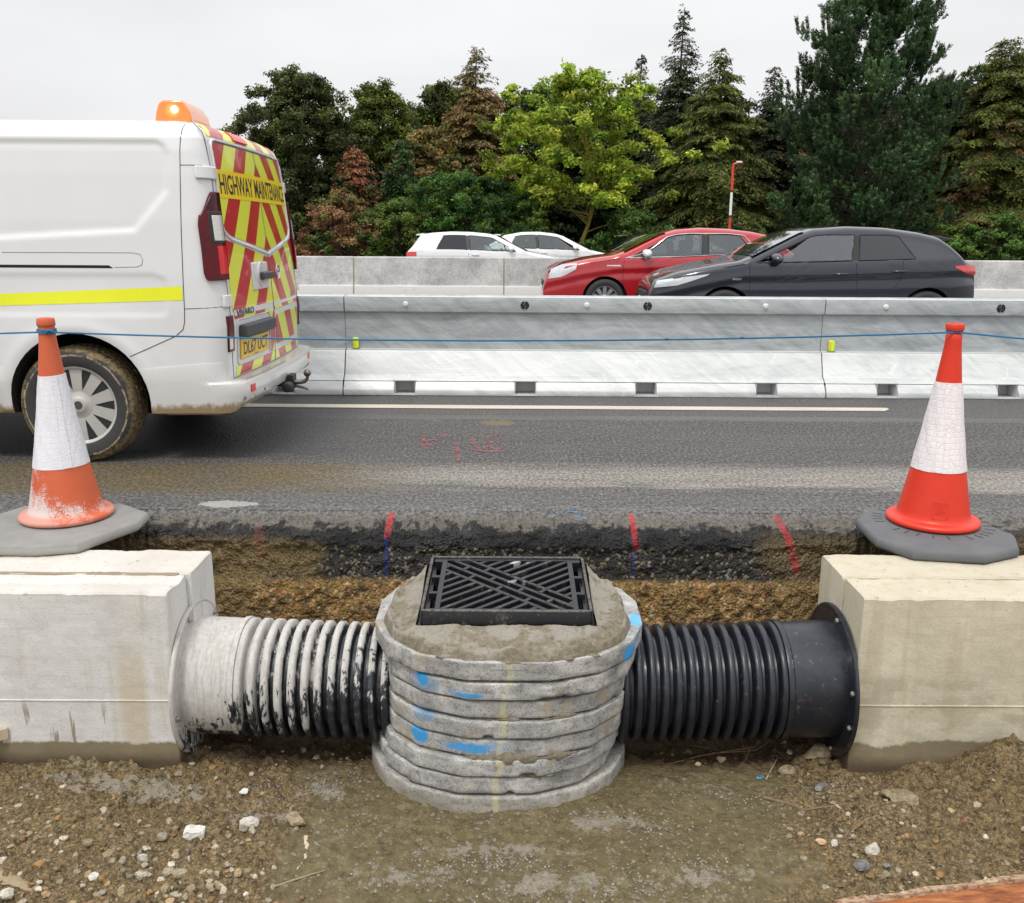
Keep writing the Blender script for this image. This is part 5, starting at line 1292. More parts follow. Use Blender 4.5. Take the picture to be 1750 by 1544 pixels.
def vpatch(name, sz, off, mat, parent=van, th=.0, far=False, smooth=40, bevel=0):
    """sz: rows of (s,z)"""
    m = MB(); G = [[van_pt(s, z, off, far) for s, z in row] for row in sz]
    if th:
        G2 = [[van_pt(s, z, off-th, far) for s, z in row] for row in sz]; m.grid(G); n_, k = len(G), len(G[0])
        per = [(0, j) for j in range(k)]+[(i, k-1) for i in range(1, n_)]+[(n_-1, j) for j in range(k-2, -1, -1)]+[(i, 0) for i in range(n_-2, 0, -1)]
        vs = [G[i][j] for i, j in per]+[G2[i][j] for i, j in per]; q = len(per); m.add(vs, [(i, (i+1) % q, q+(i+1) % q, q+i) for i in range(q)])
    else: m.grid(G)
    return m.build(name, mat, parent, smooth, bevel=bevel)
def sgrid(s0, s1, z0, z1, ns=10, nz=6):
    """z0,z1,s0,s1 may be functions"""
    rows = []
    for i in range(nz+1):
        row = []
        for j in range(ns+1):
            a, b = i/nz, j/ns
            zz0 = z0(b) if callable(z0) else z0; zz1 = z1(b) if callable(z1) else z1; z = zz0+(zz1-zz0)*a
            q0 = s0(a) if callable(s0) else s0; q1 = s1(a) if callable(s1) else s1; row.append((q0+(q1-q0)*b, z))
        rows.append(row)
    return rows
def seam(pts, r=.0028, mat=M_gap, name='panel_gap', off=.0006, xs=True, parent=vb):
    P = []
    for a, b in zip(pts, pts[1:]):
        for k in range(6):
            x, z = a[0]+(b[0]-a[0])*k/6, a[1]+(b[1]-a[1])*k/6; P.append(van_pt(s_of_x(x, z) if xs else x, z, off))
    x, z = pts[-1]; P.append(van_pt(s_of_x(x, z) if xs else x, z, off)); m = MB(); m.tube(P, r, 6); return m.build(name, mat, parent, 60)
seam([(-1.842, 1.945), (-1.849, 1.80), (-1.851, 1.671), (-1.860, 1.30), (-1.868, .906), (-1.872, .84), (-1.885, .795), (-1.93, .757), (-2.08, .690), (-2.195, .640)], .0022)
seam([(s_of_x(-1.849, 1.698), 1.698), (SQ*.55, 1.700)], .0018, xs=False)
seam([(s_of_x(-1.868, .912), .912), (SQ*.9, .922)], .0018, xs=False)
seam([(-2.875, 1.220), (-2.14, 1.222), (-2.10, 1.214), (-2.085, 1.185), (-2.092, 1.155), (-2.12, 1.144), (-2.25, 1.141)], .0014, M_gapl)
m = MB(); m.grid([[van_pt(s_of_x(x, z), z, .0012) for x in np.linspace(-4.3, e, 40)] for z, e in ((1.136, -2.255), (1.142, -2.262), (1.148, -2.272), (1.152, -2.278))]); m.build('door_rail_slot', M_arch, vb, 60)
# yellow reflective stripe
zl_ = lambda x: .94+.058*(x+2.9)/1.03*.9; M_stripe = simple('yellow_reflective_tape', (.78, .82, .02), .35, var=.05)
m = MB(); m.grid([[van_pt(s_of_x(x, z0(x)), z0(x), .0016) for x in np.linspace(-5.0, -1.874, 90)] for z0 in (lambda x: .923+.036*(x+2.9), lambda x: .955+.040*(x+2.9), lambda x: .990+.046*(x+2.9))])
m.build('side_stripe', M_stripe, van, 60)
# tail lamps wrap the corner
n = NT('dark_red_lens'); P = n.pos(); c = n.mix(n.smo(n.noise(7, 3, .5), .4, .65), (.10, .002, .006), (.045, .002, .005)); M_lens = n.fin(c, .2, spec=.35)
M_lens2 = simple('bright_red_lens', (.68, .008, .008), .15, var=.35, scale=60); M_clear = simple('clear_lens', (.62, .60, .56), .12, var=.3, scale=70, **{'Coat Weight': 1.0})
for far in (False, True):
    sA = s_of_x(-1.752, 1.2)
    lo = lambda b: 1.070; hi = lambda b: 1.43+.13*float(sstep(.02, .62, b))**.8
    rows = sgrid(lambda a: sA+.010*max(0, a-.85)/.15+.008*max(0, .08-a)/.08, SQ+.028, lambda b: 1.070+.010*max(0, .06-b)/.06, hi, 36, 20)
    L = vpatch('tail_lamp', rows, .022, M_lens, van, .04, far, 40, .006)
    vpatch('red_segment', sgrid(SQ*.66, SQ+.010, 1.105, 1.262, 8, 6), .0245, M_lens2, L, .006, far, 40)
    vpatch('dark_bezel', sgrid(SQ*.50, SQ+.012, 1.275, 1.452, 8, 6), .0240, M_black, L, .006, far, 40, .004); vpatch('clear_segment', sgrid(SQ*.60, SQ+.008, 1.290, 1.430, 8, 6), .0262, M_clear, L, .006, far, 40, .003)
    L = vpatch('lower_lamp', sgrid(SQ-.035, SQ+.045, .655, .865, 5, 6), .010, M_lens, van, .02, far, 40, .004)
    vpatch('clear_segment', sgrid(SQ-.028, SQ+.012, .672, .742, 4, 3), .0125, M_clear, L, .004, far, 40)
    for (s0, s1, z0, z1) in ((SQ*.30, SQ+.030, 1.628, 1.698), (SQ*.72, SQ+.045, .915, .985)):
        vpatch('door_hinge', sgrid(s0, s1, z0, z1, 6, 3), .017, M_van, van, .03, far, 40, .006)
# rear doors: chevron panels
n = NT('chevron_sheeting'); P = n.pos(); x, y, z = n.sep(P); d = n.ma('ABSOLUTE', n.ma('SUBTRACT', y, VYC-.0))
v = n.ma('FRACT', n.ma('DIVIDE', n.ma('ADD', n.ma('ADD', z, n.ma('MULTIPLY', d, 1.12)), -.05), .455)); m_ = n.ma('GREATER_THAN', n.ma('ABSOLUTE', n.ma('SUBTRACT', v, .55)), .25)
c = n.mix(m_, (.50, .022, .024), (.74, .80, .07)); c = n.mix(n.ma('MULTIPLY', n.smo(n.noise(18, 6, .7), .55, .8), .15), c, (.3, .28, .2))
M_chev = n.fin(c, .28, spec=.5, **{'Coat Weight': .4})
def yz_panel(name, poly, off, mat, parent=van, step=.03, th=.003):
    ys = [p[0] for p in poly]; zs = [p[1] for p in poly]; me = bpy.data.meshes.new(name); bm = bmesh.new()
    a0, a1, b0, b1 = min(ys), max(ys), min(zs), max(zs); na, nb = max(1, int((a1-a0)/step)), max(1, int((b1-b0)/step))
    vs = [[bm.verts.new((0, a0+(a1-a0)*i/na, b0+(b1-b0)*j/nb)) for j in range(nb+1)] for i in range(na+1)]
    for i in range(na):
        for j in range(nb): bm.faces.new((vs[i][j], vs[i+1][j], vs[i+1][j+1], vs[i][j+1]))
    area = sum(poly[i][0]*poly[(i+1) % len(poly)][1]-poly[(i+1) % len(poly)][0]*poly[i][1] for i in range(len(poly)))
    pl = poly if area > 0 else poly[::-1]
    for a, b in zip(pl, pl[1:]+pl[:1]):
        e = (b[0]-a[0], b[1]-a[1]); L = math.hypot(*e)
        if L < 1e-6: continue
        bmesh.ops.bisect_plane(bm, geom=bm.verts[:]+bm.edges[:]+bm.faces[:], plane_co=(0, a[0], a[1]), plane_no=(0, e[1]/L, -e[0]/L), clear_outer=True)
    for v_ in bm.verts: v_.co.x = v_xr(v_.co.y, v_.co.z)+off
    r_ = bmesh.ops.extrude_face_region(bm, geom=bm.faces[:])
    for v_ in [g for g in r_['geom'] if isinstance(g, bmesh.types.BMVert)]: v_.co.x -= th
    bmesh.ops.recalc_face_normals(bm, faces=bm.faces); bm.to_mesh(me); bm.free(); return link_mesh(name, me, mat, parent, 40)
def rpoly(pts, r, k=4):
    """round the corners of a convex polygon"""
    o = []; n_ = len(pts)
    for i in range(n_):
        p = Vector(pts[i]); a = Vector(pts[i-1])-p; b = Vector(pts[(i+1) % n_])-p; rr = r[i] if isinstance(r, (list, tuple)) else r
        rr = min(rr, a.length*.45, b.length*.45); A = p+a.normalized()*rr; B = p+b.normalized()*rr
        if rr < .002: o.append(tuple(p)); continue
        for j in range(k+1): t = j/k; q = A*(1-t)**2+p*2*t*(1-t)+B*t*t; o.append((q.x, q.y))
    return o
yz_panel('chevron_panel', rpoly([(5.40, 1.868), (6.168, 1.868), (6.168, 1.935), (5.42, 1.935)], .01), .0035, M_chev)
yz_panel('chevron_panel', rpoly([(6.188, 1.868), (6.94, 1.868), (6.93, 1.935), (6.188, 1.935)], .01), .0035, M_chev)
wpL = [(5.415, 1.36), (5.50, 1.318), (6.168, 1.222), (6.168, 1.838), (5.435, 1.838)]; wpR = [(6.188, 1.222), (6.86, 1.318), (6.945, 1.36), (6.925, 1.838), (6.188, 1.838)]
yz_panel('chevron_panel', rpoly(wpL, [.05, .09, .004, .004, .05]), .0035, M_chev); yz_panel('chevron_panel', rpoly(wpR, [.004, .09, .05, .05, .004]), .0035, M_chev)
yz_panel('chevron_panel', rpoly([(5.385, .885), (6.166, .885), (6.166, 1.178), (5.385, 1.298)], .004), .0035, M_chev); yz_panel('chevron_panel', rpoly([(6.190, .885), (6.975, .885), (6.975, 1.298), (6.190, 1.178)], .004), .0035, M_chev)
yz_panel('chevron_panel', [(5.40, .500), (6.166, .500), (6.166, .556), (5.40, .556)], .0035, M_chev); yz_panel('chevron_panel', [(6.055, .562), (6.166, .562), (6.166, .835), (6.055, .835)], .0035, M_chev)
yz_panel('chevron_panel', [(5.40, .838), (6.05, .838), (6.05, .856), (5.40, .856)], .0035, M_chev); yz_panel('chevron_panel', [(6.190, .500), (6.965, .500), (6.965, .556), (6.190, .556)], .0035, M_chev)
yz_panel('chevron_panel', rpoly([(6.215, .60), (6.93, .60), (6.93, .80), (6.215, .80)], .04), .0035, M_chev); yz_panel('chevron_panel', [(6.190, .838), (6.965, .838), (6.965, .862), (6.190, .862)], .0035, M_chev)
# frame round the window panel, door split
def rtube(pts, r, mat, name, off=0.0, parent=vb):
    m = MB(); P = []
    for a, b in zip(pts, pts[1:]):
        for k in range(8): y, z = a[0]+(b[0]-a[0])*k/8, a[1]+(b[1]-a[1])*k/8; P.append((v_xr(y, z)+off, y, z))
    P.append((v_xr(*pts[-1])+off, *pts[-1])); m.tube(P, r, 6); return m.build(name, mat, parent, 60)
wp = rpoly([(5.39, 1.345), (5.49, 1.298), (6.178, 1.200), (6.87, 1.298), (6.965, 1.345), (6.945, 1.852), (5.415, 1.852)], [.05, .09, .01, .09, .05, .06, .06]); rtube(wp+[wp[0]], .010, M_van, 'window_surround', .002)
rtube([(5.46, 1.846), (6.90, 1.846)], .004, M_gapl, 'panel_gap', .006)
rtube([(6.178, 1.94), (6.178, 1.20)], .0035, M_gapl, 'panel_gap', .001); rtube([(6.178, 1.20), (6.178, .49)], .0035, M_gapl, 'panel_gap', .001)
rtube([(5.362, 1.93), (5.352, 1.6), (5.345, 1.2), (5.345, .60), (5.36, .492), (6.99, .492), (7.01, .6), (7.01, 1.2), (7.0, 1.6)], .0030, M_gapl, 'panel_gap', .000)
# yellow band with lettering
M_band = simple('yellow_band', (.82, .60, .015), .35, var=.06); M_ink = simple('black_lettering', (.012, .012, .012), .4)
yz_panel('lettered_band', [(5.408, 1.532), (6.952, 1.532), (6.948, 1.690), (5.418, 1.690)], .0062, M_band, th=.002)
def rear_text(body, yc_, zc_, w, h, mat, off, name='lettering', bold=.0, parent=van, th=0):
    V, F = text_mesh(body, 1.0, 1.0, bold); xs = [v[0] for v in V]; ys = [v[1] for v in V]; sx = w/(max(xs)-min(xs)); sy = h/(max(ys)-min(ys)); mx, my = (max(xs)+min(xs))/2, (max(ys)+min(ys))/2
    m = MB(); W = [(yc_+(v[0]-mx)*sx, zc_+(v[1]-my)*sy) for v in V]
    # viewed from behind (+x looking to -x) the text runs towards +y
    m.add([(v_xr(a, b)+off, a, b) for a, b in W], F); return m.build(name, mat, parent, None, fixn=False)
rear_text('HIGHWAY MAINTENANCE', 6.18, 1.611, 1.475, .116, M_ink, .0070, bold=.016)
# number plate, grip, badge, lock
pg = thing_part = None
m = MB(); G = [[Vector((v_xr(y, z)+.012, y, z)) for y in np.linspace(5.47, 5.99, 9)] for z in (.592, .705)]
def rear_slab(name, y0, y1, z0, z1, o0, o1, mat, parent=van, bevel=.003, ny=8, nz=2):
    m = MB(); F = [[(v_xr(y, z)+o1, y, z) for y in np.linspace(y0, y1, ny+1)] for z in np.linspace(z0, z1, nz+1)]; B = [[(v_xr(y, z)+o0, y, z) for y in np.linspace(y0, y1, ny+1)] for z in np.linspace(z0, z1, nz+1)]
    m.grid(F); m.grid(B); k = ny+1; n_ = nz+1; per = [(0, j) for j in range(k)]+[(i, k-1) for i in range(1, n_)]+[(n_-1, j) for j in range(k-2, -1, -1)]+[(i, 0) for i in range(n_-2, 0, -1)]
    vs = [F[i][j] for i, j in per]+[B[i][j] for i, j in per]; q = len(per); m.add(vs, [(i, (i+1) % q, q+(i+1) % q, q+i) for i in range(q)]); return m.build(name, mat, parent, 30, bevel=bevel)
pl_ = rear_slab('number_plate', 5.465, 5.985, .590, .712, .002, .012, simple('yellow_plate', (.80, .52, .03), .35, var=.12, scale=14))
rear_text('DL67 UCT', 5.725, .653, .46, .080, M_ink, .0128, 'plate_characters', .012, pl_)
rear_text('BPMA', 5.725, .5995, .06, .010, M_ink, .0128, 'plate_characters', 0, pl_)
rear_slab('plate_grip', 5.45, 6.04, .722, .800, .0, .048, M_grey, van, .012, 10, 3)
wr = rpoly([(5.425, .562), (6.045, .562), (6.045, .832), (5.425, .832)], .03); rtube(wr+[wr[0]], .004, M_van, 'plate_recess_edge', .004)
m = MB(); hs = rear_slab('lock_surround', 5.76, 6.09, .985, 1.155, .0, .014, M_van, van, .02)
m = MB(); m.lathe([(.082, .010), (.078, .022), (.06, .024), (.045, .016), (.02, .014)], (v_xr(5.92, 1.07), 5.92, 1.08), 'x', 28); m.build('lock_cup', M_van, hs, 40)
m = MB(); m.rings([[(v_xr(y, 1.07)+o+.014, y, z) for o, z in ((.012, 1.045), (.034, 1.045), (.040, 1.055), (.040, 1.085), (.034, 1.095), (.012, 1.095))] for y in (5.86, 5.90, 6.06, 6.095)]); m.build('door_handle', M_grey, van, 40, bevel=.008)
ec = (v_xr(6.36, 1.075)+.004, 6.36, 1.075); m = MB(); m.lathe([(.052, 0), (.055, .004), (.052, .008), (.046, .008), (.044, .004)], ec, 'x', 32); eb = m.build('round_badge', simple('chrome', (.55, .56, .58), .15, 1), van, 40)
m = MB(); m.lathe([(.044, .003), (.02, .0035)], ec, 'x', 24); m.build('badge_ground', M_ink, eb, None)
V, F = ico(2); m = MB()
for (dy, dz, a, b, rot) in ((.004, .008, .022, .008, .5), (-.008, .020, .010, .007, 0), (-.014, .006, .014, .005, -.6), (.012, -.012, .018, .006, .9), (.000, -.020, .014, .005, -.3), (.020, .018, .014, .0045, 1.0)):
    W = V*np.array([.003, a, b]); c_, s_ = math.cos(rot), math.sin(rot); m.add([(q[0]+ec[0]+.006, ec[1]+dy+q[1]*c_-q[2]*s_, ec[2]+dz+q[1]*s_+q[2]*c_) for q in W], [tuple(f) for f in F])
m.build('badge_emblem', simple('chrome_relief', (.6, .61, .62), .2, 1), eb, 60)
rear_text('VIVARO', 5.575, .871-.0, .30, .040, simple('dark_chrome', (.05, .05, .055), .25, .4), .0085, 'model_lettering', .02)
rear_slab('badge_strip', 5.40, 6.05, .856, .889, .002, .0045, M_van, van, .001)
rear_text('CDTI', 6.79, .905, .17, .030, simple('dark_chrome2', (.12, .12, .125), .25, .6), .0085, 'engine_lettering', .01)
bl = rear_slab('brake_light', 5.82, 6.10, 1.880, 1.935, .002, .014, M_lens2, van, .010)
# bumper with step
def vb_bumper():
    S = list(np.linspace(-.47, 0, 14))+list(np.linspace(.015, SQ, 9))+list(np.linspace(SQ+.03, SQ+.863, 16))
    prof = lambda e, k: [(-.03, .602-.0*k), (.003-.03*k, .600-.0*k), (.004-.03*k, .585), (.004-.03*k, .50+.0*k), (.004+e*.05-.02*k*(1), .487), (.004+e*.95, .478), (.004+e*1.04, .465), (.004+e*1.04, .40), (.004+e*.95, .360-.055*(1-k)), (-.01+e*.7, .345-.055*(1-k)), (-.06, .345-.055*(1-k))]
    Rg = []
    for s in S:
        k = float(sstep(-.02, SQ*1.05, s)); e = .082*k; k2 = float(sstep(SQ*.55, SQ*1.0, s))
        zz = prof(e, k2); lift = .556+(s+.47)*.09 if s < 0 else .600
        row = []
        for i, (o, z) in enumerate(zz):
            if i <= 1: z = min(lift, .602) if k2 == 0 else .600
            if i == 2: z = min(lift, .602)-.015
            if i >= 8: z = z+0*(1-k)
            z = max(z, .292); xm_ = -2.51+math.sqrt(max(0, .412**2-(z-.365)**2)); s_ = max(s, s_of_x(xm_, z)) if s < 0 else s; row.append(van_pt(s_, z, o))
        Rg.append(row)
    far_ = [[Vector((p.x, 2*VYC-p.y, p.z)) for p in r] for r in Rg[::-1]]
    m = MB(); m.grid(Rg+far_[1:]); return m.build('bumper', M_van, van, 32)
bp = vb_bumper()
m = MB()
for o in (.022, .040, .058): m.tube([van_pt(s, .481, .008+o) for s in np.linspace(SQ+.06, SQ+.863*2-.06-.0, 30)][:16], .0018, 5)
m.build('tread_groove', M_gapl, bp, None)
seam([(-2.19, .556), (-2.176, .556), (-1.75, .597)], .0020)
def bump_patch(s0, s1, z0, z1, mat, far=False): return vpatch('bumper_reflector', sgrid(s0, s1, z0, z1, 4, 2), .0945, mat, bp, .008, far, None)
bump_patch(SQ+.055, SQ+.125, .405, .450, M_lens2); bump_patch(SQ+.055, SQ+.125, .405, .450, M_lens2, True)
for s in (SQ-.02, SQ+.30): m = MB(); p = van_pt(s, .385, .085); m.lathe([(.011, 0), (.010, .005), (.004, .006)], tuple(p), 'x', 12); m.build('sensor', M_gapl, bp, 40)
seam([(-2.985, .520), (-4.9, .520)], .002)
m = MB()      # dark underside behind the bumper, tank and exhaust hints
m.box(-5.0, -1.72, VYC-.70, VYC+.70, .25, .31); m.box(-2.1, -1.66, VYC-.5, VYC+.3, .30, .35); m.build('underbody', M_arch, van, None, bevel=.02)
# tow hitch
th_ = link = None
hx = -1.55; hp = onY(500, 664, 6.1)
m = MB(); m.box(-1.62, -1.50, 6.10, 6.20, .32, .37); m.box(-1.53, -1.49, 6.095, 6.205, .30, .40); m.build('tow_bracket', M_black, van, None, bevel=.006)
tb = MB(); P0 = Vector((-1.49, 6.15, .345)); tb.tube([P0, (-1.45, 6.15, .345), (-1.425, 6.15, .350), (-1.405, 6.15, .365), (-1.402, 6.15, .388)], [.018, .016, .015, .012, .011], 10); tb.lathe([(.003, -.026), (.018, -.020), (.0255, -.006), (.0255, .006), (.018, .020), (.003, .026)], (-1.402, 6.15, .408), 'z', 20)
tb.build('tow_ball', simple('greasy_steel', (.20, .19, .17), .35, .8, var=.3), van, 50)
m = MB(); m.tube([(-1.49, 6.17, .315), (-1.44, 6.17, .305), (-1.405, 6.17, .292)], [.012, .010, .008], 8); m.build('tow_pin', simple('muddy_steel', (.24, .21, .16), .6, .3), van, 50)
m = MB(); m.lathe([(.012, -.07), (.030, -.065), (.034, -.05), (.034, .0), (.030, .02), (.012, .024)], (-1.50, 6.02, .335), 'y', 20); m.build('tow_socket', M_black, van, 50, bevel=.003)
# amber light bar on the roof
bz = 1.965; n = NT('amber_lens'); P = n.obj(); hot = n.blob((-1.975+4.0, 5.555-VYC, bz+.058), (.055, .10, .050), .25, 60, .9, n.obj()); c = n.mix(n.noise(60, 4, .7, n.obj()), (.80, .20, .02), (.90, .32, .06))
M_amber = n.fin(c, .15, spec=.6, **{'Coat Weight': 1.0, 'Emission Color': (1.0, .42, .08)})
n.put(n.p.inputs['Emission Strength'], n.ma('MULTIPLY', hot, .9)); M_bulb = NT('beacon_lamp').fin((1, .8, .5), .3, **{'Emission Color': (1.0, .72, .35), 'Emission Strength': 3.0})
lb = None
def barprof(y, s=1.0, dz=0): return [(-2.085, y, bz-.012), (-2.085+.01, y, bz+.05), (-2.055, y, bz+.105*s), (-2.03, y, bz+.118*s), (-1.935, y, bz+.118*s), (-1.91, y, bz+.108*s), (-1.878, y, bz+.05), (-1.868, y, bz-.012)]
m = MB(); ysb = [5.56, 5.575, 5.60, 5.72]; full = [barprof(y, [.93, .99, 1, 1][i]) for i, y in enumerate(ysb)]+[barprof(5.88, .97), barprof(5.90, .85)]
m.rings(full); lb = m.build('roof_beacon', M_amber, van, 35, bevel=.008)
m = MB(); m.box(-2.08, -1.875, 5.60, 5.87, bz-.035, bz-.013); m.build('beacon_base', M_black, lb, None, bevel=.004)
m = MB(); m.lathe([(.004, -.004), (.021, -.003), (.021, -.001), (.004, 0)], (-1.965, 5.5585, bz+.062), 'y', 20); m.build('lamp_glow', M_bulb, lb, 60)
# wheels
def m_tyre(name, mud):
    n = NT(name); P = n.obj(); x, y, z = n.sep(P); r = n.ma('SQRT', n.ma('ADD', n.ma('MULTIPLY', x, x), n.ma('MULTIPLY', z, z))); f = n.noise(40, 6, .75, P); g = n.noise(9, 4, .6, P)
    c = n.mix(f, (.020, .020, .022), (.055, .054, .052))
    if mud:
        rim = n.smo(n.ma('ADD', r, n.ma('MULTIPLY', n.ma('SUBTRACT', g, .5), .09)), .306, .326); m_ = n.ma('MULTIPLY', rim, n.smo(f, .38, .54)); c = n.mix(n.ma('MULTIPLY', m_, .9), c, n.mix(f, (.13, .085, .03), (.36, .27, .13)))
        ln = n.ma('MULTIPLY', n.smo(n.ma('ABSOLUTE', n.ma('SUBTRACT', r, n.ma('ADD', .298, n.ma('MULTIPLY', n.ma('SUBTRACT', g, .5), .02)))), .007, .002), n.smo(f, .40, .55)); c = n.mix(n.ma('MULTIPLY', ln, .8), c, (.42, .34, .20))
    return n.fin(c, .8, n.bump(f, .4, .004))
M_tyre = m_tyre('muddy_tyre_rubber', True); M_tyre2 = m_tyre('tyre_rubber', False)
M_cap = simple('silver_wheel_cover', (.50, .49, .46), .40, .3, var=.12, scale=20); M_cap2 = simple('alloy_silver', (.42, .43, .45), .3, .7)
def wheel(parent, x, y, z, R0, w, rim, sgn, nsp, tyre, cap, muddy=False, treads=True, spoke_w=.62):
    """sgn=-1: outer face towards -y"""
    root = bpy.data.objects.new('wheel', None); C.objects.link(root); root.parent = parent; root.location = Vector((x, y, z))-wloc(parent); root.empty_display_size = .1
    m = MB(); pr = [(rim-.01, .05*w), (rim-.004, .0), (rim+.006, -.02*w), (rim+.02, -.05*w), (rim+.06*R0/.34, -.075*w), (R0-.035, -.06*w), (R0-.014, .01*w), (R0-.003, .10*w), (R0, .22*w), (R0, .78*w), (R0-.003, .90*w), (R0-.02, 1.0*w), (rim, 1.0*w), (rim-.01, .9*w)]
    sg = -sgn
    m.lathe([(r, sg*h) for r, h in pr], (x, y, z), 'y', 72, caps=False)
    if treads:
        for k in range(60):
            for (h0, h1, sh) in ((.04, .24, 0), (.30, .48, .5), (.52, .70, 0), (.76, .96, .5)):
                a = 2*math.pi*(k+sh)/60; b = a+2*math.pi/60*.62; ro, ri = R0+.004, R0-.01
                if h0 < .1: ro -= .002
                vs = []
                for rr in (ri, ro):
                    for q in (a, b):
                        for h in (h0, h1): rr2 = rr-(.012 if (h < .1 or h > .9) else 0); vs.append((x+rr2*math.cos(q), y+sg*h*w, z+rr2*math.sin(q)))
                m.add(vs, [(0, 1, 3, 2), (4, 6, 7, 5), (0, 4, 5, 1), (2, 3, 7, 6), (0, 2, 6, 4), (1, 5, 7, 3)])
    m.build('tyre', tyre, root, 35)
    m = MB(); m.lathe([(.01, .10*w), (rim*.5, .12*w), (rim-.02, .11*w), (rim, .02*w), (rim+.004, .0)][::1], (x, y, z), 'y', 48, caps=False) if sg > 0 else m.lathe([(.01, -.10*w), (rim*.5, -.12*w), (rim-.02, -.11*w), (rim, -.02*w), (rim+.004, 0)], (x, y, z), 'y', 48, caps=False)
    m.build('rim_well', M_black, root, 40)
    m = MB(); yo = y+sg*.035*w; yi = y+sg*.085*w
    m.lathe([(rim-.022, sg*.06*w), (rim-.018, sg*.03*w), (rim-.006, sg*.004*w), (rim+.004, -sg*.004*w), (rim+.006, sg*.02*w)], (x, y, z), 'y', 64, caps=False)
    for k in range(nsp):
        a = 2*math.pi*(k+.5)/nsp; hw_i = .055*rim/.22*spoke_w*(8/nsp)**.5*1.15; 
        hw_i = math.pi/nsp*.42*rim*.98; hw_o = math.pi/nsp*spoke_w*rim*.98; r0, r1 = rim*.22, rim-.014; d = (math.cos(a), math.sin(a)); p_ = (-d[1], d[0]); st = []
        for (r, hw_, dy) in ((r0, hw_i, .07), (rim*.45, hw_i*1.02, .045), (rim*.75, (hw_i+hw_o)*.5, .04), (r1, hw_o, .04)):
            yy = y+sg*(dy+.05)*w*1.0; yb_ = yy+sg*.09*w
            st.append([(x+d[0]*r-p_[0]*hw_, yb_, z+d[1]*r-p_[1]*hw_), (x+d[0]*r-p_[0]*hw_*.9, yy, z+d[1]*r-p_[1]*hw_*.9), (x+d[0]*r+p_[0]*hw_*.9, yy, z+d[1]*r+p_[1]*hw_*.9), (x+d[0]*r+p_[0]*hw_, yb_, z+d[1]*r+p_[1]*hw_)])
        m.rings(st)
    m.lathe([(rim*.36, sg*.14*w), (rim*.33, sg*.10*w), (rim*.24, sg*.085*w), (rim*.19, sg*.05*w), (rim*.17, sg*.040*w), (.002, sg*.04*w)], (x, y, z), 'y', 40, caps=False)
    cp_ = m.build('wheel_cover', cap, root, 35)
    m = MB(); m.lathe([(rim*.11, sg*.045*w), (rim*.105, sg*.034*w), (.003, sg*.033*w)], (x, y, z), 'y', 24, caps=False); m.build('hub_badge', M_grey if cap is M_cap else cap, cp_, 40)
    return root
wheel(van, -2.55, 5.232, .343, .343, .215, .235, -1, 10, M_tyre, M_cap, True, True, .60)
wheel(van, -5.588, 5.232, .343, .343, .215, .235, -1, 10, M_tyre, M_cap, True, True, .60)
wheel(van, -2.55, 7.128, .343, .343, .215, .235, 1, 10, M_tyre, M_cap, True, False, .60); wheel(van, -5.588, 7.128, .343, .343, .215, .235, 1, 10, M_tyre, M_cap, True, False, .60)
# front end (outside the photo)
M_glass = NT('dark_glass').fin((.02, .026, .028), .04, spec=.8)
for far in (False, True):
    m = MB(); G = []
    for z in np.linspace(1.17, 1.66, 8): G.append([Vector(van_pt(s_of_x(x, z), z, .004, far)) for x in np.linspace(max(interp(XF, z)+.36, -5.35), -4.42, 10)])
    m.grid(G); m.build('side_window', M_glass, van, 60)
m = MB(); m.grid([[(interp(XF, z)-.03*(1-((y-VYC)/.9)**2)-.005, y, z) for y in np.linspace(VYC-.66, VYC+.66, 12)] for z in np.linspace(1.22, 1.80, 10)]); m.build('windscreen', M_glass, van, 60)
for sg in (-1, 1):
    m = MB(); V, F = ico(3); m.add([(q[0]*.07-6.50, VYC+sg*.66+q[1]*.17, .86+q[2]*.09) for q in V], [tuple(f) for f in F]); m.build('headlight', M_clear, van, 60)
    m = MB(); m.add([(q[0]*.07-5.28, VYC+sg*1.08+q[1]*.10, 1.22+q[2]*.14) for q in V], [tuple(f) for f in F]); m.build('door_mirror', M_black, van, 60)
m = MB(); m.box(-6.64, -6.55, VYC-.4, VYC+.4, .66, .78); m.box(-6.66, -6.55, VYC-.8, VYC+.8, .36, .44); m.build('front_grille', M_black, van, None, bevel=.02)
# ============================================================ CARS
def paint(name, col, flake=.0, rough=.25):
    n = NT(name); c = n.mix(n.noise(3, 4, .6), tuple(v*.92 for v in col), tuple(min(1, v*1.06) for v in col)); return n.fin(c, rough, spec=.5, metal=flake, **{'Coat Weight': 1.0, 'Coat Roughness': .04})
def glass_mat(name, tint, refl):
    n = NT(name); n.t.nodes.remove(n.p); tr = n.nd('ShaderNodeBsdfTransparent'); n.put(tr.inputs[0], tint); gl = n.nd('ShaderNodeBsdfGlossy'); n.put(gl.inputs[0], (.9, .95, 1.0)); gl.inputs['Roughness'].default_value = .03
    lw = n.nd('ShaderNodeLayerWeight'); lw.inputs[0].default_value = .35; mx = n.nd('ShaderNodeMixShader'); n.put(mx.inputs[0], n.lin(lw.outputs[1], 0, 1, refl*.55, .45))
    n.t.links.new(tr.outputs[0], mx.inputs[1]); n.t.links.new(gl.outputs[0], mx.inputs[2]); n.t.links.new(mx.outputs[0], n.out.inputs[0]); return n.m
M_cglass = glass_mat('tinted_car_glass', (.62, .70, .68), .16); M_cabin = simple('cabin_trim', (.030, .030, .032), .8); M_seat = simple('seat_fabric', (.045, .045, .050), .9)
M_wind = NT('windscreen_glass').fin((.05, .06, .062), .05, spec=1.0, **{'Coat Weight': 1.0, 'Coat IOR': 2.1, 'Coat Roughness': .02})
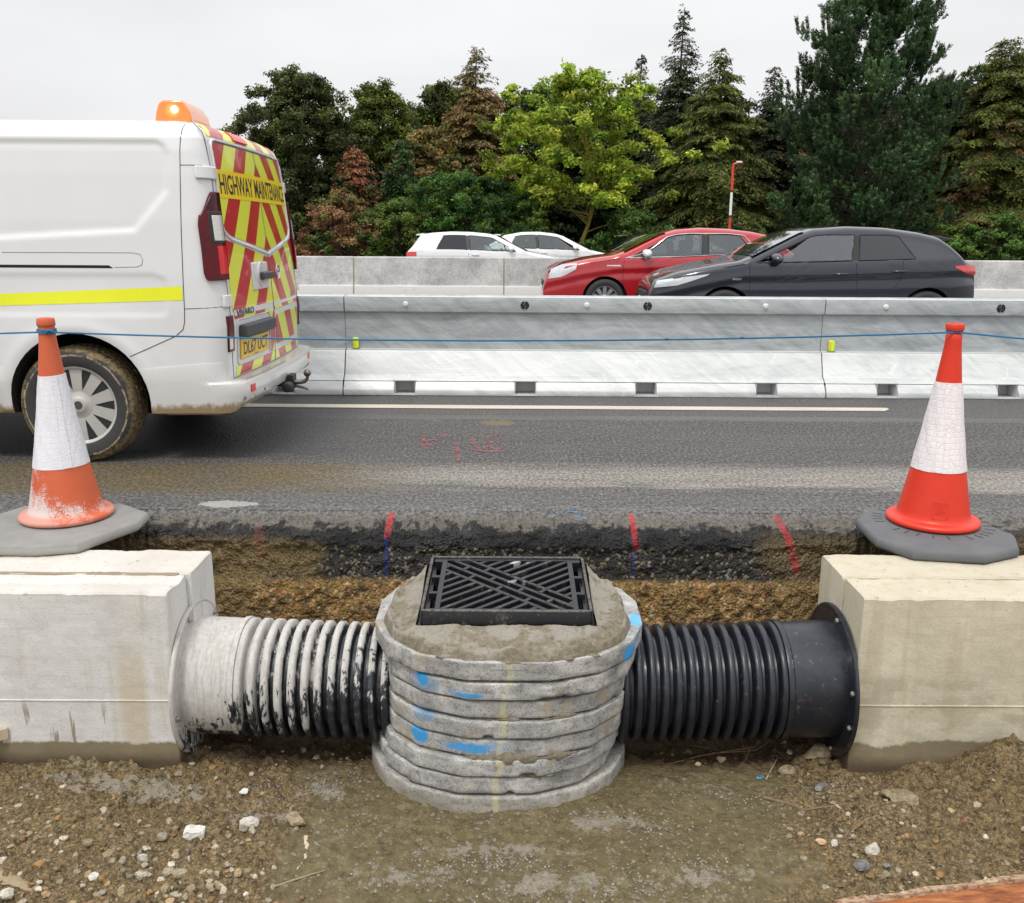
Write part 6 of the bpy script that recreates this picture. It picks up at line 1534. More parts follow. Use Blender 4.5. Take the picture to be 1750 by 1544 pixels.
M_priv = glass_mat('privacy_glass', (.05, .05, .06), .05); M_priv2 = simple('dark_rear_glass', (.015, .015, .018), .08, spec=.5); M_chrome = simple('chrome_strip', (.60, .61, .62), .18, .8); M_seal = simple('black_seal', (.012, .012, .013), .4)
M_hl = simple('headlight_glass', (.62, .64, .66), .08, .1, var=.3, scale=14, **{'Coat Weight': 1.0}); M_tl = simple('tail_light_red', (.62, .02, .02), .12, var=.2, scale=12, **{'Coat Weight': 1.0})
M_skin = simple('skin', (.55, .32, .23), .6); M_shirt = simple('dark_jacket', (.04, .045, .06), .9)
def car(label, xf, yn, d, L, W, top, belt, ax_f, ax_r, pm, win, dark_rear=False, chrome=False, spokes=7, rail=.04, tail=(0.0, 0), sil=.20, extras=None, wr=.325):
    yc = yn+W/2; hw = W/2; t = thing('passing_car', label, 'car', (xf+d*L/2, yc, 0))
    X = lambda u: xf+d*u
    def pf(u):
        a = 1-.30*(1-min(1, u/.75))**2.4; b = 1-.34*(1-min(1, (L-u)/.75))**2.2; return min(a, b)
    Z = lambda u: interp(top, u); B = lambda u: interp(belt, u)
    def yS(u, z):
        q = hw*pf(u); zb = B(u)
        if z <= zb: k = (z-.60)/.45; return q*(1-.035*k*k-(.03*max(0, (.38-z)/.2)))+.012*math.exp(-((z-zb+.16)/.04)**2)-.010*math.exp(-((z-zb+.24)/.05)**2)
        return q*(1-.035*((zb-.60)/.45)**2)-(z-zb)*.46-.012
    us = sorted(set([0, .02, .05, .09, .14]+list(np.linspace(.2, L-.2, 100))+[L-.14, L-.08, L-.04, L-.015, L]))
    R_ = []
    for u in us:
        zr = Z(u); zb0 = .20 if .5 < u < L-.5 else .20+.10*(1-min(u, L-u)/.5); rt = min(.085, (zr-zb0)*.3); z1 = zr-rt-.012; half = []
        for k in range(4): half.append((yS(u, zb0)*(k/4)*.96, zb0))
        for k in range(22): z = zb0+(z1-zb0)*k/21; half.append((yS(u, z), z))
        yt = yS(u, z1); a = min(.14, yt*.4)
        for k in range(1, 7): q = R(90*k/6); half.append((yt-a+a*math.cos(q), z1+rt*math.sin(q)))
        for k in range(1, 7): y = (yt-a)*(1-k/6); half.append((y, z1+rt+.012*(1-(y/(yt-a))**2)))
        full = half+[(-y, z) for y, z in half[-2:0:-1]]
        R_.append([(X(u), yc-y, z) for y, z in full])
    m = MB(); m.rings(R_); me = m.mesh('car_body'); cuts = []
    for u in (ax_f, ax_r):
        for sg in (-1, 1):
            c_ = MB(); c_.lathe([(wr+.045, -.16), (wr+.045, .16)], (X(u), yc+sg*(hw-.08), wr), 'y', 40); cuts.append(c_.mesh('c'))
    def P(u, z, o=.004, s=-1): return Vector((X(u), yc+s*(yS(u, z)+o), z))
    def ztop(u): return Z(u)-.085-.012
    zl = lambda u: B(u)+.015; zu = lambda u: max(zl(u)+.01, min(ztop(u)-.012, win['cap'](u) if 'cap' in win else 9))
    # hollow cabin and open window apertures
    a0, a1 = win['screen'][0]+.30, win['rear'][0]-.02; uu = np.linspace(a0, a1, 14)
    c_ = MB(); c_.prism([(X(a0), .62), (X(a1), .62)]+[(X(u), min(Z(u)-.125, 1.40)) for u in uu[::-1]], 'y', yc-.60, yc+.60); cuts.append((c_.mesh('c'), M_cabin))
    for (ua, ub, la, lb) in win['panes']:
        lo = [(X(u), zl(u)) for u in np.linspace(la, lb, 9)]; up = [(X(u), zu(u)) for u in np.linspace(ub, ua, 9)]
        c_ = MB(); c_.prism(lo+up, 'y', yc-1.3, yc+1.3); cuts.append((c_.mesh('c'), M_cabin))
    body = link_mesh('body', boolean_cut(me, cuts, [pm], M_arch), [], t, 40)
    # windows: (u0,u1, low(u), high(u)) as polygons with slanted ends
    def win_patch(name, ua, ub, la, lb, mat, o, s, zlow, zup, par=t):
        m = MB(); G = []
        for i in range(9):
            f = i/8; row = []
            for j in range(15):
                g_ = j/14; u = (la+(ua-la)*f)*(1-g_)+(lb+(ub-lb)*f)*g_
                z = zlow(u)+(zup(u)-zlow(u))*f; row.append(P(u, z, o, s))
            G.append(row)
        m.grid(G); return m.build(name, mat, par, 60)
    for s in (-1, 1):
        m = MB()
        for (ua, ub, la, lb) in win['panes']:
            ps = [P(u, zl(u)-.004, .002, s) for u in np.linspace(la, lb, 9)]+[P(lb+(ub-lb)*f, zl(lb)+(zu(ub)-zl(lb))*f, .002, s) for f in (.25, .5, .75)]+[P(u, zu(u)+.004, .002, s) for u in np.linspace(ub, ua, 9)]+[P(ua+(la-ua)*f, zu(ua)+(zl(la)-zu(ua))*f, .002, s) for f in (.25, .5, .75)]
            m.tube(ps+[ps[0]], .011, 5)
        m.build('window_seal', M_seal, t, 60)
        p1, p2 = win['panes'][:2]; win_patch('door_pillar', p1[1], p2[0], p1[3], p2[2], M_seal, .003, s, zl, zu)
        for i, (ua, ub, la, lb) in enumerate(win['panes']):
            win_patch('side_window', ua, ub, la, lb, M_priv if (dark_rear and i > 0) else M_cglass, .006, s, zl, zu)
    if chrome:
        for s in (-1, 1):
            ua, ub, la, lb = win['dlo']; m = MB(); m.tube([P(u, zl(u)-.012, .004, s) for u in np.linspace(la-.03, lb+.03, 20)], .010, 6)
            m.tube([P(la+(ua-la)*f, zl(la+(ua-la)*f)+(zu(la+(ua-la)*f)+.018-zl(la+(ua-la)*f))*f, .004, s) for f in np.linspace(0, 1, 9)]+[P(u, zu(u)+.018, .004, s) for u in np.linspace(ua+.03, ub, 18)]+[P(ub+(lb-ub)*f, (zu(ub)+.018)*(1-f)+zl(lb)*f, .004, s) for f in np.linspace(.15, 1, 7)], .010, 6)
            m.build('window_trim', M_chrome, t, 60)
    # windscreen and rear window follow the upper surface
    def top_patch(name, u0, u1, mat, k=.93):
        m = MB(); G = []
        for u in np.linspace(u0, u1, 12):
            zr = Z(u); z1 = zr-.085-.012; yt = yS(u, z1)-.10; row = []
            for j in range(15): y = (j/7-1)*yt*k; row.append(Vector((X(u), yc+y, zr-.012+.012*(1-(y/yt)**2)+.006)))
            G.append(row)
        m.grid(G); return m.build(name, mat, t, 60)
    top_patch('windscreen', *win['screen'], M_wind, 1.08); top_patch('rear_window', *win['rear'], M_priv2 if dark_rear else M_wind, .95)
    # lamps
    def lamp(name, pts_lo, pts_hi, mat, o=.008):
        for s in (-1, 1):
            m = MB(); G = []
            for i in range(5):
                f = i/4; G.append([P(a[0]+(b[0]-a[0])*f, a[1]+(b[1]-a[1])*f, o, s) for a, b in zip(pts_lo, pts_hi)])
            m.slab(G, Vector((0, -s*.012, 0))); m.build(name, mat, t, 50)
    def res(pts, k=8):
        us_ = [p[0] for p in pts]; q = np.linspace(us_[0], us_[-1], k); return [(float(v), float(np.interp(v, us_, [p[1] for p in pts]))) for v in q]
    lamp('headlight', res(win['hl'][0]), res(win['hl'][1]), M_hl); lamp('tail_light', res(win['tl'][0]), res(win['tl'][1]), M_tl)
    # seams, handles, mirrors
    for pts in win['seams']:
        for s in (-1, 1): m = MB(); m.tube([P(u, z, -.0005, s) for u, z in res2(pts)], .0045, 5); m.build('door_gap', M_seal, body, 60)
    for (u, z) in win['handles']:
        for s in (-1, 1):
            m = MB(); m.tube([P(u, z, .0, s), P(u+.02, z, .030, s), P(u+.15, z+.004, .034, s), P(u+.19, z+.004, .0, s)], [.010, .014, .014, .010], 8); m.build('door_handle', pm, t, 60)
    um, zm = win['mirror']; V, F = ico(3)
    for s in (-1, 1):
        c_ = P(um, zm, .10, s); m = MB(); m.add([(c_.x+q[0]*.075*(1+.25*q[2]), c_.y+q[1]*.11, c_.z+q[2]*.070-.02*(q[1]*s)) for q in V], [tuple(f) for f in F]); m.tube([P(um, zm-.08, -.01, s), P(um, zm-.05, .05, s)], .028, 8)
        m.build('door_mirror', win.get('mmat', pm), t, 60)
    # seats and steering wheel inside
    us0 = win['screen'][1]-.02
    for k, (u, s) in enumerate(((us0+.28, -1), (us0+.28, 1), (us0+1.12, -1), (us0+1.12, 1))):
        m = MB(); c0 = yc+s*.34; w_ = .235
        m.rings([[(X(u+du), c0-w_*ww, z), (X(u+du+th_), c0-w_*ww, z), (X(u+du+th_), c0+w_*ww, z), (X(u+du), c0+w_*ww, z)] for du, th_, z, ww in ((0, .12, .60, 1), (.05, .13, .80, 1), (.10, .12, 1.00, .95), (.15, .09, 1.10, .7), (.16, .05, 1.12, .3), (.16, .05, 1.15, .3), (.155, .09, 1.16, .52), (.17, .09, 1.27, .48))])
        m.build('seat', M_seat, t, 40, bevel=.02)
    ws_ = -d*-1 if False else (1 if d > 0 else -1); m = MB(); cu_ = Vector((X(us0-.20), yc+ws_*.34, .95)); m.tube([cu_+Vector((d*.07*math.sin(a), .18*math.cos(a), .17*math.sin(a))) for a in np.linspace(0, 6.283, 25)], .013, 6); m.build('steering_wheel', M_seal, t, 60)
    t['_seat'] = [X(us0+.26), yc+ws_*.34, float(d)]
    # front and rear: grille, intake, plates
    m = MB(); z0 = Z(.05)
    m.box(min(X(-.004), X(.12)), max(X(-.004), X(.12)), yc-.38, yc+.38, .44, .60); m.build('grille', M_black, t, None, bevel=.02)
    m = MB(); m.box(min(X(-.02), X(.05)), max(X(-.02), X(.05)), yc-.26, yc+.26, .39, .50); m.build('number_plate', simple('white_plate', (.75, .75, .72), .4), t, None, bevel=.004)
    m = MB(); m.box(min(X(L-.1), X(L+.012)), max(X(L-.1), X(L+.012)), yc-.26, yc+.26, .55, .66); m.build('number_plate', simple('yellow_rear_plate', (.75, .55, .05), .4), t, None, bevel=.004)
    for (u0, z0, u1, z1, wd) in win.get('spoiler', []):
        m = MB(); G = []
        for y in np.linspace(-1, 1, 13): yy = yc+y*wd; G.append([(X(u0), yy, z0-.02*y*y), (X((u0+u1)/2), yy, (z0+z1)/2+.012-.02*y*y), (X(u1), yy, z1-.02*y*y), (X(u1)-d*.02, yy, z1-.03-.02*y*y), (X(u0), yy, z0-.05)])
        m.rings(G); m.build('roof_spoiler', pm, t, 50, bevel=.006)
    for u in (ax_f, ax_r):
        wheel(t, X(u), yn+.02, wr, wr, .205, wr*.68, -1, spokes, M_tyre2, M_cap2, treads=False, spoke_w=.5); wheel(t, X(u), yn+W-.02, wr, wr, .205, wr*.68, 1, spokes, M_tyre2, M_cap2, treads=False, spoke_w=.5)
    for (u, z, w_, h_) in win.get('markers', []):
        m = MB(); m.slab([[P(u+a, z+b, .003) for a in (0, w_/2, w_)] for b in (0, h_)], Vector((0, .01, 0))); m.build('side_marker', M_chrome, t, None)
    return t
def res2(pts):
    o = []
    for a, b in zip(pts, pts[1:]):
        for k in range(6): o.append((a[0]+(b[0]-a[0])*k/6, a[1]+(b[1]-a[1])*k/6))
    return o+[pts[-1]]
M_dark = paint('dark_slate_paint', (.009, .013, .024), .2); M_redp = paint('red_paint', (.42, .010, .018), .1); M_whp = paint('white_car_paint', (.78, .78, .78)); M_blk = paint('black_paint', (.008, .008, .009))
def driver(cart, label, shirt, hair):
    x, y, d = cart['_seat']; del cart['_seat']
    if label is None: return
    t = thing('person', label, 'person', (x, y, .62))
    F_ = lambda f, s, z: (x-d*f, y+s, z)
    pts = [F_(0, 0, .62), F_(-.03, 0, .85), F_(-.05, 0, 1.02), F_(-.03, 0, 1.10), F_(.0, 0, 1.19), F_(.01, 0, 1.27)]; rad = [.16, .15, .13, .055, .085, .078]; ed = [(0, 1), (1, 2), (2, 3), (3, 4), (4, 5)]
    for s in (-1, 1):
        b = len(pts); pts += [F_(-.03, s*.18, 1.02), F_(.12, s*.24, .86), F_(.38, s*.16, .98)]; rad += [.065, .048, .035]; ed += [(2, b), (b, b+1), (b+1, b+2)]
    me = bpy.data.meshes.new('clothed_body'); me.from_pydata(pts, ed, []); o = bpy.data.objects.new('t', me); C.objects.link(o); sk = o.modifiers.new('s', 'SKIN'); sb = o.modifiers.new('u', 'SUBSURF'); sb.levels = sb.render_levels = 2
    for i, v in enumerate(me.skin_vertices[0].data): v.radius = (rad[i], rad[i]*(.8 if i < 3 else 1)); v.use_root = i == 0
    dg = bpy.context.evaluated_depsgraph_get(); dg.update(); out = bpy.data.meshes.new_from_object(o.evaluated_get(dg)); bpy.data.objects.remove(o); out.materials.clear()
    out.materials.append(shirt); out.materials.append(M_skin)
    for p in out.polygons:
        c = p.center; p.material_index = 1 if (c.z > 1.09 or abs(c.x-(x-d*.38)) < .07 and c.z > .9) else 0
    link_mesh('body', out, [], t, 180)
    V, F = ico(3); k = V[:, 2] > -.15; m = MB(); W = V*np.array([.098, .088, .10]); W[:, 0] += d*.012; W[:, 2] += 1.275; W[:, 0] += x; W[:, 1] += y
    keep = [tuple(f) for f in F if all(V[i][2] > -.25+.55*max(0, -V[i][0]*d) for i in f)]; m.add([tuple(q) for q in W], keep); m.build('hair', hair, t, 60)
    m = MB(); W = V*np.array([.022, .014, .022])+np.array([x-d*.095, y, 1.215]); m.add([tuple(q) for q in W], [tuple(f) for f in F]); m.build('nose', M_skin, t, 60)
M_hair = simple('dark_hair', (.03, .02, .015), .8); M_hair2 = simple('grey_hair', (.30, .28, .26), .8); M_white_shirt = simple('white_shirt', (.70, .72, .72), .9)
# dark hatchback, nose to the left
car_dark = car('dark slate grey hatchback passing behind the steel barrier, in front of the red car', 1.83, 12.15, 1, 4.42, 1.78,
    [(0, .56), (.03, .70), (.10, .78), (.35, .88), (.8, .975), (1.18, 1.035), (1.30, 1.085), (1.95, 1.395), (2.15, 1.455), (2.6, 1.49), (3.1, 1.475), (3.55, 1.415), (3.80, 1.355), (3.95, 1.26), (4.22, 1.045), (4.34, .98), (4.39, .88), (4.42, .55)],
    [(0, .70), (.6, .86), (1.2, .985), (2.2, 1.01), (3.2, 1.045), (4.0, 1.075), (4.42, 1.05)], .98, 3.66, M_dark,
    dict(dlo=(2.07, 3.30, 1.30, 3.52), panes=[(2.08, 2.68, 1.36, 2.62), (2.76, 3.26, 2.72, 3.46)], screen=(1.31, 2.02), rear=(3.90, 4.24), hl=([(.06, .66), (.35, .70), (.72, .83)], [(.10, .755), (.35, .80), (.76, .855)]),
         tl=([(4.0, .955), (4.2, .875), (4.38, .85)], [(4.0, .975), (4.2, .985), (4.36, .975)]), seams=[[(1.28, .96), (1.30, .6), (1.36, .32)], [(2.68, 1.0), (2.72, .6), (2.70, .30)], [(3.30, 1.03), (3.28, .80), (3.10, .55)], [(.78, .90), (1.22, .985)]],
         handles=[(2.40, .86), (3.16, .90)], mirror=(1.62, 1.055), spoiler=[(3.72, 1.385, 4.02, 1.345, .58)], markers=[(1.06, .775, .12, .025)], cap=lambda u: 1.36), dark_rear=True, spokes=5)
car_red = car('glossy red hatchback passing between the concrete barrier and the dark car', .50, 15.0, 1, 4.35, 1.78,
    [(0, .52), (.03, .66), (.10, .76), (.35, .90), (.75, .985), (1.12, 1.035), (1.28, 1.09), (1.90, 1.38), (2.15, 1.45), (2.55, 1.485), (3.0, 1.47), (3.4, 1.425), (3.68, 1.37), (3.85, 1.26), (4.15, 1.05), (4.28, .95), (4.32, .8), (4.35, .5)],
    [(0, .72), (.6, .88), (1.2, .98), (2.2, 1.01), (3.2, 1.06), (4.35, 1.05)], 1.00, 3.64, M_redp,
    dict(dlo=(2.0, 3.25, 1.36, 3.50), panes=[(2.02, 2.58, 1.42, 2.56), (2.68, 3.18, 2.66, 3.42)], screen=(1.30, 1.98), rear=(3.78, 4.12), hl=([(.08, .64), (.3, .68), (.52, .80)], [(.12, .80), (.3, .88), (.54, .90)]),
         tl=([(4.0, .82), (4.2, .80), (4.30, .78)], [(4.0, .92), (4.2, .92), (4.29, .90)]), seams=[[(1.30, .96), (1.28, .7), (1.34, .32)], [(2.62, 1.0), (2.64, .6), (2.6, .30)], [(.75, .90), (1.2, .975)]],
         handles=[(2.30, .86)], mirror=(1.66, 1.055), mmat=simple('pale_mirror', (.62, .62, .63), .25), spoiler=[(3.60, 1.385, 3.86, 1.35, .56)], markers=[(1.02, .855, .22, .02)], cap=lambda u: 1.36), chrome=True, spokes=10)
wb = dict(dlo=(1.98, 3.35, 1.30, 3.55), panes=[(2.0, 2.62, 1.40, 2.58), (2.70, 3.28, 2.66, 3.46)], screen=(1.10, 1.88), rear=(3.92, 4.14), hl=([(.08, .60), (.3, .64), (.6, .72)], [(.12, .70), (.3, .74), (.62, .76)]), tl=([(3.98, .80), (4.15, .79), (4.27, .78)], [(3.98, .90), (4.15, .90), (4.26, .89)]),
          seams=[[(2.62, .96), (2.64, .4)]], handles=[(2.35, .84)], mirror=(1.52, 1.0), spoiler=[(3.72, 1.375, 4.02, 1.36, .5)], cap=lambda u: 1.33)
car_white = car('white hatchback with dark rear glass beyond the concrete barrier, leftmost car', onY(690, 432, 24).x+4.30, 24.0, -1, 4.30, 1.76,
    [(0, .50), (.05, .64), (.3, .78), (.7, .86), (1.05, .93), (1.15, .97), (1.85, 1.32), (2.1, 1.38), (2.6, 1.425), (3.1, 1.43), (3.6, 1.395), (3.88, 1.345), (4.12, 1.03), (4.22, .95), (4.27, .86), (4.30, .5)],
    [(0, .68), (.6, .82), (1.2, .91), (2.2, .94), (3.2, .965), (4.3, .96)], .80, 3.48, M_whp, wb, dark_rear=True)
wb2 = dict(wb); wb2.update(dlo=(1.95, 3.4, 1.25, 3.7), screen=(1.05, 1.85), cap=lambda u: 1.36)
car_white2 = car('white saloon ahead of the white hatchback, beyond the concrete barrier', onY(1010, 437, 27.2).x+1.06, 27.2, -1, 4.45, 1.78,
    [(0, .50), (.05, .64), (.3, .78), (.7, .86), (1.02, .93), (1.1, .96), (1.85, 1.33), (2.1, 1.40), (2.6, 1.455), (3.1, 1.44), (3.6, 1.35), (4.0, 1.10), (4.3, 1.02), (4.42, .9), (4.45, .5)],
    [(0, .68), (.6, .82), (1.2, .91), (2.2, .94), (3.2, .965), (4.45, .96)], .85, 3.6, M_whp, wb2)
car_black = car('black hatchback mostly hidden behind the bonnet of the red car', onY(1040, 432, 24.4).x+4.3, 24.4, -1, 4.30, 1.76,
    [(0, .50), (.05, .64), (.3, .80), (.7, .90), (1.05, .96), (1.15, 1.0), (1.85, 1.34), (2.1, 1.40), (2.6, 1.45), (3.0, 1.44), (3.35, 1.38), (3.6, 1.30), (4.1, 1.03), (4.22, .95), (4.27, .86), (4.30, .5)],
    [(0, .68), (.6, .82), (1.2, .93), (2.2, .96), (3.2, .985), (4.3, .98)], .80, 3.48, M_blk, wb, dark_rear=True)

driver(car_dark, 'driver in a dark jacket leaning to the wheel inside the dark slate car', M_shirt, M_hair)
driver(car_red, 'driver at the wheel inside the red hatchback', M_shirt, M_hair2)
driver(car_white, 'driver in a white shirt inside the leftmost white hatchback', M_white_shirt, M_hair)
driver(car_white2, 'driver inside the white saloon ahead of the white hatchback', M_shirt, M_hair2)
driver(car_black, None, None, None)
# ============================================================ TREES
def leaf_mat(name, rough=.6, tr=.25):
    n = NT(name); a = n.attr('Col').outputs['Color']
    n.fin(a, rough, spec=.18)
    t = n.nd('ShaderNodeBsdfTranslucent'); n.put(t.inputs[0], n.mix(1.0, a, (1.0, 1.0, .6), 'MULTIPLY')); mx = n.nd('ShaderNodeMixShader'); mx.inputs[0].default_value = tr
    n.t.links.new(n.p.outputs[0], mx.inputs[1]); n.t.links.new(t.outputs[0], mx.inputs[2]); n.t.links.new(mx.outputs[0], n.out.inputs[0]); return n.m
M_leaf = leaf_mat('leaves', .55, .28); M_needle = leaf_mat('needles', .6, .12)
M_bark = bark('tree_bark', (.035, .028, .020), (.13, .105, .08)); M_lichen = bark('lichen_bark', (.12, .09, .02), (.34, .26, .05)); M_dead = bark('dead_twigs', (.09, .08, .065), (.24, .21, .17))
def quads(C_, U, Vv):
    """C_, U, Vv (n,3): rhombus leaves; returns verts (4n,3), faces (n,4)"""
    n = len(C_); W = np.stack([C_-U, C_-Vv*.9+U*.1, C_+U, C_+Vv*.9+U*.1], 1).reshape(-1, 3); return W, np.arange(4*n).reshape(n, 4)
def rdir(r, n): v = r.normal(size=(n, 3)); return v/np.linalg.norm(v, axis=1)[:, None]
def grow(name, label, x, y, z0, cat, trunk_pts, trunk_r, limbs, bmat, leafV, leafF, cols, lmat):
    t = thing(name, label, cat, (x, y, z0)); m = MB(); n = len(trunk_pts)
    m.tube(trunk_pts, [trunk_r*(1-.93*i/(n-1))+.008 for i in range(n)], 9); m.build('trunk', bmat, t, 60, fixn=False)
    if limbs:
        m = MB()
        for pts, r in limbs: m.tube(pts, [r*(1-.8*i/(len(pts)-1))+.004 for i in range(len(pts))], 5, caps=False)
        m.build('limbs', bmat, t, 60, fixn=False)
    np_mesh('crown', leafV, leafF, lmat, t, smooth=False, cols=cols)
    return t
def col_var(r, base, n, k=.22):
    b = np.array(base); c = b[None]*(1+r.normal(size=(n, 1))*k)*(1+r.normal(size=(n, 3))*.06); return np.clip(c, .002, 1)
def broad(label, px, top, base_px, W, D, col, seed, col2=None, mix2=.3, z0=.25, cb=.12, dens=1.0, leaf=.075, bm=None, shape='oval', nclu=None, name='broadleaf_tree', nlimb=0, depthf=.8, lobes=None, spread=.36, Hh=None, tr=None, cat='tree', clump=1.0):
    r = np.random.default_rng(seed); p = onY(px, 430, D); x = p.x; Ht = (onY(px, top, D).z-z0) if Hh is None else Hh
    W_ = W*D/1550*1.22
    nclu = nclu or int(34*(W_*Ht)*dens**.5/2.1)
    Cc = []; tries = 0
    while len(Cc) < nclu and tries < 40000:
        tries += 1; h = r.uniform(cb, 1.0); a = r.uniform(0, 2*math.pi)
        if shape == 'oval': R0 = np.sin(np.clip((h-cb)/(1-cb), 0.0, 1)**.75*np.pi*.93+.18)**.65 if 0 < (h-cb)/(1-cb)**1 else .3
        elif shape == 'cone': R0 = (1-(h-cb)/(1-cb))**.75*.95+.05
        elif shape == 'bush': R0 = np.sqrt(max(0, 1-((h-cb)/(1-cb))**2))
        else: R0 = 1
        R0 = float(np.nan_to_num(R0))
        lob = 1+.26*math.sin(a*3+seed+h*5)+.18*math.sin(a*5-h*9+seed*2)+.12*math.sin(h*23+a)
        rr = (r.uniform(.12, 1)**.55)*R0*lob; o_ = r.random() < .22
        if o_: rr = R0*lob*r.uniform(1.0, 1.22)+.03; h = h+.035*(h > .55)
        cx, cy, cz = rr*math.cos(a)*W_/2, rr*math.sin(a)*W_/2*depthf, h*Ht
        Cc.append((cx, cy, cz))
    Cc = np.array(Cc)
    base = np.array([0, 0, 0.]); wob = r.normal(size=2)*.03*Ht; tp = []
    for i in range(9):
        q = i/8; tp.append((x+wob[0]*math.sin(q*3)+.02*Ht*math.sin(q*7+seed), D+wob[1]*math.sin(q*3), z0-.1+q*Ht*.86))
    rad_ = np.hypot(Cc[:, 0]/(W_/2), Cc[:, 1]/(W_/2*depthf)); limbs = []
    sel = r.permutation(len(Cc))[:min(len(Cc), nlimb or int(60*dens))]
    for i in sel:
        c = Cc[i]; hh = max(.10*Ht, c[2]*r.uniform(.45, .8)); k = min(8, max(0, hh/(Ht*.86)*8)); a = Vector(tp[int(k)]).lerp(Vector(tp[min(8, int(k)+1)]), k-int(k)); b = Vector((x+c[0], D+c[1], z0+c[2]))
        mid = a.lerp(b, .5)+Vector((r.normal()*.12, r.normal()*.12, -.10*(b-a).length+r.normal()*.1)); limbs.append(([a, a.lerp(mid, .5)+Vector((0, 0, .03)), mid, mid.lerp(b, .5), b], (tr or Ht*.012)*(.30 if nlimb else .45)))
    nl = int(190*dens); n = nl*len(Cc)
    rc = r.uniform(.15, spread+.02, size=len(Cc))*clump*(.6+.4*(Ht/7))*np.where(rad_ > .85, .62, 1.0); ci = np.repeat(np.arange(len(Cc)), nl)
    # sub-clumps: small leafy sprays inside each cluster
    ns = 9; sub = rdir(r, len(Cc)*ns)*(r.uniform(.45, 1.0, (len(Cc)*ns, 1)))*np.repeat(rc, ns)[:, None]*np.array([1.15, 1.15, .8]); si = ci*ns+r.integers(0, ns, n)
    off = sub[si]+r.normal(size=(n, 3))*(.085*(.6+.4*Ht/7))*np.array([1.2, 1.2, .75]); Cn = Cc[ci]+off+np.array([x, D, z0])
    nrm = rdir(r, n)*.75+off/np.linalg.norm(off, axis=1)[:, None]*.5+np.array([0, -.1, .55]); nrm /= np.linalg.norm(nrm, axis=1)[:, None]
    u = np.cross(nrm, rdir(r, n)); u /= np.linalg.norm(u, axis=1)[:, None]; v = np.cross(nrm, u); s = leaf*r.uniform(.55, 1.25, (n, 1)); V, F = quads(Cn, u*s, v*s*.55)
    cc = col_var(r, col, len(Cc), .16)
    if col2 is not None: w = (r.random((len(Cc), 1)) < mix2); cc = np.where(w, col_var(r, col2, len(Cc), .2), cc)
    sc_ = 1+r.normal(size=(len(Cc)*ns, 1))*.16; cl = cc[ci]*sc_[si]*(1+r.normal(size=(n, 1))*.18); cl = np.clip(np.repeat(cl*1.3, 4, 0), .002, 1)
    return grow(name, label, x, D, z0, cat, tp, tr or Ht*.016, limbs, bm or M_bark, V, F, cl, M_leaf)
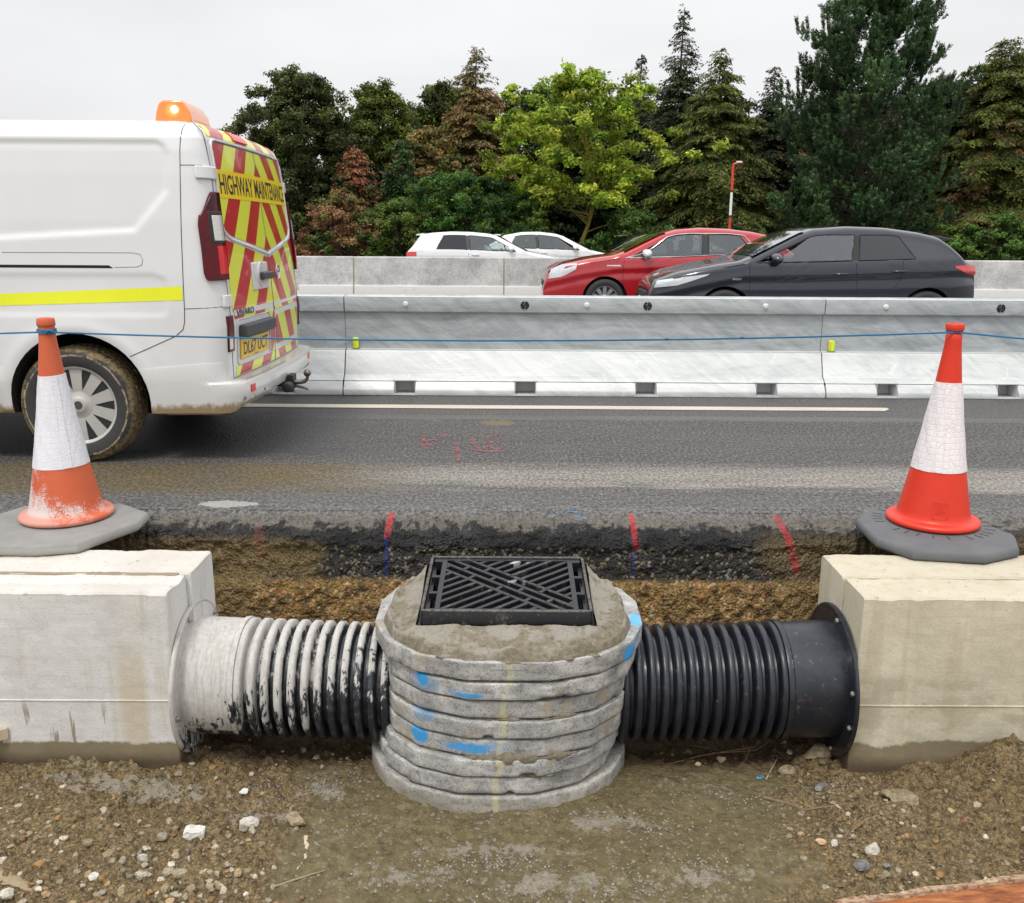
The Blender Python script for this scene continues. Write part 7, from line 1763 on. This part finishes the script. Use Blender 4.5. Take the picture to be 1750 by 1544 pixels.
def conifer(label, px, top, W, D, col, seed, col2=None, mix2=.2, z0=.25, cb=.04, dens=1.0, droop=.25, bare=0.0, pw=.8, name='spruce_tree', bm=None, nl=.082, step=.14, sparse_top=0, depthf=.8):
    r = np.random.default_rng(seed); x = onY(px, 430, D).x; Ht = onY(px, top, D).z-z0; W_ = W*D/1550*1.2
    tp = [(x+.03*math.sin(i*1.3+seed), D, z0-.1+Ht*i/12) for i in range(13)]; limbs = []; Cs = []; Us = []; Ws = []; Ls = []
    h = cb*Ht
    while h < Ht*.985:
        q = h/Ht; Lb = W_/2*(1-q)**pw*(1.0+.10*math.sin(h*5+seed))+.06
        nb = r.integers(5, 9) if q < .75 else r.integers(3, 6)
        for b in range(nb):
            a = r.uniform(0, 2*math.pi); L = Lb*(r.uniform(.55, 1.18) if q > .6 else r.uniform(.35, 1.25)); ht = h+r.normal()*(.06+.16*(q < .6))
            dx, dy = math.cos(a)*L, math.sin(a)*L*depthf; up = .18*L if q > .6 else .05*L
            dr_ = droop*r.uniform(.25, 1.35); P = [Vector((x+dx*t, D+dy*t, z0+ht+up*t-dr_*L*t*t+.02*r.normal())) for t in (0, .25, .5, .75, 1)]
            limbs.append((P, .006+.010*(1-q)))
            if r.random() < bare: continue
            ks = max(3, int(L/.075*dens)); thin = 1 if q < sparse_top or sparse_top == 0 else max(.28, 1-(q-sparse_top)/(1-sparse_top)*1.1)
            for k in range(ks):
                t = (.12+.88*(k+r.random())/ks); i = min(3, int(t*4)); c = P[i].lerp(P[i+1], t*4-i)
                for s in (-1, 1):
                    tw = (.34*L*(1-.55*t)+.09)*r.uniform(.6, 1.2)
                    sa = a+s*r.uniform(.6, 1.25); m_ = max(1, int(tw/.048*thin*dens))
                    for j in range(m_):
                        w = (j+r.random())/m_*tw; cp = (c.x+math.cos(sa)*w, c.y+math.sin(sa)*w*depthf, c.z-.16*w-.22*w*w+r.normal()*.035)
                        Cs.append(cp); Us.append((math.cos(sa)*.8, math.sin(sa)*.8, -.45+r.normal()*.25)); Ls.append(b)
                        Ws.append(len(limbs))
        h += step*(1.0-.45*q)*r.uniform(.7, 1.3)
    Cn = np.array(Cs); U = np.array(Us); U /= np.linalg.norm(U, axis=1)[:, None]; n = len(Cn); nr = rdir(r, n); V_ = np.cross(U, nr); V_ /= np.linalg.norm(V_, axis=1)[:, None]
    s = nl*r.uniform(.6, 1.25, (n, 1)); V, F = quads(Cn, U*s, V_*s*.36)
    bi = np.array(Ws); nb_ = bi.max()+1; cc = col_var(r, col, nb_, .22)
    cc = cc[bi]
    if col2 is not None: w = (fbm(Cn[:, 0], Cn[:, 1], Cn[:, 2], 1.6, 4, seed)+r.normal(size=n)*.35 > (.9-1.6*mix2)); cc = np.where(w[:, None], np.array(col2)[None]*(1+r.normal(size=(n, 1))*.2), cc)
    cl = np.clip(np.repeat(cc*1.35*(1+r.normal(size=(n, 1))*.28), 4, 0), .002, 1)
    return grow(name, label, x, D, z0, 'tree', tp, Ht*.010+.02, limbs, bm or M_bark, V, F, cl, M_needle)
def pine(label, px, top, W, D, seed, z0=.25):
    r = np.random.default_rng(seed); x = onY(px, 430, D).x; Ht = onY(px, top, D).z-z0; W_ = W*D/1550
    tp = [(x+.12*math.sin(i*.9), D, z0-.1+Ht*.95*i/12) for i in range(13)]; limbs = []; tc = []; td = []; tcid = []
    outl = [(0, .55), (.05, .86), (.12, 1.0), (.22, .98), (.32, .98), (.45, .98), (.56, .98), (.62, .92), (.70, .84), (.78, .74), (.85, .68), (.92, .54), (.97, .34), (1.0, .12)]
    cid = 0; nbr = 400
    for k in range(nbr):
        h = (k+r.random())/nbr; h = h**.92; a = r.uniform(0, 2*math.pi); R0 = interp(outl, h)*W_/2*r.uniform(.35, 1.0)*(1+.20*math.sin(a*3+h*11)+.10*math.sin(a*5-h*23))
        hh = h*Ht; st = max(.2, hh-.42*R0-.1)
        A = Vector((x+.12*math.sin(st/Ht*10.8), D, z0+st)); B = Vector((x+math.cos(a)*R0, D+math.sin(a)*R0*.72, z0+hh)); mid = A.lerp(B, .55)+Vector((0, 0, -.16*R0)); P = [A, A.lerp(mid, .5), mid, mid.lerp(B, .6)+Vector((0, 0, -.04*R0)), B]
        limbs.append((P, .022*(1-.5*h)))
        nt = r.integers(16, 26)
        for j in range(nt):
            t = r.uniform(.74, 1.0); i = min(3, int(t*4)); c = P[i].lerp(P[i+1], t*4-i)
            o = np.array([r.normal()*.19, r.normal()*.19, r.normal()*.10+.03])*(1.15-.3*h); tc.append((c.x+o[0], c.y+o[1], c.z+o[2])); dd = np.array([math.cos(a)*.35+o[0]*1.0, math.sin(a)*.35+o[1]*1.0, .75]); td.append(dd/np.linalg.norm(dd)); tcid.append(cid)
        if h > .62 and r.random() < .7 or r.random() < .3:      # upright leading shoots give the ragged outline
            for q_ in range(r.integers(2, 4)):
                bx, by = B.x+r.normal()*.16, B.y+r.normal()*.12; lean = math.cos(a)*.25
                for s_ in range(r.integers(3, 6)): tc.append((bx+lean*.09*s_, by, B.z+.05+.10*s_)); td.append(np.array([lean, 0, 1.0])/math.hypot(lean, 1)); tcid.append(cid)
        cid += 1
    tc = np.array(tc); td = np.array(td); tcid = np.array(tcid); nt = len(tc); nb = 36
    # each shoot is a bottle-brush of needles
    c = np.repeat(tc, nb, 0); d = np.repeat(td, nb, 0); n = len(c); t = r.uniform(-.10, .12, (n, 1)); out = np.cross(d, rdir(r, n)); out /= np.linalg.norm(out, axis=1)[:, None]
    U = out*.75+d*.75; U /= np.linalg.norm(U, axis=1)[:, None]; L = r.uniform(.045, .075, (n, 1)); Cn = c+d*t+U*L*.9; V_ = np.cross(U, rdir(r, n)); V_ /= np.linalg.norm(V_, axis=1)[:, None]; V, F = quads(Cn, U*L, V_*.0145)
    cc = col_var(r, (.060, .105, .044), cid, .26); tcc = cc[tcid]*(1+r.normal(size=(nt, 1))*.20); tip = (t.ravel() > .07); cl = np.repeat(tcc, nb, 0); cl = cl*np.where(tip, 1.55, .95)[:, None]; cl = np.clip(np.repeat(cl, 4, 0), .002, 1)
    return grow('pine_tree', label, x, D, z0, 'tree', tp, .20, limbs, M_bark, V, F, cl, M_needle)

DG = (.052, .066, .020); MG = (.090, .115, .026); YG = (.19, .27, .035); OL = (.070, .085, .022); RU = (.20, .085, .045); BR = (.17, .115, .055); BG = (.075, .145, .028)
broad('dark oak rising just right of the van roof, tallest on the left', 522, 132, 430, 178, 37, (.052, .064, .022), 1, (.08, .095, .03), .3, cb=.06, dens=.85, leaf=.080)
broad('rounded green oak standing between the dark oak and the feathery topped larch', 655, 158, 430, 120, 39, (.075, .100, .020), 2, (.11, .145, .03), .25, dens=.9, cb=.1)
broad('dull green background tree behind the brown larch', 765, 158, 430, 150, 44, DG, 3, MG, .3, dens=.9, leaf=.09)
conifer('brownish larch with a bare feathery grey tip above the tree line', 815, 76, 150, 38.5, (.12, .105, .036), 4, (.20, .12, .055), .30, dens=1.05, droop=.30, pw=.62, bare=.04, name='larch_tree', bm=M_dead, sparse_top=.62, nl=.085)
conifer('rusty red dead conifer low beside the dark oak', 612, 250, 110, 35.5, (.21, .085, .045), 5, (.10, .085, .03), .35, dens=.95, droop=.4, pw=.55, bare=.05, name='dead_conifer', bm=M_dead)
conifer('small fresh green spruce with hanging tips right of the rusty conifer', 690, 240, 82, 36, (.045, .085, .030), 6, dens=1.0, droop=.55, pw=.6)
broad('tan and brown withered bush between the green spruce and the larch', 735, 225, 430, 110, 37.5, (.23, .165, .06), 7, (.10, .10, .03), .45, dens=.75, cb=.05, name='withered_bush', cat='bush', shape='bush')
broad('brown undergrowth bush at the foot of the rusty conifer', 585, 335, 430, 110, 33.6, (.20, .115, .055), 8, (.10, .12, .035), .3, cb=-.02, dens=.9, shape='bush', name='brown_bush', cat='bush', leaf=.055)
broad('bright green cypress hedge bush above the white hatchback', 800, 300, 430, 235, 34, (.07, .135, .026), 9, (.028, .07, .016), .35, cb=-.05, dens=1.2, shape='bush', name='cypress_bush', cat='bush', leaf=.065)
broad('mid green bush left of the cypress hedge', 680, 350, 430, 110, 33.2, (.085, .13, .026), 10, (.10, .12, .03), .3, cb=-.05, dens=1.0, shape='bush', name='green_bush', cat='bush', leaf=.06)
def ash():
    broad('light yellow green ash with a lichen yellow trunk, in the middle of the tree line', 985, 128, 430, 238, 33.8, (.26, .33, .040), 11, (.17, .23, .030), .34, cb=.34, dens=.80, leaf=.085, bm=M_lichen, tr=.085, nclu=250, name='ash_tree', spread=.30, depthf=.7, nlimb=26)
ash()
broad('leafy green shrub low in front of the ash trunk', 1075, 362, 430, 110, 33.2, (.075, .130, .028), 12, None, 0, cb=-.02, dens=.8, shape='bush', name='leafy_shrub', cat='bush', leaf=.07)
broad('loose pale green shrub left of the ash trunk', 900, 350, 430, 80, 33.4, (.10, .16, .035), 13, None, 0, cb=-.02, dens=.6, shape='bush', name='leafy_shrub', cat='bush', leaf=.07)
broad('dark tree filling the gap behind the ash', 930, 165, 430, 190, 43, (.030, .050, .018), 14, None, 0, dens=.9, leaf=.09)
broad('dark tree behind the right side of the ash', 1070, 178, 430, 180, 44, (.028, .046, .016), 15, None, 0, dens=.9, leaf=.09)
conifer('thin ragged spruce tip poking above the ash crown', 1085, 88, 70, 42, (.035, .045, .022), 16, dens=.7, droop=.45, pw=.7, sparse_top=.7, bare=.15)
conifer('tall narrow spruce with a pointed open top, right of the ash', 1150, 8, 150, 40, (.036, .050, .022), 17, (.07, .08, .03), .2, dens=.85, droop=.42, pw=.78, sparse_top=.55)
conifer('broad olive spruce right beside the tall narrow spruce', 1213, 78, 205, 38, (.085, .105, .026), 18, (.10, .095, .03), .25, dens=1.15, droop=.48, pw=.72, sparse_top=.75)
conifer('small dark spruce top between the olive spruce and the big pine', 1303, 110, 110, 41, (.028, .038, .018), 19, (.12, .085, .045), .12, dens=.9, droop=.4, pw=.6, sparse_top=.75)
broad('dark olive tree behind the red and white pole', 1290, 215, 430, 170, 42.5, (.034, .046, .018), 20, (.09, .07, .03), .2, dens=1.0, leaf=.085)
pine('huge bushy dark green pine, the tallest tree, above the dark car', 1462, -14, 318, 35.5, 21)
broad('dark undergrowth bush left of the pine foot', 1255, 385, 430, 170, 36.5, (.030, .042, .016), 22, (.08, .06, .03), .25, cb=-.05, dens=.9, shape='bush', name='dark_bush', cat='bush')
conifer('green spruce with brown patches and a pale wispy tip, right of the pine', 1683, 62, 235, 36.5, (.080, .098, .022), 23, (.13, .085, .035), .22, dens=1.2, droop=.42, pw=.55, sparse_top=.8)
broad('dark oak at the right edge behind the spruce', 1735, 92, 430, 170, 41, (.034, .054, .020), 24, (.06, .09, .03), .25, dens=1.0, leaf=.08)
broad('bright green low bush at the right behind the concrete barrier', 1700, 372, 430, 190, 34, (.085, .150, .030), 25, (.05, .08, .02), .3, cb=-.05, dens=1.1, shape='bush', name='bright_bush', cat='bush', leaf=.06)
broad('dark shadowy tree behind the big pine on its right', 1590, 150, 430, 150, 43, (.026, .040, .016), 26, None, 0, dens=.9, leaf=.09)
conifer('wispy brown larch at the foot right of the pine', 1640, 250, 120, 36, (.085, .070, .028), 27, (.13, .08, .04), .3, dens=.8, droop=.3, pw=.6, name='larch_tree', bm=M_dead)
broad('dark backdrop tree behind the pine', 1420, 160, 430, 200, 45, (.024, .036, .016), 28, None, 0, dens=.9, leaf=.09)
broad('young sycamore whose leaves show between the van door and the dark oak', 455, 195, 430, 80, 38.5, (.045, .065, .024), 29, None, 0, dens=.55, cb=.35, nclu=34)
conifer('dark fir foot filling the gap between the brown bush and the van', 520, 330, 90, 39.5, (.028, .040, .018), 30, dens=.8, droop=.4, pw=.5, name='fir_tree')
broad('far tree row rising behind the hedge, left of the larch', 700, 215, 430, 190, 46, (.030, .046, .018), 31, None, 0, dens=.8, leaf=.10)
broad('far tree behind the olive spruce', 1180, 190, 430, 200, 46, (.028, .040, .018), 32, None, 0, dens=.8, leaf=.10)
for k, (px, tp_, W, D, lab) in enumerate([(480, 215, 150, 47, 'dark back row tree behind the dark oak'), (590, 215, 150, 49, 'dark back row tree between the dark oak and the round green oak'), (720, 190, 150, 48, 'back row tree just left of the brown larch'), (860, 178, 160, 48, 'back row tree between the larch and the ash'),
        (1010, 190, 170, 49, 'back row tree seen through the ash crown'), (1130, 200, 150, 47, 'back row tree behind the tall narrow spruce'), (1260, 185, 170, 48, 'back row tree behind the small dark spruce top'), (1360, 205, 160, 49, 'back row tree just left of the big pine'), (1520, 180, 190, 50, 'back row tree behind the middle of the big pine'), (1640, 165, 170, 47, 'back row tree between the big pine and the right spruce'), (1750, 170, 150, 49, 'back row tree at the right edge')]):
    broad(lab, px, tp_, 430, W, D, [(.030, .048, .018), (.036, .054, .020), (.028, .042, .016)][k % 3], 60+k, None, 0, dens=.75, leaf=.12, cb=.02, nclu=95)
# beyond the right and left edges, so that the row goes on
broad('green oak beyond the right edge of the row', 1850, 110, 430, 210, 39, (.04, .06, .02), 33, None, 0, dens=.7, leaf=.09)
broad('dark tree hidden behind the van body', 330, 265, 430, 200, 42, (.034, .05, .02), 34, None, 0, dens=.6, leaf=.09)

broad('dark oak hidden behind the front half of the van', 170, 262, 430, 210, 41, (.05, .065, .02), 35, None, 0, dens=.6, leaf=.10)
broad('green tree hidden behind the van roof edge', 20, 268, 430, 220, 42, (.06, .08, .022), 36, None, 0, dens=.6, leaf=.10)
broad('dark green tree beyond the left edge of the row', -140, 240, 430, 220, 41, (.05, .065, .02), 37, None, 0, dens=.6, leaf=.10)
